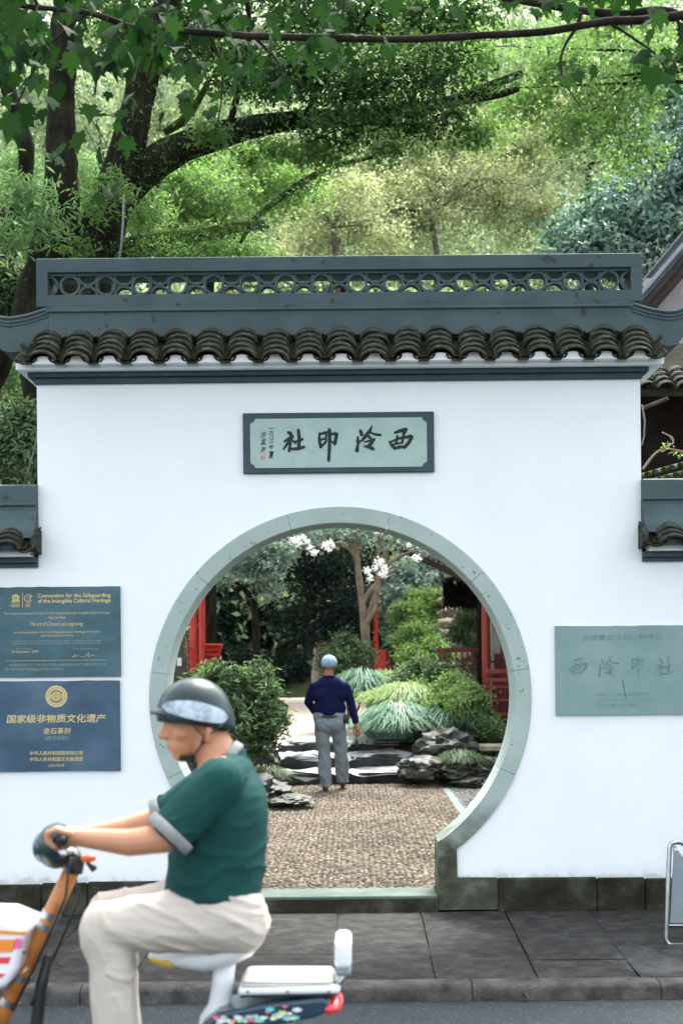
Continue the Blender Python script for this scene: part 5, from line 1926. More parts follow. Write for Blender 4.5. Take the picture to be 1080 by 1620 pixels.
# trees beyond
def far_tree(name, label, blobs, clumps, per, cr, size, asp, mname, trunk, Yt, group='trees on the slope behind the gate', bark='bark', up=.6, nst=12, shell=.45, four=False):
    bl = px_blobs(blobs)
    base = trunk[0]
    pz = hill_z(P(base[0], base[1], Yt).x, Yt) if Yt > 17 else gz(Yt)
    e = tree_thing(name, label, (P(base[0], base[1], Yt).x, Yt, pz), group)
    b = MB()
    t0 = P(trunk[0][0], trunk[0][1], Yt)
    limb_tube(b, trunk, Yt, 9, seed=base[0])
    if t0.z > pz:
        b.tube([(t0.x, Yt, pz - .3), (t0.x, Yt, t0.z + .05)], trunk[0][2] * (Yt - CAM_Y) / FPX, 9)
    mid = P(trunk[-1][0], trunk[-1][1], Yt)
    sticks(b, bl, mid, nst, trunk[-1][2] * .33 * (Yt - CAM_Y) / FPX, seed=base[0])
    b.build('trunk', M_[bark], e, smooth='all')
    crown('crown', bl, clumps, per, cr, size, asp, M_[mname], e, up=up, shell=shell, four=four)
    return e


far_tree('leafy_tree', 'airy yellow-green tree filling the middle above the roof', [(640, 330, 110, 80, 21), (760, 300, 100, 90, 22), (560, 350, 90, 60, 20), (700, 220, 110, 70, 23), (820, 240, 90, 80, 23), (850, 340, 70, 60, 22), (880, 180, 80, 60, 24), (610, 260, 90, 60, 22.5), (480, 380, 60, 40, 20)], 1500, 26, .15, .095, .5, 'lf_yellow', [(690, 470, 5), (690, 400, 4.5), (680, 340, 4)], 21, nst=18, shell=.1, bark='bark_mid')
far_tree('leafy_tree', 'second trunk with sparse olive leaves above the roof\'s centre', [(520, 340, 70, 60, 18), (470, 330, 60, 50, 18.5), (560, 300, 60, 50, 18.5), (610, 380, 60, 30, 18)], 300, 18, .14, .085, .5, 'lf_yellow', [(535, 480, 5), (530, 400, 4.5), (528, 360, 4)], 18, nst=11, shell=.1, bark='bark_mid')
far_tree('magnolia_tree', 'glossy blue-green broad-leaved tree at the right above the roof', [(980, 350, 80, 70, 15.5), (1050, 300, 80, 90, 16), (930, 400, 70, 50, 15), (1030, 400, 90, 70, 15.5), (1060, 190, 60, 70, 17), (900, 380, 40, 40, 15.2), (1120, 300, 90, 120, 16)], 1150, 17, .15, .15, .42, 'lf_magnolia', [(1010, 560, 10), (1010, 440, 9), (1005, 380, 7)], 16, up=.5, four=True)
far_tree('leafy_tree', 'bright green tree between the mossy limbs left of centre', [(330, 320, 90, 50, 11), (400, 280, 90, 50, 12), (280, 290, 60, 40, 11), (460, 300, 70, 50, 12.5), (350, 395, 110, 26, 10.5), (250, 350, 50, 50, 11.5), (300, 250, 50, 40, 12)], 700, 22, .11, .075, .45, 'lf_bright', [(330, 560, 9), (332, 440, 8), (335, 350, 6)], 11.5, four=True, shell=.3)
far_tree('bamboo_clump', 'pale feathery bamboo-like foliage left of the leaning stems', [(40, 330, 60, 50, 9), (100, 350, 50, 50, 9.5), (30, 270, 40, 40, 9.5), (130, 300, 40, 60, 10), (70, 400, 60, 30, 9), (20, 600, 50, 50, 10), (200, 340, 40, 60, 9.5), (30, 310, 46, 40, 3.4), (70, 350, 36, 36, 3.3), (10, 380, 36, 30, 3.4), (225, 340, 30, 40, 4.9)], 620, 24, .11, .10, .20, 'lf_bamboo', [(60, 700, 4), (62, 500, 4), (58, 380, 3)], 9.5, four=True, up=.2, shell=.2)
far_tree('broadleaf_tree', 'fresh green tree whose leaves hang at the upper right', [(880, 110, 90, 60, 7.8), (960, 180, 90, 70, 8), (820, 170, 60, 40, 7.8), (1020, 110, 80, 70, 8.2), (900, 210, 60, 40, 7.6), (760, 90, 60, 60, 8), (960, 30, 130, 50, 8.4), (1000, 240, 60, 40, 8)], 620, 14, .12, .075, .55, 'lf_bright', [(1200, 700, 20), (1190, 350, 16), (1150, 120, 12)], 8.5, four=True, shell=.15, nst=7)
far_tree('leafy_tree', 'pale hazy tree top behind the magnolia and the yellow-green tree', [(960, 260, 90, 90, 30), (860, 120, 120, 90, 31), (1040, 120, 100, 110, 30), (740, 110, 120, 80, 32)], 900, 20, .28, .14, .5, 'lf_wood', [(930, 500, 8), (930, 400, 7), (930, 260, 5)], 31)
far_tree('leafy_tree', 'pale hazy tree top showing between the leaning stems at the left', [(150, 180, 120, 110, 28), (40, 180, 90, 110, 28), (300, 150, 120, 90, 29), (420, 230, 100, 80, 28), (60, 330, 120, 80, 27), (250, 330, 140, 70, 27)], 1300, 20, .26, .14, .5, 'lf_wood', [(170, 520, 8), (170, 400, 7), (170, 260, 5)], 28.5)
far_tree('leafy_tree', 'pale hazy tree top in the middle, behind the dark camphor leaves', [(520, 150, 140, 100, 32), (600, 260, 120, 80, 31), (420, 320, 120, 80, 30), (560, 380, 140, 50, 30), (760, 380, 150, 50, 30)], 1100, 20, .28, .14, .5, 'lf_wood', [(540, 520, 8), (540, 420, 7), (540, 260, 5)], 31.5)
# woods covering the slope, one mass
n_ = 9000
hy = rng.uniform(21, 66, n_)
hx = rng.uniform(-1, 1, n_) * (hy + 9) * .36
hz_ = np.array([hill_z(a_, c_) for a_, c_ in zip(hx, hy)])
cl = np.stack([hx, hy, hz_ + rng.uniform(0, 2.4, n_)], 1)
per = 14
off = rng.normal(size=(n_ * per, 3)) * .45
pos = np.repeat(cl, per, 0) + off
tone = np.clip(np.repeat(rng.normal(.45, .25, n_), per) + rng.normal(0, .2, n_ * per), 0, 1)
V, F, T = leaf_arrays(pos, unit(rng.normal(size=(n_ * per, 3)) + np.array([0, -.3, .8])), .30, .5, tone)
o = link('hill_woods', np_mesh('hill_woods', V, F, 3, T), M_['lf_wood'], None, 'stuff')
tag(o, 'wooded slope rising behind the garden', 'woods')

# hanging rope and cables
b = MB()
b.tube([P(196, 308, 3.4), P(195, 350, 3.4), P(192, 390, 3.4), P(187, 420, 3.4)], .012, 6)
tag(b.build('rope', M_['cable'], None, smooth='all'), 'thin grey rope hanging from the arching mossy limb', 'rope')
b = MB()
b.tube([P(38, 768, .6), P(48, 735, .5), P(56, 705, .4), P(61, 680, .35)], .007, 6)
tag(b.build('cable', M_['cable'], None, smooth='all'), 'pale cable rising beside the gate wall\'s left edge', 'cable')
b = MB()
b.tube([P(1014, 640, .33), P(1019, 665, .33), P(1018, 690, .33), P(1014, 705, .33)], .007, 6)
tag(b.build('cable', M_['cable'], None, smooth='all'), 'pale cable looped along the gate wall\'s right edge', 'cable')

# ================================================================== BUILDING AT THE RIGHT EDGE
rb = empty('tiled_hall', (P(1120, 1200, 8.5).x, 8.5, .2))
tag(rb, 'dark tiled hall with a rising eave and mauve wall at the far right', 'building')
Ye = 7.5
A_, B_ = P(1012, 466, Ye), P(1110, 352, Ye)
for k in range(26):
    t = k / 25
    c = A_.lerp(B_, t)
    b = MB()
    b.tube([c, c + Vector((.22, 1.1, .26))], .030, 7)
    b.build('tile', M_['pale_tile'], rb)
b = MB()
q = [A_ + Vector((.0, .03, -.035)), B_ + Vector((0, .03, -.035)), B_ + Vector((.24, 1.2, .24)), A_ + Vector((.24, 1.2, .24))]
b.add(q + [p + Vector((.02, 0, -.06)) for p in q], [(0, 1, 2, 3), (7, 6, 5, 4), (0, 4, 5, 1), (1, 5, 6, 2), (2, 6, 7, 3), (3, 7, 4, 0)])
b.build('roof_slope', M_['slate'], rb)
b = MB()
for k, (dz, dp, h) in enumerate(((-.10, .06, .10), (-.21, .16, .08))):
    q0, q1 = A_ + Vector((.02, dp, dz)), B_ + Vector((.02, dp, dz))
    b.add([q0, q1, q1 + Vector((0, 0, -h)), q0 + Vector((0, 0, -h)), q0 + Vector((.1, .5, 0)), q1 + Vector((.1, .5, 0)), q1 + Vector((.1, .5, -h)), q0 + Vector((.1, .5, -h))],
          [(0, 1, 2, 3), (7, 6, 5, 4), (0, 4, 5, 1), (1, 5, 6, 2), (2, 6, 7, 3), (3, 7, 4, 0)])
b.build('eave_board', M_['soffit'], rb)
# ridge of tiles above the eave
b = MB()
q0, q1 = A_ + Vector((.25, .9, .33)), B_ + Vector((.25, .9, .36))
b.tube([q0, q1], .05, 8)
b.tube([q0 + Vector((0, 0, .10)), q1 + Vector((0, 0, .10))], .03, 8)
b.build('ridge_tile', M_['slate'], rb)
b = MB()
w0, w1 = P(1022, 560, 8.2), P(1400, 560, 8.2)
b.box((w0.x, 8.2, .1), (w1.x, 11, P(1040, 440, 8.2).z))
b.build('wall', M_['mauve'], rb)
# lower dark porch with tiles in front of it
po = empty('dark_porch', (P(1080, 1200, 5).x, 5, .1))
tag(po, 'dark porch with old curved tiles in the gap right of the gate', 'porch')
b = MB()
z_lo, z_hi = .06, P(1050, 600, 5).z
b.box((P(1000, 700, 5.6).x, 5.6, z_lo), (P(1500, 700, 5.6).x, 7.4, P(1050, 560, 5.6).z))
b.build('wall', M_['darkwood'], po)
b = MB()
b.prism([(4.7, z_hi - .25), (4.7, z_hi - .17), (5.9, z_hi + .62), (5.9, z_hi + .45)], P(1005, 600, 5).x, P(1500, 600, 5).x, ax='x')
b.build('roof_bed', M_['tile_dark'], po)
tcs = [P(1022, 600, 4.7).x + .2 * i for i in range(6)]
for xc in tcs:
    for k in range(4):
        o = link('cover_tile', cover_me, None, po)
        o.matrix_basis = Matrix.Translation((xc, 4.62 + k * .11, z_hi - .18 + k * .075)) @ Matrix.Rotation(R(25), 4, 'X') @ Matrix.Rotation(random.uniform(-.2, .2), 4, 'Y')
b = MB()
b.tube([P(1018, 645, 3.2), P(1055, 630, 3.0)], .02, 7)
b.build('pole', M_['bark_mid'], po)
tc = empty('mossy_coping', P(1050, 745, 1.4))
tag(tc, 'short mossy tiled coping seen just above the right wall\'s ridge', 'coping')
for k in range(9):
    for r_ in range(2):
        b = MB()
        p0 = P(1010 + 13 * k + r_ * 6, 754 - 3.6 * k + r_ * 12, 1.5 - .2 * r_)
        b.tube([p0, p0 + Vector((.10, .10, .035))], [.034, .030], 7, flat=.7)
        b.build('tile', M_['moss'] if (k + r_) % 2 else M_['tile'], tc)
b = MB()
p0, p1_ = P(1005, 762, 1.75), P(1130, 728, 1.75)
b.add([p0, p1_, p1_ + Vector((0, .3, 0)), p0 + Vector((0, .3, 0)), Vector((p0.x, 1.75, 2.4)), Vector((p1_.x, 1.75, 2.4)), Vector((p1_.x, 2.05, 2.4)), Vector((p0.x, 2.05, 2.4))],
      [(0, 1, 2, 3), (7, 6, 5, 4), (0, 4, 5, 1), (1, 5, 6, 2), (2, 6, 7, 3), (3, 7, 4, 0)])
b.build('wall', M_['tile_dark'], tc)
tw = tree_thing('bare_shrub', 'bare pale twigs against the dark porch, right of the gate wall', P(1020, 750, 1.3), None, 'shrub')
b = MB()
for nodes in ([(1016, 742, 2.2), (1035, 718, 2), (1055, 706, 1.6), (1064, 700, 1.4), (1058, 690, 1)], [(1064, 701, 1.4), (1062, 692, 1), (1046, 684, .8)], [(1050, 709, 1.3), (1070, 712, 1), (1090, 716, .8)], [(1056, 718, 1), (1072, 714, .9), (1086, 722, .8)]):
    limb_tube(b, nodes, 1.3, 6, seed=nodes[0][0])
b.build('stem', M_['bark_pale'], tw, smooth='all')
crown('foliage', px_blobs([(1055, 707, 8, 4, 1.3), (1072, 718, 10, 4, 1.3)]), 10, 3, .02, .04, .4, M_['lf_light'], tw)

# ================================================================== STREET PLANE TREE (its trunk is beyond the right edge)
pt_ = tree_thing('plane_tree', 'street plane tree with a thin horizontal bough and large lobed leaves across the top', (4.4, -2.4, pav_z(-2.4)))
b = MB()
tb = [Vector((4.4, -2.4, -.2)), Vector((4.35, -2.4, 1.2)), Vector((4.4, -2.45, 3.0)), Vector((4.2, -2.5, 4.6)), Vector((4.3, -2.6, 7.5))]
b.tube(tb, [.26, .22, .20, .17, .12], 14)
b.build('trunk', M_['bark_mid'], pt_, smooth='all')
b = MB()
limb_tube(b, [(1900, -120, 20, -2.4), (1500, -50, 15, -2.4), (1080, 24, 6.6), (960, 34, 6.2), (860, 50, 5.8), (760, 56, 5.5), (640, 62, 5.4), (520, 60, 5.6), (400, 57, 5.4), (300, 50, 5.2), (215, 44, 4.8), (140, 20, 3.8), (60, 12, 4), (-40, -4, 3.6)], -2.5, 12, seed=51)
b.build('limb', M_['bark_plane'], pt_, smooth='all')
b = MB()
limb_tube(b, [(1500, -60, 12, -2.2), (1180, 60, 6, -2.2), (1060, 18, 6), (980, 22, 6), (900, 14, 6), (830, 2, 6), (760, -12, 6), (650, -30, 5)], -2.2, 9, seed=52)
b.build('limb', M_['bark_plane'], pt_, smooth='all')
twig_nodes = [[(918, 20, 3), (910, 45, 3), (894, 70, 2.4), (886, 100, 1.8), (895, 135, 1.4), (920, 172, 1)], [(220, 44, 4), (190, 60, 3), (160, 100, 2), (150, 150, 1.5)], [(960, 34, 3), (1000, 60, 2), (1040, 90, 1.6), (1060, 130, 1)],
              [(140, 20, 3), (100, 50, 2.2), (60, 100, 1.6), (30, 160, 1.2)], [(330, 52, 3), (350, 100, 2), (350, 160, 1.5), (340, 215, 1)], [(520, 60, 3), (540, 30, 2), (545, -10, 2)], [(400, 57, 3), (440, 100, 2), (450, 150, 1.2)],
              [(1070, 25, 3), (1075, 70, 2), (1060, 110, 1.4)], [(60, 12, 3), (40, -40, 3), (10, 60, 2), (8, 130, 1.2)], [(250, 48, 3), (240, 100, 2), (225, 160, 1.4), (205, 220, 1)]]
for nodes in twig_nodes:
    b = MB()
    limb_tube(b, nodes, -2.5, 6, seed=nodes[0][0] + 1)
    b.build('twig', M_['bark_plane'], pt_, smooth='all')


def plane_leaf(seed):
    rnd = random.Random(seed)
    half = [(0, -.42), (.16, -.50), (.34, -.34), (.30, -.24), (.50, -.10), (.36, .0), (.47, .22), (.22, .16), (.13, .34), (0, .58)]
    pts = [(x * rnd.uniform(.92, 1.08), z * rnd.uniform(.95, 1.05)) for x, z in half]
    rim = pts + [(-x * rnd.uniform(.9, 1.1), z) for x, z in pts[-2:0:-1]]
    bend, cup = rnd.uniform(.15, .5), rnd.uniform(.1, .35)
    f = lambda x, y: -bend * (y + .4) ** 2 * .5 + cup * abs(x) * .7
    V = [(x, y, f(x, y)) for x, y in rim] + [(0, y, f(0, y)) for y in (-.2, .1)]
    m_ = len(rim)
    F = []
    for i in range(m_):
        j = (i + 1) % m_
        F.append((i, j, m_ if (i < 5 or i >= 13) else m_ + 1))
    F.append((5, m_ + 1, m_))
    F.append((13, m_, m_ + 1))
    return V, F


variants = []
for k in range(12):
    V, F = plane_leaf(k)
    me = bpy.data.meshes.new('leaf')
    me.from_pydata(V, [], F)
    at = me.attributes.new('tone', 'FLOAT', 'POINT')
    tv_ = random.uniform(.1, .95)
    at.data.foreach_set('value', [tv_] * len(V))
    me.polygons.foreach_set('use_smooth', [True] * len(F))
    me.materials.append(M_['lf_plane'])
    variants.append((me, V, F, tv_))
cand = []
rnd = random.Random(5)
regions = [(100, 45, 170, 60, 78, .155), (40, 120, 60, 100, 36, .17), (210, 70, 90, 60, 40, .155), (330, 90, 90, 80, 44, .13), (250, 150, 80, 50, 14, .13), (140, 225, 70, 50, 9, .13), (460, 80, 110, 80, 46, .115), (350, 14, 300, 34, 76, .13),
           (560, 60, 80, 60, 22, .115), (1050, 80, 50, 70, 24, .14), (1000, 16, 120, 26, 26, .125), (900, 100, 40, 50, 8, .11), (760, 6, 160, 22, 24, .12), (160, 290, 50, 40, 6, .12), (350, 195, 40, 30, 8, .12), (15, 20, 60, 60, 34, .165), (200, 80, 30, 20, 3, .2), (30, 60, 40, 40, 4, .2)]
for (px, py, rx, ry, n, size) in regions:
    for i in range(n):
        a = rnd.uniform(0, 2 * math.pi)
        r = math.sqrt(rnd.uniform(0, 1))
        Y = rnd.uniform(-3.3, -1.2)
        p = P(px + rx * r * math.cos(a), py + ry * r * math.sin(a), Y)
        cand.append((p, size * rnd.uniform(.5, 1.0)))
# more of the crown above the frame
for i in range(420):
    p = Vector((rnd.uniform(-3.5, 2.5), rnd.uniform(-3.6, -1.6), rnd.uniform(5.6, 7.2)))
    cand.append((p, rnd.uniform(.14, .22)))
n_vis = sum(r[4] for r in regions)
order = sorted(range(n_vis), key=lambda i: -cand[i][1] / (cand[i][0].y + 9))
solo = set(order[:300])
mass_V, mass_F, mass_T = [], [], []
nvt = 0
for i, (p, s_) in enumerate(cand):
    # leaves hang tip-down, tilted towards the light, blade turned at random
    pitch = rnd.gauss(R(-62), R(24))
    Mx = Matrix.Translation(p) @ Matrix.Rotation(rnd.gauss(math.pi, .9), 4, 'Z') @ Matrix.Rotation(pitch, 4, 'X') @ Matrix.Rotation(rnd.gauss(0, .5), 4, 'Y') @ Matrix.Scale(s_, 4)
    me, V, F, tv_ = variants[rnd.randrange(12)]
    if i in solo:
        o = link('leaf', me, None, pt_)
        o.matrix_basis = Mx
    else:
        mass_V += [tuple(Mx @ Vector(v)) for v in V]
        mass_F += [tuple(q + nvt for q in f) for f in F]
        mass_T += [tv_] * len(V)
        nvt += len(V)
me = bpy.data.meshes.new('leaves')
me.from_pydata(mass_V, [], mass_F)
at = me.attributes.new('tone', 'FLOAT', 'POINT')
at.data.foreach_set('value', mass_T)
link('leaves', me, M_['lf_plane'], pt_, 'stuff')

# ================================================================== RIDER AND ELECTRIC BICYCLE
YR = -4.745
KR = (YR - CAM_Y) / FPX


def Q(px, py, dy=0.0):
    return P(px, py, YR + dy)


def wr_cloth(amp, fr, seed, stretch=(1, 1, 1)):
    def f(c):
        q = Vector((c.x * fr * stretch[0] + seed, c.y * fr * stretch[1], c.z * fr * stretch[2]))
        n = noise.noise(q) + .5 * noise.noise(q * 2.1)
        return amp * (1 - 2 * abs(n)) - amp * .5
    return f


rider = empty('person', Q(340, 1600))
tag(rider, 'person in a dark helmet, green polo shirt and beige trousers riding the electric bicycle', 'person')
b = MB()
# head: skull, face, jaw, nose, brow, ear
b.ball(Q(314, 1130), (.092, .072, .088), 18, 14)
b.ball(Q(298, 1150), (.074, .062, .090), 16, 12)
b.ball(Q(291, 1176), (.052, .050, .050), 14, 10)
b.ball(Q(286, 1192), (.030, .032, .028), 12, 8)
b.limb([Q(270, 1138), Q(262, 1152), Q(257, 1163)], [.012, .014, .0165], 10)
b.limb([Q(262, 1166, -.012), Q(262, 1166, .012)], [.010, .010], 8)
b.limb([Q(273, 1131, -.035), Q(267, 1130, 0), Q(273, 1131, .035)], [.014, .016, .014], 8)
b.limb([Q(270, 1178, -.014), Q(267, 1178, 0), Q(270, 1178, .014)], [.008, .010, .008], 8)
b.limb([Q(273, 1185, -.012), Q(270, 1185.5, 0), Q(273, 1185, .012)], [.008, .009, .008], 8)
b.ball(Q(288, 1160, -.052), (.026, .016, .022), 10, 8)
b.ball(Q(288, 1160, .052), (.026, .016, .022), 10, 8)
for s in (-1, 1):
    b.ball(Q(331, 1158, s * .080), (.016, .013, .030), 10, 8)
    b.ball(Q(329, 1170, s * .079), (.010, .010, .012), 8, 6)
b.limb([Q(330, 1165), Q(345, 1200), Q(352, 1235)], [.064, .072, .080])
# trunk under the clothes
b.limb([Q(356, 1260), Q(345, 1330), Q(345, 1400), Q(355, 1450)], [.115, .12, .125, .12])
b.limb([Q(350, 1232, -.13), Q(350, 1232, .13)], [.075, .075])
# arms
arms = {-1: [(348, 1236, -.185), (262, 1326, -.235), (205, 1333, -.245), (128, 1325, -.250)], 1: [(345, 1234, .185), (258, 1296, .235), (200, 1312, .245), (128, 1322, .250)]}
for s, a in arms.items():
    pts = [Q(*q) for q in a]
    b.limb(pts, [.058, .047, .044, .029])
    # hand: palm over the grip, four fingers curled round it, thumb below
    wv = pts[-1]
    yc = a[-1][2]
    b.limb([wv, Q(110, 1322, yc)], [.028, .031])
    for q, dy in enumerate((-.033, -.011, .011, .033)):
        fl = (1, 1.06, 1.0, .86)[q]
        b.limb([Q(108, 1318, yc + dy), Q(96 - 6 * fl, 1313, yc + dy), Q(84 - 8 * fl, 1318, yc + dy), Q(82 - 7 * fl, 1330, yc + dy), Q(90 - 3 * fl, 1340, yc + dy)], [.0125, .011, .0105, .0098, .0088], 9)
    iy = -s * -.036 if False else (.042 if s < 0 else -.042)
    b.limb([Q(118, 1330, yc + iy * .7), Q(106, 1338, yc + iy), Q(94, 1344, yc + iy * 1.05)], [.015, .012, .010], 9)
# legs under the trousers
legs = {-1: [(352, 1455, -.10), (163, 1466, -.155), (178, 1580, -.15), (190, 1700, -.145)], 1: [(350, 1440, .10), (172, 1444, .150), (186, 1570, .15), (200, 1690, .145)]}
for s, a in legs.items():
    pts = [Q(*q) for q in a]
    b.limb(pts, [.085, .058, .050, .036])
    b.limb([pts[-1], Q(a[-1][0] - 2, a[-1][1] + 28, a[-1][2]), Q(a[-1][0] - 50, a[-1][1] + 40, a[-1][2])], [.038, .036, .028])
voxel('body', b, .0052, M_['skin'], rider, smooth=2)
# polo shirt
b = MB()
secs = [(372, 1205, .055, .085), (370, 1218, .080, .130), (367, 1232, .104, .168), (364, 1250, .124, .190), (360, 1275, .139, .200), (355, 1302, .149, .202), (349, 1332, .158, .200), (344, 1360, .163, .198), (340, 1386, .163, .195), (338, 1414, .160, .192)]
V, F = [], []
NS = 36
for (u, v, rx_, ry_) in secs:
    c_ = Q(u, v)
    for k in range(NS):
        a_ = 2 * math.pi * k / NS
        ca_x, sa_x = math.cos(a_), math.sin(a_)
        V.append(c_ + Vector((rx_ * math.copysign(abs(ca_x) ** .9, ca_x), ry_ * math.copysign(abs(sa_x) ** .9, sa_x), -.012 * ca_x)))
for i in range(len(secs) - 1):
    for k in range(NS):
        F.append((i * NS + k, i * NS + (k + 1) % NS, (i + 1) * NS + (k + 1) % NS, (i + 1) * NS + k))
F += [tuple(range(NS)), tuple(range(len(V) - 1, len(V) - NS - 1, -1))]
b.add(V, F)
b.limb([Q(352, 1232, -.165), Q(366, 1226, 0), Q(352, 1232, .165)], [.072, .085, .072])
b.limb([Q(350, 1215), Q(368, 1195)], [.066, .052])
for s, a in arms.items():
    p0, p1_ = Q(a[0][0], a[0][1], a[0][2]), Q(a[1][0], a[1][1], a[1][2])
    d = (p1_ - p0)
    b.limb([p0, p0 + d * .45, p0 + d * .80], [.084, .080, .077])


def polo_wr(c):
    n1 = noise.noise(Vector((c.x * 5 + c.z * 4 + 4, c.y * 3, c.z * 11 - c.x * 6)))
    n2 = noise.noise(Vector((c.x * 10 + c.z * 6, c.y * 6, c.z * 24 - c.x * 12)))
    r1 = max(0.0, 1 - 3.2 * abs(n1)) ** 1.5
    r2 = max(0.0, 1 - 3.0 * abs(n2)) ** 1.5
    low = min(1.0, max(.25, (Q(340, 1260).z - c.z) * 3 + .3))
    return (.0075 * r1 + .003 * r2) * low - .004


shirt = voxel('polo_shirt', b, .006, M_['polo'], rider, smooth=12, wrinkle=polo_wr)
# sleeve cuffs, collar, chest stripe
for s, a in arms.items():
    p0, p1_ = Q(*a[0]), Q(*a[1])
    d = (p1_ - p0)
    b = MB()
    c = p0 + d * .96
    dn = d.normalized()
    e1 = dn.cross(Vector((0, 1, 0))).normalized()
    e2 = dn.cross(e1)
    for (t, r0) in ((0, .0805), (.030, .0815)):
        pass
    ringp = lambda t, r: [c + dn * t + (e1 * math.cos(2 * math.pi * k / 24) + e2 * math.sin(2 * math.pi * k / 24)) * r for k in range(24)]
    V = ringp(-.030, .0795) + ringp(-.026, .0845) + ringp(.004, .0845) + ringp(.008, .080) + ringp(.006, .050)
    F = [(j * 24 + k, j * 24 + (k + 1) % 24, (j + 1) * 24 + (k + 1) % 24, (j + 1) * 24 + k) for j in range(4) for k in range(24)]
    b.add(V, F)
    b.build('cuff', M_['trim'], rider, smooth='all')
b = MB()
cA, cB = Q(303, 1238), Q(382, 1176)
cen = cA.lerp(cB, .5)
ux = (cB - cA).normalized()
uy = Vector((0, 1, 0))
un = ux.cross(uy).normalized()
if un.z < 0: un = -un
V = []
NR = 28
half = (cB - cA).length / 2
for (t, k) in ((-.022, .98), (-.016, 1.02), (.006, .95), (.012, .90), (.008, .84), (-.020, .86)):
    for j in range(NR):
        a = 2 * math.pi * j / NR
        V.append(cen + ux * math.cos(a) * half * k + uy * math.sin(a) * .078 * k + un * (t + .008 * math.cos(a * 2)))
F = [(j * NR + i, j * NR + (i + 1) % NR, ((j + 1) % 6) * NR + (i + 1) % NR, ((j + 1) % 6) * NR + i) for j in range(6) for i in range(NR)]
b.add(V, F)
b.build('collar', M_['trim'], rider, smooth='all')
b = MB()
c0 = Q(389, 1227, -.1)
b.box((-.02, -.001, -.003), (.02, .001, .003), M=Matrix.Translation(Q(386, 1227, -.128)) @ Matrix.Rotation(R(6), 4, 'Y'))
b.build('sleeve_mark', M_['trim'], rider)
# trousers
b = MB()
b.limb([Q(343, 1418), Q(352, 1450), Q(362, 1462)], [.138, .142, .125])
b.limb([Q(372, 1455, -.075), Q(372, 1455, .075)], [.118, .118])
b.limb([Q(347, 1432, -.06), Q(347, 1432, .06)], [.136, .136])
for s, a in legs.items():
    pts = [Q(*q) for q in a]
    mid = pts[0].lerp(pts[1], .5) + Vector((0, 0, .004))
    b.limb([pts[0], mid, pts[1], pts[1].lerp(pts[2], .5) + Vector((.012, 0, 0)), pts[2], pts[3]], [.112, .102, .080, .076, .078, .068])


def tr_wr(c):
    hip, kn = Q(350, 1452), Q(163, 1466)
    if c.x > kn.x + .05 and c.z > Q(200, 1545).z:      # thigh: long folds from the hip to the back of the knee
        u, v = (c.x - kn.x), (c.z - kn.z) + (c.x - kn.x) * .35
    else:                                              # shin: folds hanging down, breaking behind the knee
        u, v = (c.z - kn.z), (c.x - kn.x) + (c.z - kn.z) * .22
    n1 = noise.noise(Vector((u * 3.2, v * 13, c.y * 4 + 2)))
    n2 = noise.noise(Vector((u * 7, v * 27, c.y * 8 + 7)))
    r1 = max(0.0, 1 - 3.2 * abs(n1)) ** 1.5
    r2 = max(0.0, 1 - 3.0 * abs(n2)) ** 1.5
    return .0075 * r1 + .003 * r2 - .005


tr = voxel('trousers', b, .0062, M_['khaki'], rider, smooth=14, wrinkle=tr_wr)
zh = Q(190, 1712).z
for v in tr.data.vertices:
    if v.co.z < zh: v.co.z = zh
b = MB()
zt_ = Q(330, 1408).z
bw = []
for s, a in legs.items():
    b = MB()
    q = a[-1]
    b.ball(Q(q[0] + 6, q[1] + 30, q[2]), (.055, .044, .050), 14, 10)
    b.limb([Q(q[0] + 4, q[1] + 36, q[2]), Q(q[0] - 30, q[1] + 42, q[2]), Q(q[0] - 66, q[1] + 48, q[2])], [.044, .042, .034])
    voxel('shoe', b, .008, M_['shoe'], rider, smooth=4)
# goatee, eyebrow, eyes
b = MB()
b.ball(Q(291, 1195), (.026, .034, .022), 12, 8)
b.ball(Q(300, 1199), (.020, .030, .014), 10, 8)
b.build('goatee', M_['beard'], rider, smooth='all')
for s in (-1, 1):
    b = MB()
    b.ball(Q(274.5, 1143, s * .031), (.010, .013, .009), 10, 8)
    b.build('eye', M_['beard'], rider, smooth='all')
# hair below the helmet rim
b = MB()
b.ball(Q(338, 1142), (.058, .070, .046), 16, 10)
b.build('hair', M_['beard'], rider, smooth='all')
# helmet: shell cut along a tilted rim, visor, graphics, strap
hm = None
c = Q(310, 1134)
RXh, RYh, RZh = .132, .112, .132
V, F = [], []
NU, NV = 40, 14
tiltv = math.tan(R(6))
for j in range(NV + 1):
    for i in range(NU):
        th = 2 * math.pi * i / NU
        ph = (math.pi / 2 + R(8)) * j / NV
        x, y, z = RXh * math.sin(ph) * math.cos(th), RYh * math.sin(ph) * math.sin(th), RZh * math.cos(ph)
        if x > 0: z -= .020 * (x / RXh) ** 2 * (1 if j > NV * .6 else j / NV)
        V.append(c + Vector((x, y, z + x * -.05)))
for j in range(NV):
    for i in range(NU):
        F.append((j * NU + i, j * NU + (i + 1) % NU, (j + 1) * NU + (i + 1) % NU, (j + 1) * NU + i))
inn = []
nb = len(V)
for j in (NV, NV - 3):
    for i in range(NU):
        p = V[j * NU + i]
        V.append(c + (p - c) * .90)
for i in range(NU):
    i2 = (i + 1) % NU
    F.append((NV * NU + i, NV * NU + i2, nb + i2, nb + i))
    F.append((nb + i, nb + i2, nb + NU + i2, nb + NU + i))
b = MB()
b.add(V, F)
he = b.build('helmet', M_['helmet'], rider, smooth='all')
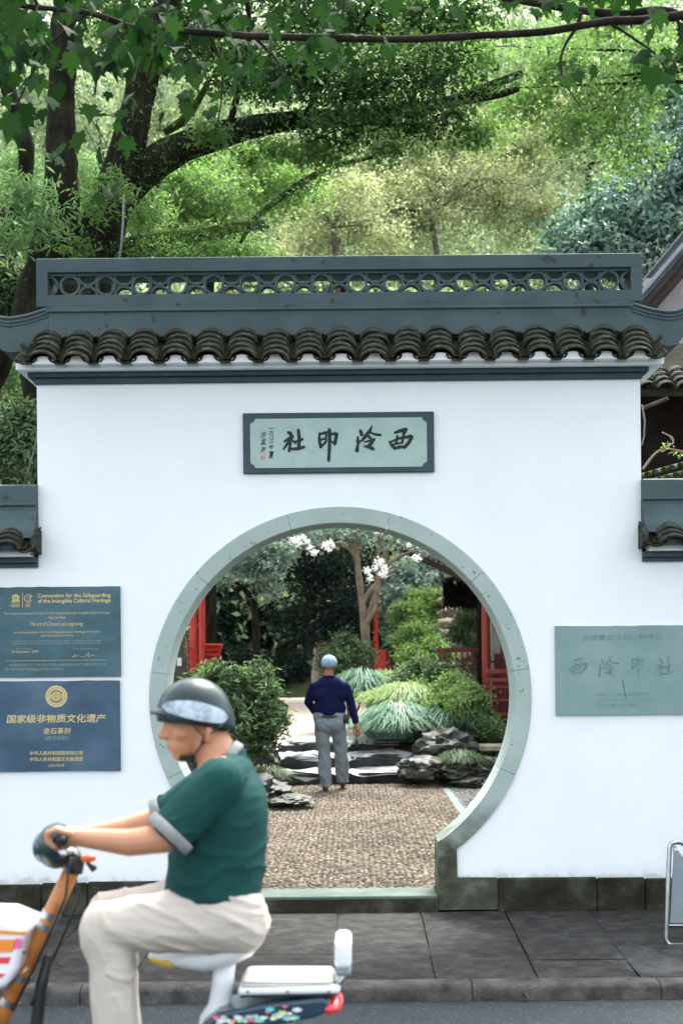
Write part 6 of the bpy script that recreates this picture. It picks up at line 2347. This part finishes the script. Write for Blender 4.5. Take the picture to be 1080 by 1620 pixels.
# visor
b = MB()
V, F = [], []
for j, (e, dz) in enumerate(((.96, .030), (1.16, .012), (1.17, .006), (.96, .022))):
    for i in range(17):
        a = math.pi / 2 + math.pi * i / 16
        V.append(c + Vector((RXh * e * math.cos(a), RYh * (.98 if j in (0, 3) else .93) * math.sin(a), dz - .012 + .02 * abs(math.cos(a)))))
for j in range(4):
    for i in range(16):
        j2 = (j + 1) % 4
        F.append((j * 17 + i, j * 17 + i + 1, j2 * 17 + i + 1, j2 * 17 + i))
b.add(V, F)
b.build('visor', M_['helmet'], rider, smooth='all')
# pale graphic bands on both sides
for s in (-1, 1):
    b = MB()
    V, F = [], []
    n1_, n2_ = 26, 8
    for j in range(n2_ + 1):
        for i in range(n1_ + 1):
            u, v = i / n1_, j / n2_
            x = -.108 + .222 * u
            hi = .050 - .030 * u + .022 * math.sin(u * math.pi)
            lo = .028 - .050 * u - .006 * math.sin(u * math.pi)
            if u > .86:
                t = (u - .86) / .14
                mid_ = (hi + lo) / 2
                r_ = math.sqrt(max(0, 1 - t * t))
                hi, lo = mid_ + (hi - mid_) * r_, mid_ + (lo - mid_) * r_
            if u < .1:
                t = (.1 - u) / .1
                mid_ = (hi + lo) / 2
                hi, lo = mid_ + (hi - mid_) * (1 - t), mid_ + (lo - mid_) * (1 - t)
            z = lo + (hi - lo) * v
            yy = RYh * math.sqrt(max(.02, 1 - (x / RXh) ** 2 - (max(0, z + x * .05) / RZh) ** 2)) * 1.018
            V.append(c + Vector((x, s * yy, z)))
    for j in range(n2_):
        for i in range(n1_):
            a = j * (n1_ + 1) + i
            F.append((a, a + 1, a + n1_ + 2, a + n1_ + 1))
    b.add(V, F)
    b.build('helmet_graphic', M_['helmet_white'], rider, smooth='all')
b = MB()
for s in (-1, 1):
    b.tube([Q(352, 1146, s * .092), Q(335, 1160, s * .088), Q(318, 1180, s * .072), Q(303, 1200, s * .045), Q(297, 1207, 0)], .0055, 6, flat=.5)
    b.tube([Q(306, 1148, s * .096), Q(322, 1165, s * .086), Q(318, 1180, s * .073)], .0055, 6, flat=.5)
b.build('chin_strap', M_['black'], rider, smooth='all')
b = MB()
b.tube([Q(282, 1142, -.062), Q(310, 1146, -.085), Q(340, 1150, -.092)], .004, 6)
b.tube([Q(282, 1142, .062), Q(310, 1146, .085), Q(340, 1150, .092)], .004, 6)
b.build('glasses_temple', M_['black'], rider, smooth='all')

# ---- the bicycle
RZ = road_z(YR)
WR = .205
bike = empty('electric_bicycle', (Q(200, 1600).x, YR, RZ))
tag(bike, 'white and navy electric bicycle with an orange stem, ridden past the gate', 'bicycle')


def wheel(cx):
    w_ = empty('wheel', (cx, YR, RZ + WR))
    w_.parent = bike
    w_.matrix_parent_inverse = Matrix.Translation(-Vector(bike.location))
    cz = RZ + WR
    b = MB()
    b.tube([(cx + (WR - .026) * math.cos(a), YR, cz + (WR - .026) * math.sin(a)) for a in np.linspace(0, 2 * math.pi, 40)[:-1]], .026, 10, closed=True)
    b.build('tyre', M_['rubber'], w_, smooth='all')
    b = MB()
    b.tube([(cx + (WR - .056) * math.cos(a), YR, cz + (WR - .056) * math.sin(a)) for a in np.linspace(0, 2 * math.pi, 40)[:-1]], .014, 8, closed=True)
    for k in range(5):
        a = 2 * math.pi * k / 5
        b.tube([(cx, YR, cz), (cx + (WR - .06) * math.cos(a), YR, cz + (WR - .06) * math.sin(a))], [.022, .014], 8)
    b.tube([(cx, YR - .06, cz), (cx, YR + .06, cz)], .045, 14)
    b.build('rim', M_['steel'], w_, smooth=40)


fx, rx = Q(-102, 1800).x, Q(470, 1800).x
wheel(fx)
wheel(rx)
b = MB()
s0, s1 = Q(121, 1362), Q(-14, 1648)
b.tube([s0, s0.lerp(s1, .33), s0.lerp(s1, .66), s1], [.0275, .029, .030, .031], 16)
b.build('stem', M_['orange'], bike, smooth='all')
for t in (.30, .36, .64, .78):
    b = MB()
    c_ = s0.lerp(s1, t)
    d_ = (s1 - s0).normalized()
    b.tube([c_ - d_ * .012, c_ + d_ * .012], .033, 16)
    b.build('clamp', M_['steel'], bike, smooth=40)
# fork from the stem foot
b = MB()
for s in (-1, 1):
    b.tube([s1 + Vector((0, s * .02, 0)), Vector(((s1.x + fx) / 2, YR + s * .06, (s1.z + RZ + WR) / 2)), Vector((fx, YR + s * .065, RZ + WR))], .017, 10)
b.build('fork', M_['black'], bike, smooth='all')
# dark rear leg of the folding frame, parallel to the stem
b = MB()
b.tube([Q(78, 1510), Q(66, 1560), Q(58, 1625), Q(62, 1690), Q(110, 1748)], [.016, .020, .022, .024, .026], 12)
b.build('frame_tube', M_['black'], bike, smooth='all')
b = MB()
z1, z0_ = Q(150, 1752).z, Q(150, 1776).z
b.box((Q(40, 1760).x, YR - .13, z0_), (Q(300, 1760).x, YR + .13, z1), bev=.02)
b.build('footboard', M_['black'], bike)
b = MB()
b.tube([Q(290, 1765), Q(345, 1700), Q(400, 1660)], [.05, .06, .05], 12)
b.tube([Q(300, 1770), Vector((rx, YR - .07, RZ + WR))], .025, 8)
b.tube([Q(300, 1770), Vector((rx, YR + .07, RZ + WR))], .025, 8)
b.build('rear_frame', M_['black'], bike, smooth='all')
# head assembly: bar, grips, headlamp housing, levers, indicator
b = MB()
hb = [Q(100, 1328, -.33), Q(92, 1330, -.20), Q(104, 1352, -.08), Q(106, 1356, 0), Q(104, 1352, .08), Q(92, 1330, .20), Q(100, 1328, .33)]
b.tube(hb, .013, 10)
b.build('handlebar', M_['black'], bike, smooth='all')
for s in (-1, 1):
    b = MB()
    b.tube([Q(92, 1330, s * .195), Q(99, 1328.5, s * .315)], .0185, 12)
    b.build('grip', M_['rubber'], bike, smooth=40)
    b = MB()
    b.tube([Q(112, 1346, s * .165), Q(100, 1344, s * .20), Q(98, 1347, s * .27), Q(101, 1350, s * .30)], [.012, .011, .010, .012], 8, flat=.6)
    b.build('brake_lever', M_['white_plastic'], bike, smooth='all')
    b = MB()
    b.ball(Q(140, 1358, s * .10), (.026, .014, .013), 12, 8)
    b.build('indicator', M_['orangelens'], bike, smooth='all')
    b = MB()
    b.tube([Q(112, 1352, s * .09), Q(138, 1358, s * .10)], .006, 6)
    b.tube([Q(138, 1364, s * .09), Q(150, 1376, s * .10)], [.006, .012], 6)
    b.build('indicator_stalk', M_['black'], bike, smooth='all')
b = MB()
b.ball(Q(90, 1338), (.066, .085, .076), 20, 14)
b.build('headlamp_housing', M_['helmet'], bike, smooth='all')
b = MB()
b.ball(Q(70, 1340), (.036, .060, .052), 16, 12)
b.build('headlamp_lens', M_['navy_body'], bike, smooth='all')
b = MB()
b.tube([Q(104, 1352), Q(118, 1368), Q(116, 1380)], [.045, .038, .032], 14)
b.build('stem_head', M_['black'], bike, smooth='all')
b = MB()
b.ball(Q(107, 1346, -.085), (.030, .018, .012), 14, 8)
b.build('switch_box', M_['white_plastic'], bike, smooth='all')
b = MB()
b.tube([Q(112, 1352, -.05), Q(104, 1420, -.06), Q(60, 1520, -.05), Q(20, 1600, -.04)], .005, 6)
b.tube([Q(112, 1352, .05), Q(126, 1420, .06), Q(92, 1500, .05), Q(50, 1590, .04)], .005, 6)
b.build('cable', M_['black'], bike, smooth='all')
# basket bag at the front with coloured stripes
b = MB()
prof = [(-110, 1462), (-60, 1450), (0, 1452), (26, 1462), (46, 1470), (38, 1492), (30, 1530), (12, 1560), (-30, 1575), (-90, 1570), (-118, 1520)]
poly = [(Q(u, v, -.12).x, Q(u, v, -.12).z) for u, v in prof]
b.prism(poly, YR - .13, YR + .13)
bg_ = b.build('front_basket', M_['white_plastic'], bike, smooth=40)
bev = bg_.modifiers.new('b', 'BEVEL')
bev.width = .018
bev.segments = 3
for (pts, m__) in (([(-112, 1466), (43, 1474), (42, 1479), (-114, 1472)], 'orange_print'), ([(-112, 1486), (26, 1486), (20, 1506), (-114, 1508)], 'orange_print'), ([(26, 1484), (38, 1486), (34, 1500), (20, 1502)], 'pink'), ([(-112, 1517), (18, 1514), (14, 1524), (-112, 1528)], 'red_print'), ([(-110, 1545), (10, 1540), (4, 1546), (-108, 1552)], 'red_print')):
    b = MB()
    poly = [(Q(u, v, -.13).x, Q(u, v, -.13).z) for u, v in pts]
    b.prism(poly, YR - .1335, YR - .128)
    b.build('stripe', M_[m__], bike)
b = MB()
b.tube([Q(20, 1500, -.1), Q(42, 1504, -.1)], .012, 8)
b.build('basket_bracket', M_['steel'], bike, smooth='all')
b = MB()
b.tube([Q(20, 1552, -.02), Q(45, 1530, -.02)], .010, 8)
b.build('basket_bracket', M_['steel'], bike, smooth='all')
# saddle and post
b = MB()
sec = [(236, 1511, 3, .025), (252, 1514, 8, .045), (285, 1512, 16, .065), (325, 1508, 24, .10), (365, 1496, 28, .125), (400, 1482, 24, .13), (418, 1470, 12, .10)]
V, F = [], []
n_ = 16
for (u, v, hh, hw) in sec:
    c_ = Q(u, v)
    for k in range(n_):
        a = 2 * math.pi * k / n_
        V.append(c_ + Vector((0, math.cos(a) * hw, math.sin(a) * hh * KR * (1.0 if math.sin(a) > 0 else 1.1))))
for i in range(len(sec) - 1):
    for k in range(n_):
        F.append((i * n_ + k, i * n_ + (k + 1) % n_, (i + 1) * n_ + (k + 1) % n_, (i + 1) * n_ + k))
F += [tuple(range(n_)), tuple(range(len(V) - 1, len(V) - n_ - 1, -1))]
b.add(V, F)
b.build('saddle', M_['white_plastic'], bike, smooth=60)
b = MB()
V, F = [], []
for (u, v, hh, hw) in ((240, 1514, 5, .040), (256, 1517, 9.5, .052), (274, 1519, 11.5, .062)):
    c_ = Q(u, v)
    for k in range(n_):
        a = 2 * math.pi * k / n_
        V.append(c_ + Vector((0, math.cos(a) * hw, math.sin(a) * hh * KR)))
for i in range(2):
    for k in range(n_):
        F.append((i * n_ + k, i * n_ + (k + 1) % n_, (i + 1) * n_ + (k + 1) % n_, (i + 1) * n_ + k))
F += [tuple(range(n_)), tuple(range(len(V) - 1, len(V) - n_ - 1, -1))]
b.add(V, F)
b.build('saddle_tip', M_['yellow'], bike, smooth=60)
b = MB()
b.tube([Q(357, 1515), Q(352, 1560), Q(346, 1592), Q(336, 1612), Q(330, 1650)], [.037, .036, .036, .042, .044], 18, flat=.8)
b.build('seat_post', M_['white_plastic'], bike, smooth='all')
# rear seat cushion with white shell
b = MB()


def padbox(u0, v0, u1, v1, hy, bev_, name, m__, seg=3, skew=0):
    b = MB()
    poly = [(q_.x, q_.z) for q_ in (Q(u0, v1, -hy), Q(u1, v1 + skew, -hy), Q(u1, v0 + skew, -hy), Q(u0, v0, -hy))]
    b.prism(poly, YR - hy, YR + hy)
    o = b.build(name, M_[m__], bike, smooth='all')
    md = o.modifiers.new('b', 'BEVEL')
    md.width = bev_
    md.segments = seg
    md.limit_method = 'NONE'
    return o


padbox(381, 1549, 528, 1568, .095, .020, 'rear_cushion', 'cream', 4)
padbox(376, 1563, 538, 1576, .104, .012, 'cushion_shell', 'white_plastic', 3, -3)
padbox(379, 1575.5, 534, 1579, .09, .004, 'cushion_base', 'navy_body', 2, -3)
padbox(529, 1489, 556, 1534, .095, .019, 'backrest', 'white_plastic', 4)
padbox(530, 1532, 555, 1545, .088, .010, 'backrest_base', 'board', 3)
b = MB()
for s in (-1, 1):
    b.tube([Q(543, 1538, s * .07), Q(540, 1552, s * .07), Q(522, 1562, s * .07)], .011, 8)
b.build('backrest_bracket', M_['steel'], bike, smooth='all')
for dz in (0, 1):      # piping round the pad, bolts on the shell
    b = MB()
    u0, u1, v_ = 382.5, 527, (1555, 1561)[dz]
    hy = .096
    pts = [Q(u0, v_, -hy) , Q(u1, v_, -hy), Q(u1, v_, -hy) + Vector((0, 2 * hy, 0)), Q(u0, v_, -hy) + Vector((0, 2 * hy, 0))]
    b.tube(rounded(pts, .022, 4), .0022, 5, closed=True)
    b.build('piping', M_['trim'], bike, smooth='all')
for u in (392, 455, 520):
    b = MB()
    c_ = Q(u, 1569, -.104)
    b.tube([c_ + Vector((0, .004, 0)), c_ - Vector((0, .003, 0))], .0055, 8)
    b.build('bolt', M_['steel'], bike, smooth=40)
# tail fairing with printed flowers, tail lamp
b = MB()
prof = [(318, 1622), (345, 1602), (420, 1588), (512, 1578), (524, 1586), (520, 1602), (496, 1611), (430, 1624), (395, 1650), (320, 1660)]
b.prism([(Q(u, v, -.1).x, Q(u, v, -.1).z) for u, v in prof], YR - .105, YR + .105)
fa = b.build('tail_fairing', M_['navy_body'], bike, smooth=40)
md = fa.modifiers.new('b', 'BEVEL')
md.width = .012
md.segments = 3
rnd = random.Random(3)
fl_cols = ['pink', 'aqua', 'white_plastic', 'lime', 'aqua', 'white_plastic', 'lime']
for i in range(34):
    u = 342 + (470 - 342) * (i / 33)
    top_, bot_ = 1604 - (u - 345) * .13, 1618 - (u - 345) * .09
    v = rnd.uniform(top_ + 2, bot_ + 4)
    c_ = Q(u, v, -.107)
    b = MB()
    r_ = rnd.uniform(.006, .013)
    k_ = rnd.choice((5, 6))
    pts = []
    for j in range(k_ * 2):
        a = math.pi * j / k_ + u
        rr_ = r_ * (1 if j % 2 else .55)
        pts.append((c_.x + rr_ * 1.6 * math.cos(a), c_.z + rr_ * .8 * math.sin(a)))
    b.prism(pts, YR - .1075 - .0004 * (i % 4), YR - .10)
    b.build('flower_print', M_[fl_cols[i % 7]], bike)
b = MB()
b.ball(Q(523, 1589, -.04) + Vector((0, .04, 0)), (.045, .118, .034), 18, 12)
b.build('tail_lamp', M_['redlight'], bike, smooth='all')
b = MB()
pts = [(rx + .245 * math.cos(R(a)), YR, RZ + WR + .245 * math.sin(R(a))) for a in range(20, 165, 12)]
b.tube(pts, .05, 8, flat=.25)
b.build('mudguard', M_['black'], bike, smooth='all')
b = MB()
pts = [(fx + .235 * math.cos(R(a)), YR, RZ + WR + .235 * math.sin(R(a))) for a in range(15, 150, 12)]
b.tube(pts, .045, 8, flat=.25)
b.build('mudguard', M_['black'], bike, smooth='all')

# ================================================================== WALKING MAN IN THE GARDEN
YW = 6.95


def Wp(px, py, dy=0.0):
    return P(px, py, YW + dy)


walker = empty('person', (Wp(520, 1250).x, YW, .11))
tag(walker, 'person in pale blue cap, navy sweater and grey trousers walking away into the garden', 'person')
b = MB()
b.ball(Wp(520.5, 1049), (.076, .095, .108), 16, 12)
b.ball(Wp(520.5, 1056, .05), (.058, .06, .075), 14, 10)
b.limb([Wp(520.5, 1060), Wp(520.5, 1074)], [.058, .062])
for s in (-1, 1):
    b.ball(Wp(520.5 + s * 10.0, 1052, .0), (.012, .017, .030), 8, 8)
b.ball(Wp(520.5, 1054, .115), (.014, .02, .02), 8, 6)
b.limb([Wp(521, 1085), Wp(521, 1120), Wp(521, 1145)], [.095, .095, .10])
armR = [(546, 1086, .0), (556, 1114, .03), (562.5, 1143, -.03)]
armL = [(496, 1086, .0), (487.5, 1111, .05), (497, 1126, .26)]
for a in (armR, armL):
    b.limb([Wp(*q) for q in a], [.055, .043, .030])
# right hand hanging, fingers slightly curled
hb_ = Wp(564.5, 1149, -.035)
b.limb([Wp(562.5, 1143, -.03), hb_, Wp(565.5, 1154, -.035)], [.027, .030, .030])
for q in range(4):
    dx = (q - 1.5) * 2.1
    ln = (10.0, 11.5, 11, 9)[q]
    b.limb([Wp(565.3 + dx, 1155, -.035 + .004 * q), Wp(565.8 + dx * 1.1, 1155 + ln * .5, -.035), Wp(564.8 + dx * 1.05, 1155 + ln, -.015)], [.0095, .009, .0075], 8)
b.limb([Wp(561, 1149, -.02), Wp(559, 1155, .0), Wp(559.5, 1161, .01)], [.011, .010, .008], 8)
hl = Wp(499, 1128, .30)
b.limb([Wp(497, 1126, .26), hl], [.028, .032])
for q in range(4):
    b.limb([hl + Vector((.0, .02, .02 - .014 * q)), hl + Vector((.03, .06, .02 - .014 * q)), hl + Vector((.055, .05, .018 - .014 * q))], [.009, .009, .0075], 8)
wl = [(509, 1140, 0), (512, 1188, .02), (514.5, 1243, -.03)]
wrr = [(533, 1140, 0), (539, 1186, .10), (542, 1237, .26)]
for a in (wl, wrr):
    b.limb([Wp(*q) for q in a], [.075, .055, .04])
voxel('body', b, .0062, M_['skin2'], walker, smooth=2)
b = MB()
b.limb([Wp(521, 1084), Wp(521, 1105), Wp(521, 1123)], [.120, .135, .145])
b.limb([Wp(501, 1088), Wp(511, 1081), Wp(521, 1077), Wp(531, 1081), Wp(541, 1088)], [.068, .078, .080, .078, .068])
b.limb([Wp(505, 1100), Wp(521, 1098), Wp(537, 1100)], [.100, .118, .100])
b.limb([Wp(510, 1121), Wp(532, 1121)], [.125, .125])
for a in (armR, armL):
    p = [Wp(*q) for q in a]
    b.limb([p[0], p[1], p[1].lerp(p[2], .94)], [.064, .056, .046])
sw = voxel('sweater', b, .0085, M_['navy'], walker, smooth=26, wrinkle=wr_cloth(.0045, 6, 3, (1.3, .5, .5)))
zh = Wp(521, 1133).z
for v in sw.data.vertices:
    if v.co.z < zh and abs(v.co.x - Wp(521, 1131).x) < .23: v.co.z = zh + (v.co.z - zh) * .15
b = MB()
b.tube([Wp(521, 1070, -.0) + Vector((.066 * math.cos(a), .066 * math.sin(a), 0)) for a in np.linspace(0, 2 * math.pi, 20)[:-1]], .011, 8, closed=True)
b.build('collar', M_['navy'], walker, smooth='all')
b = MB()
b.limb([Wp(510, 1134), Wp(532, 1134)], [.122, .122])
b.limb([Wp(511, 1146, -.03), Wp(531, 1146, -.03)], [.115, .115])
for a, sx_ in ((wl, -1), (wrr, 1)):
    p = [Wp(*q) for q in a]
    b.limb([p[0], p[0].lerp(p[1], .5), p[1], p[1].lerp(p[2], .5), p[2]], [.106, .096, .084, .078, .075])


def sl_wr(c):
    q = Vector((c.x * 9, c.y * 5, c.z * 6 + c.x * 6))
    low = 1.0 if c.z > .5 else 1.7
    return (.010 * (1 - 2.2 * abs(noise.noise(q))) + .005 * (1 - 2 * abs(noise.noise(q * 2.3)))) * low - .007


sl_ = voxel('trousers', b, .0085, M_['slacks'], walker, smooth=5, wrinkle=sl_wr)
for v in sl_.data.vertices:
    lim = Wp(514, 1244, -.03).z if v.co.x < Wp(527, 1240).x else Wp(541, 1237, .26).z
    if v.co.z < lim: v.co.z = lim
zc_ = Wp(521, 1131).z
b = MB()
b.tube([Wp(521, 1133) + Vector((.192 * math.cos(a), .128 * math.sin(a), 0)) for a in np.linspace(0, 2 * math.pi, 28)[:-1]], .016, 8, closed=True, flat=1)
b.build('belt', M_['black'], walker, smooth='all')
b = MB()
pw = Wp(547, 1137, -.03)
b.box((pw.x - .036, pw.y - .06, pw.z - .062), (pw.x + .036, pw.y + .05, pw.z + .055), bev=.015)
b.build('belt_pouch', M_['black'], walker, smooth='all')
for a, lift in ((wl, 0), (wrr, .03)):
    b = MB()
    q = a[-1]
    ank = Wp(*q)
    zf = .118 + .002 * ank.y
    b.limb([Vector((ank.x, ank.y - .045, zf + .035 + lift)), Vector((ank.x, ank.y + .06, zf + .032 + lift * .3)), Vector((ank.x, ank.y + .17, zf + .026))], [.042, .042, .034])
    b.ball((ank.x, ank.y - .01, zf + .07 + lift), (.045, .055, .05), 12, 8)
    sh = voxel('shoe', b, .008, M_['shoe'], walker, smooth=3)
    for v in sh.data.vertices:
        v.co.z = max(v.co.z, zf + .001)
# cap: crown, brim away from us, adjustable strap opening
b = MB()
cc_ = Wp(520.5, 1048)
V, F = [], []
for j in range(9):
    for i in range(24):
        th, ph = 2 * math.pi * i / 24, (math.pi / 2) * j / 8
        V.append(cc_ + Vector((.092 * math.sin(ph) * math.cos(th), .112 * math.sin(ph) * math.sin(th), .092 * math.cos(ph))))
for i in range(24):
    th = 2 * math.pi * i / 24
    V.append(cc_ + Vector((.092 * math.cos(th), .112 * math.sin(th), -.052)))
for j in range(9):
    for i in range(24):
        F.append((j * 24 + i, j * 24 + (i + 1) % 24, (j + 1) * 24 + (i + 1) % 24, (j + 1) * 24 + i))
b.add(V, F)
cp_ = b.build('cap', M_['cap'], walker, smooth='all')
md = cp_.modifiers.new('s', 'SOLIDIFY')
md.thickness = .006
md.offset = 1
b = MB()
V = []
for e, yy in ((.9, .06), (.86, .12), (.6, .20)):
    for i in range(9):
        a = math.pi * i / 8
        V.append(cc_ + Vector((.092 * e * math.cos(a), yy + .03 * math.sin(a), -.045 - .12 * (yy - .06))))
b.add(V, [(j * 9 + i, j * 9 + i + 1, (j + 1) * 9 + i + 1, (j + 1) * 9 + i) for j in range(2) for i in range(8)])
b.build('cap_brim', M_['cap'], walker, smooth='all')
b = MB()
hx_ = [(.034 * math.cos(a), .026 * math.sin(a)) for a in np.linspace(0, math.pi, 9)]
V = [cc_ + Vector((x_, -math.sqrt(max(0, 1 - (x_ / .092) ** 2)) * .1185, -.030 + z_)) for x_, z_ in hx_]
b.add(V, [tuple(range(9))])
b.build('cap_opening', M_['navy'], walker)
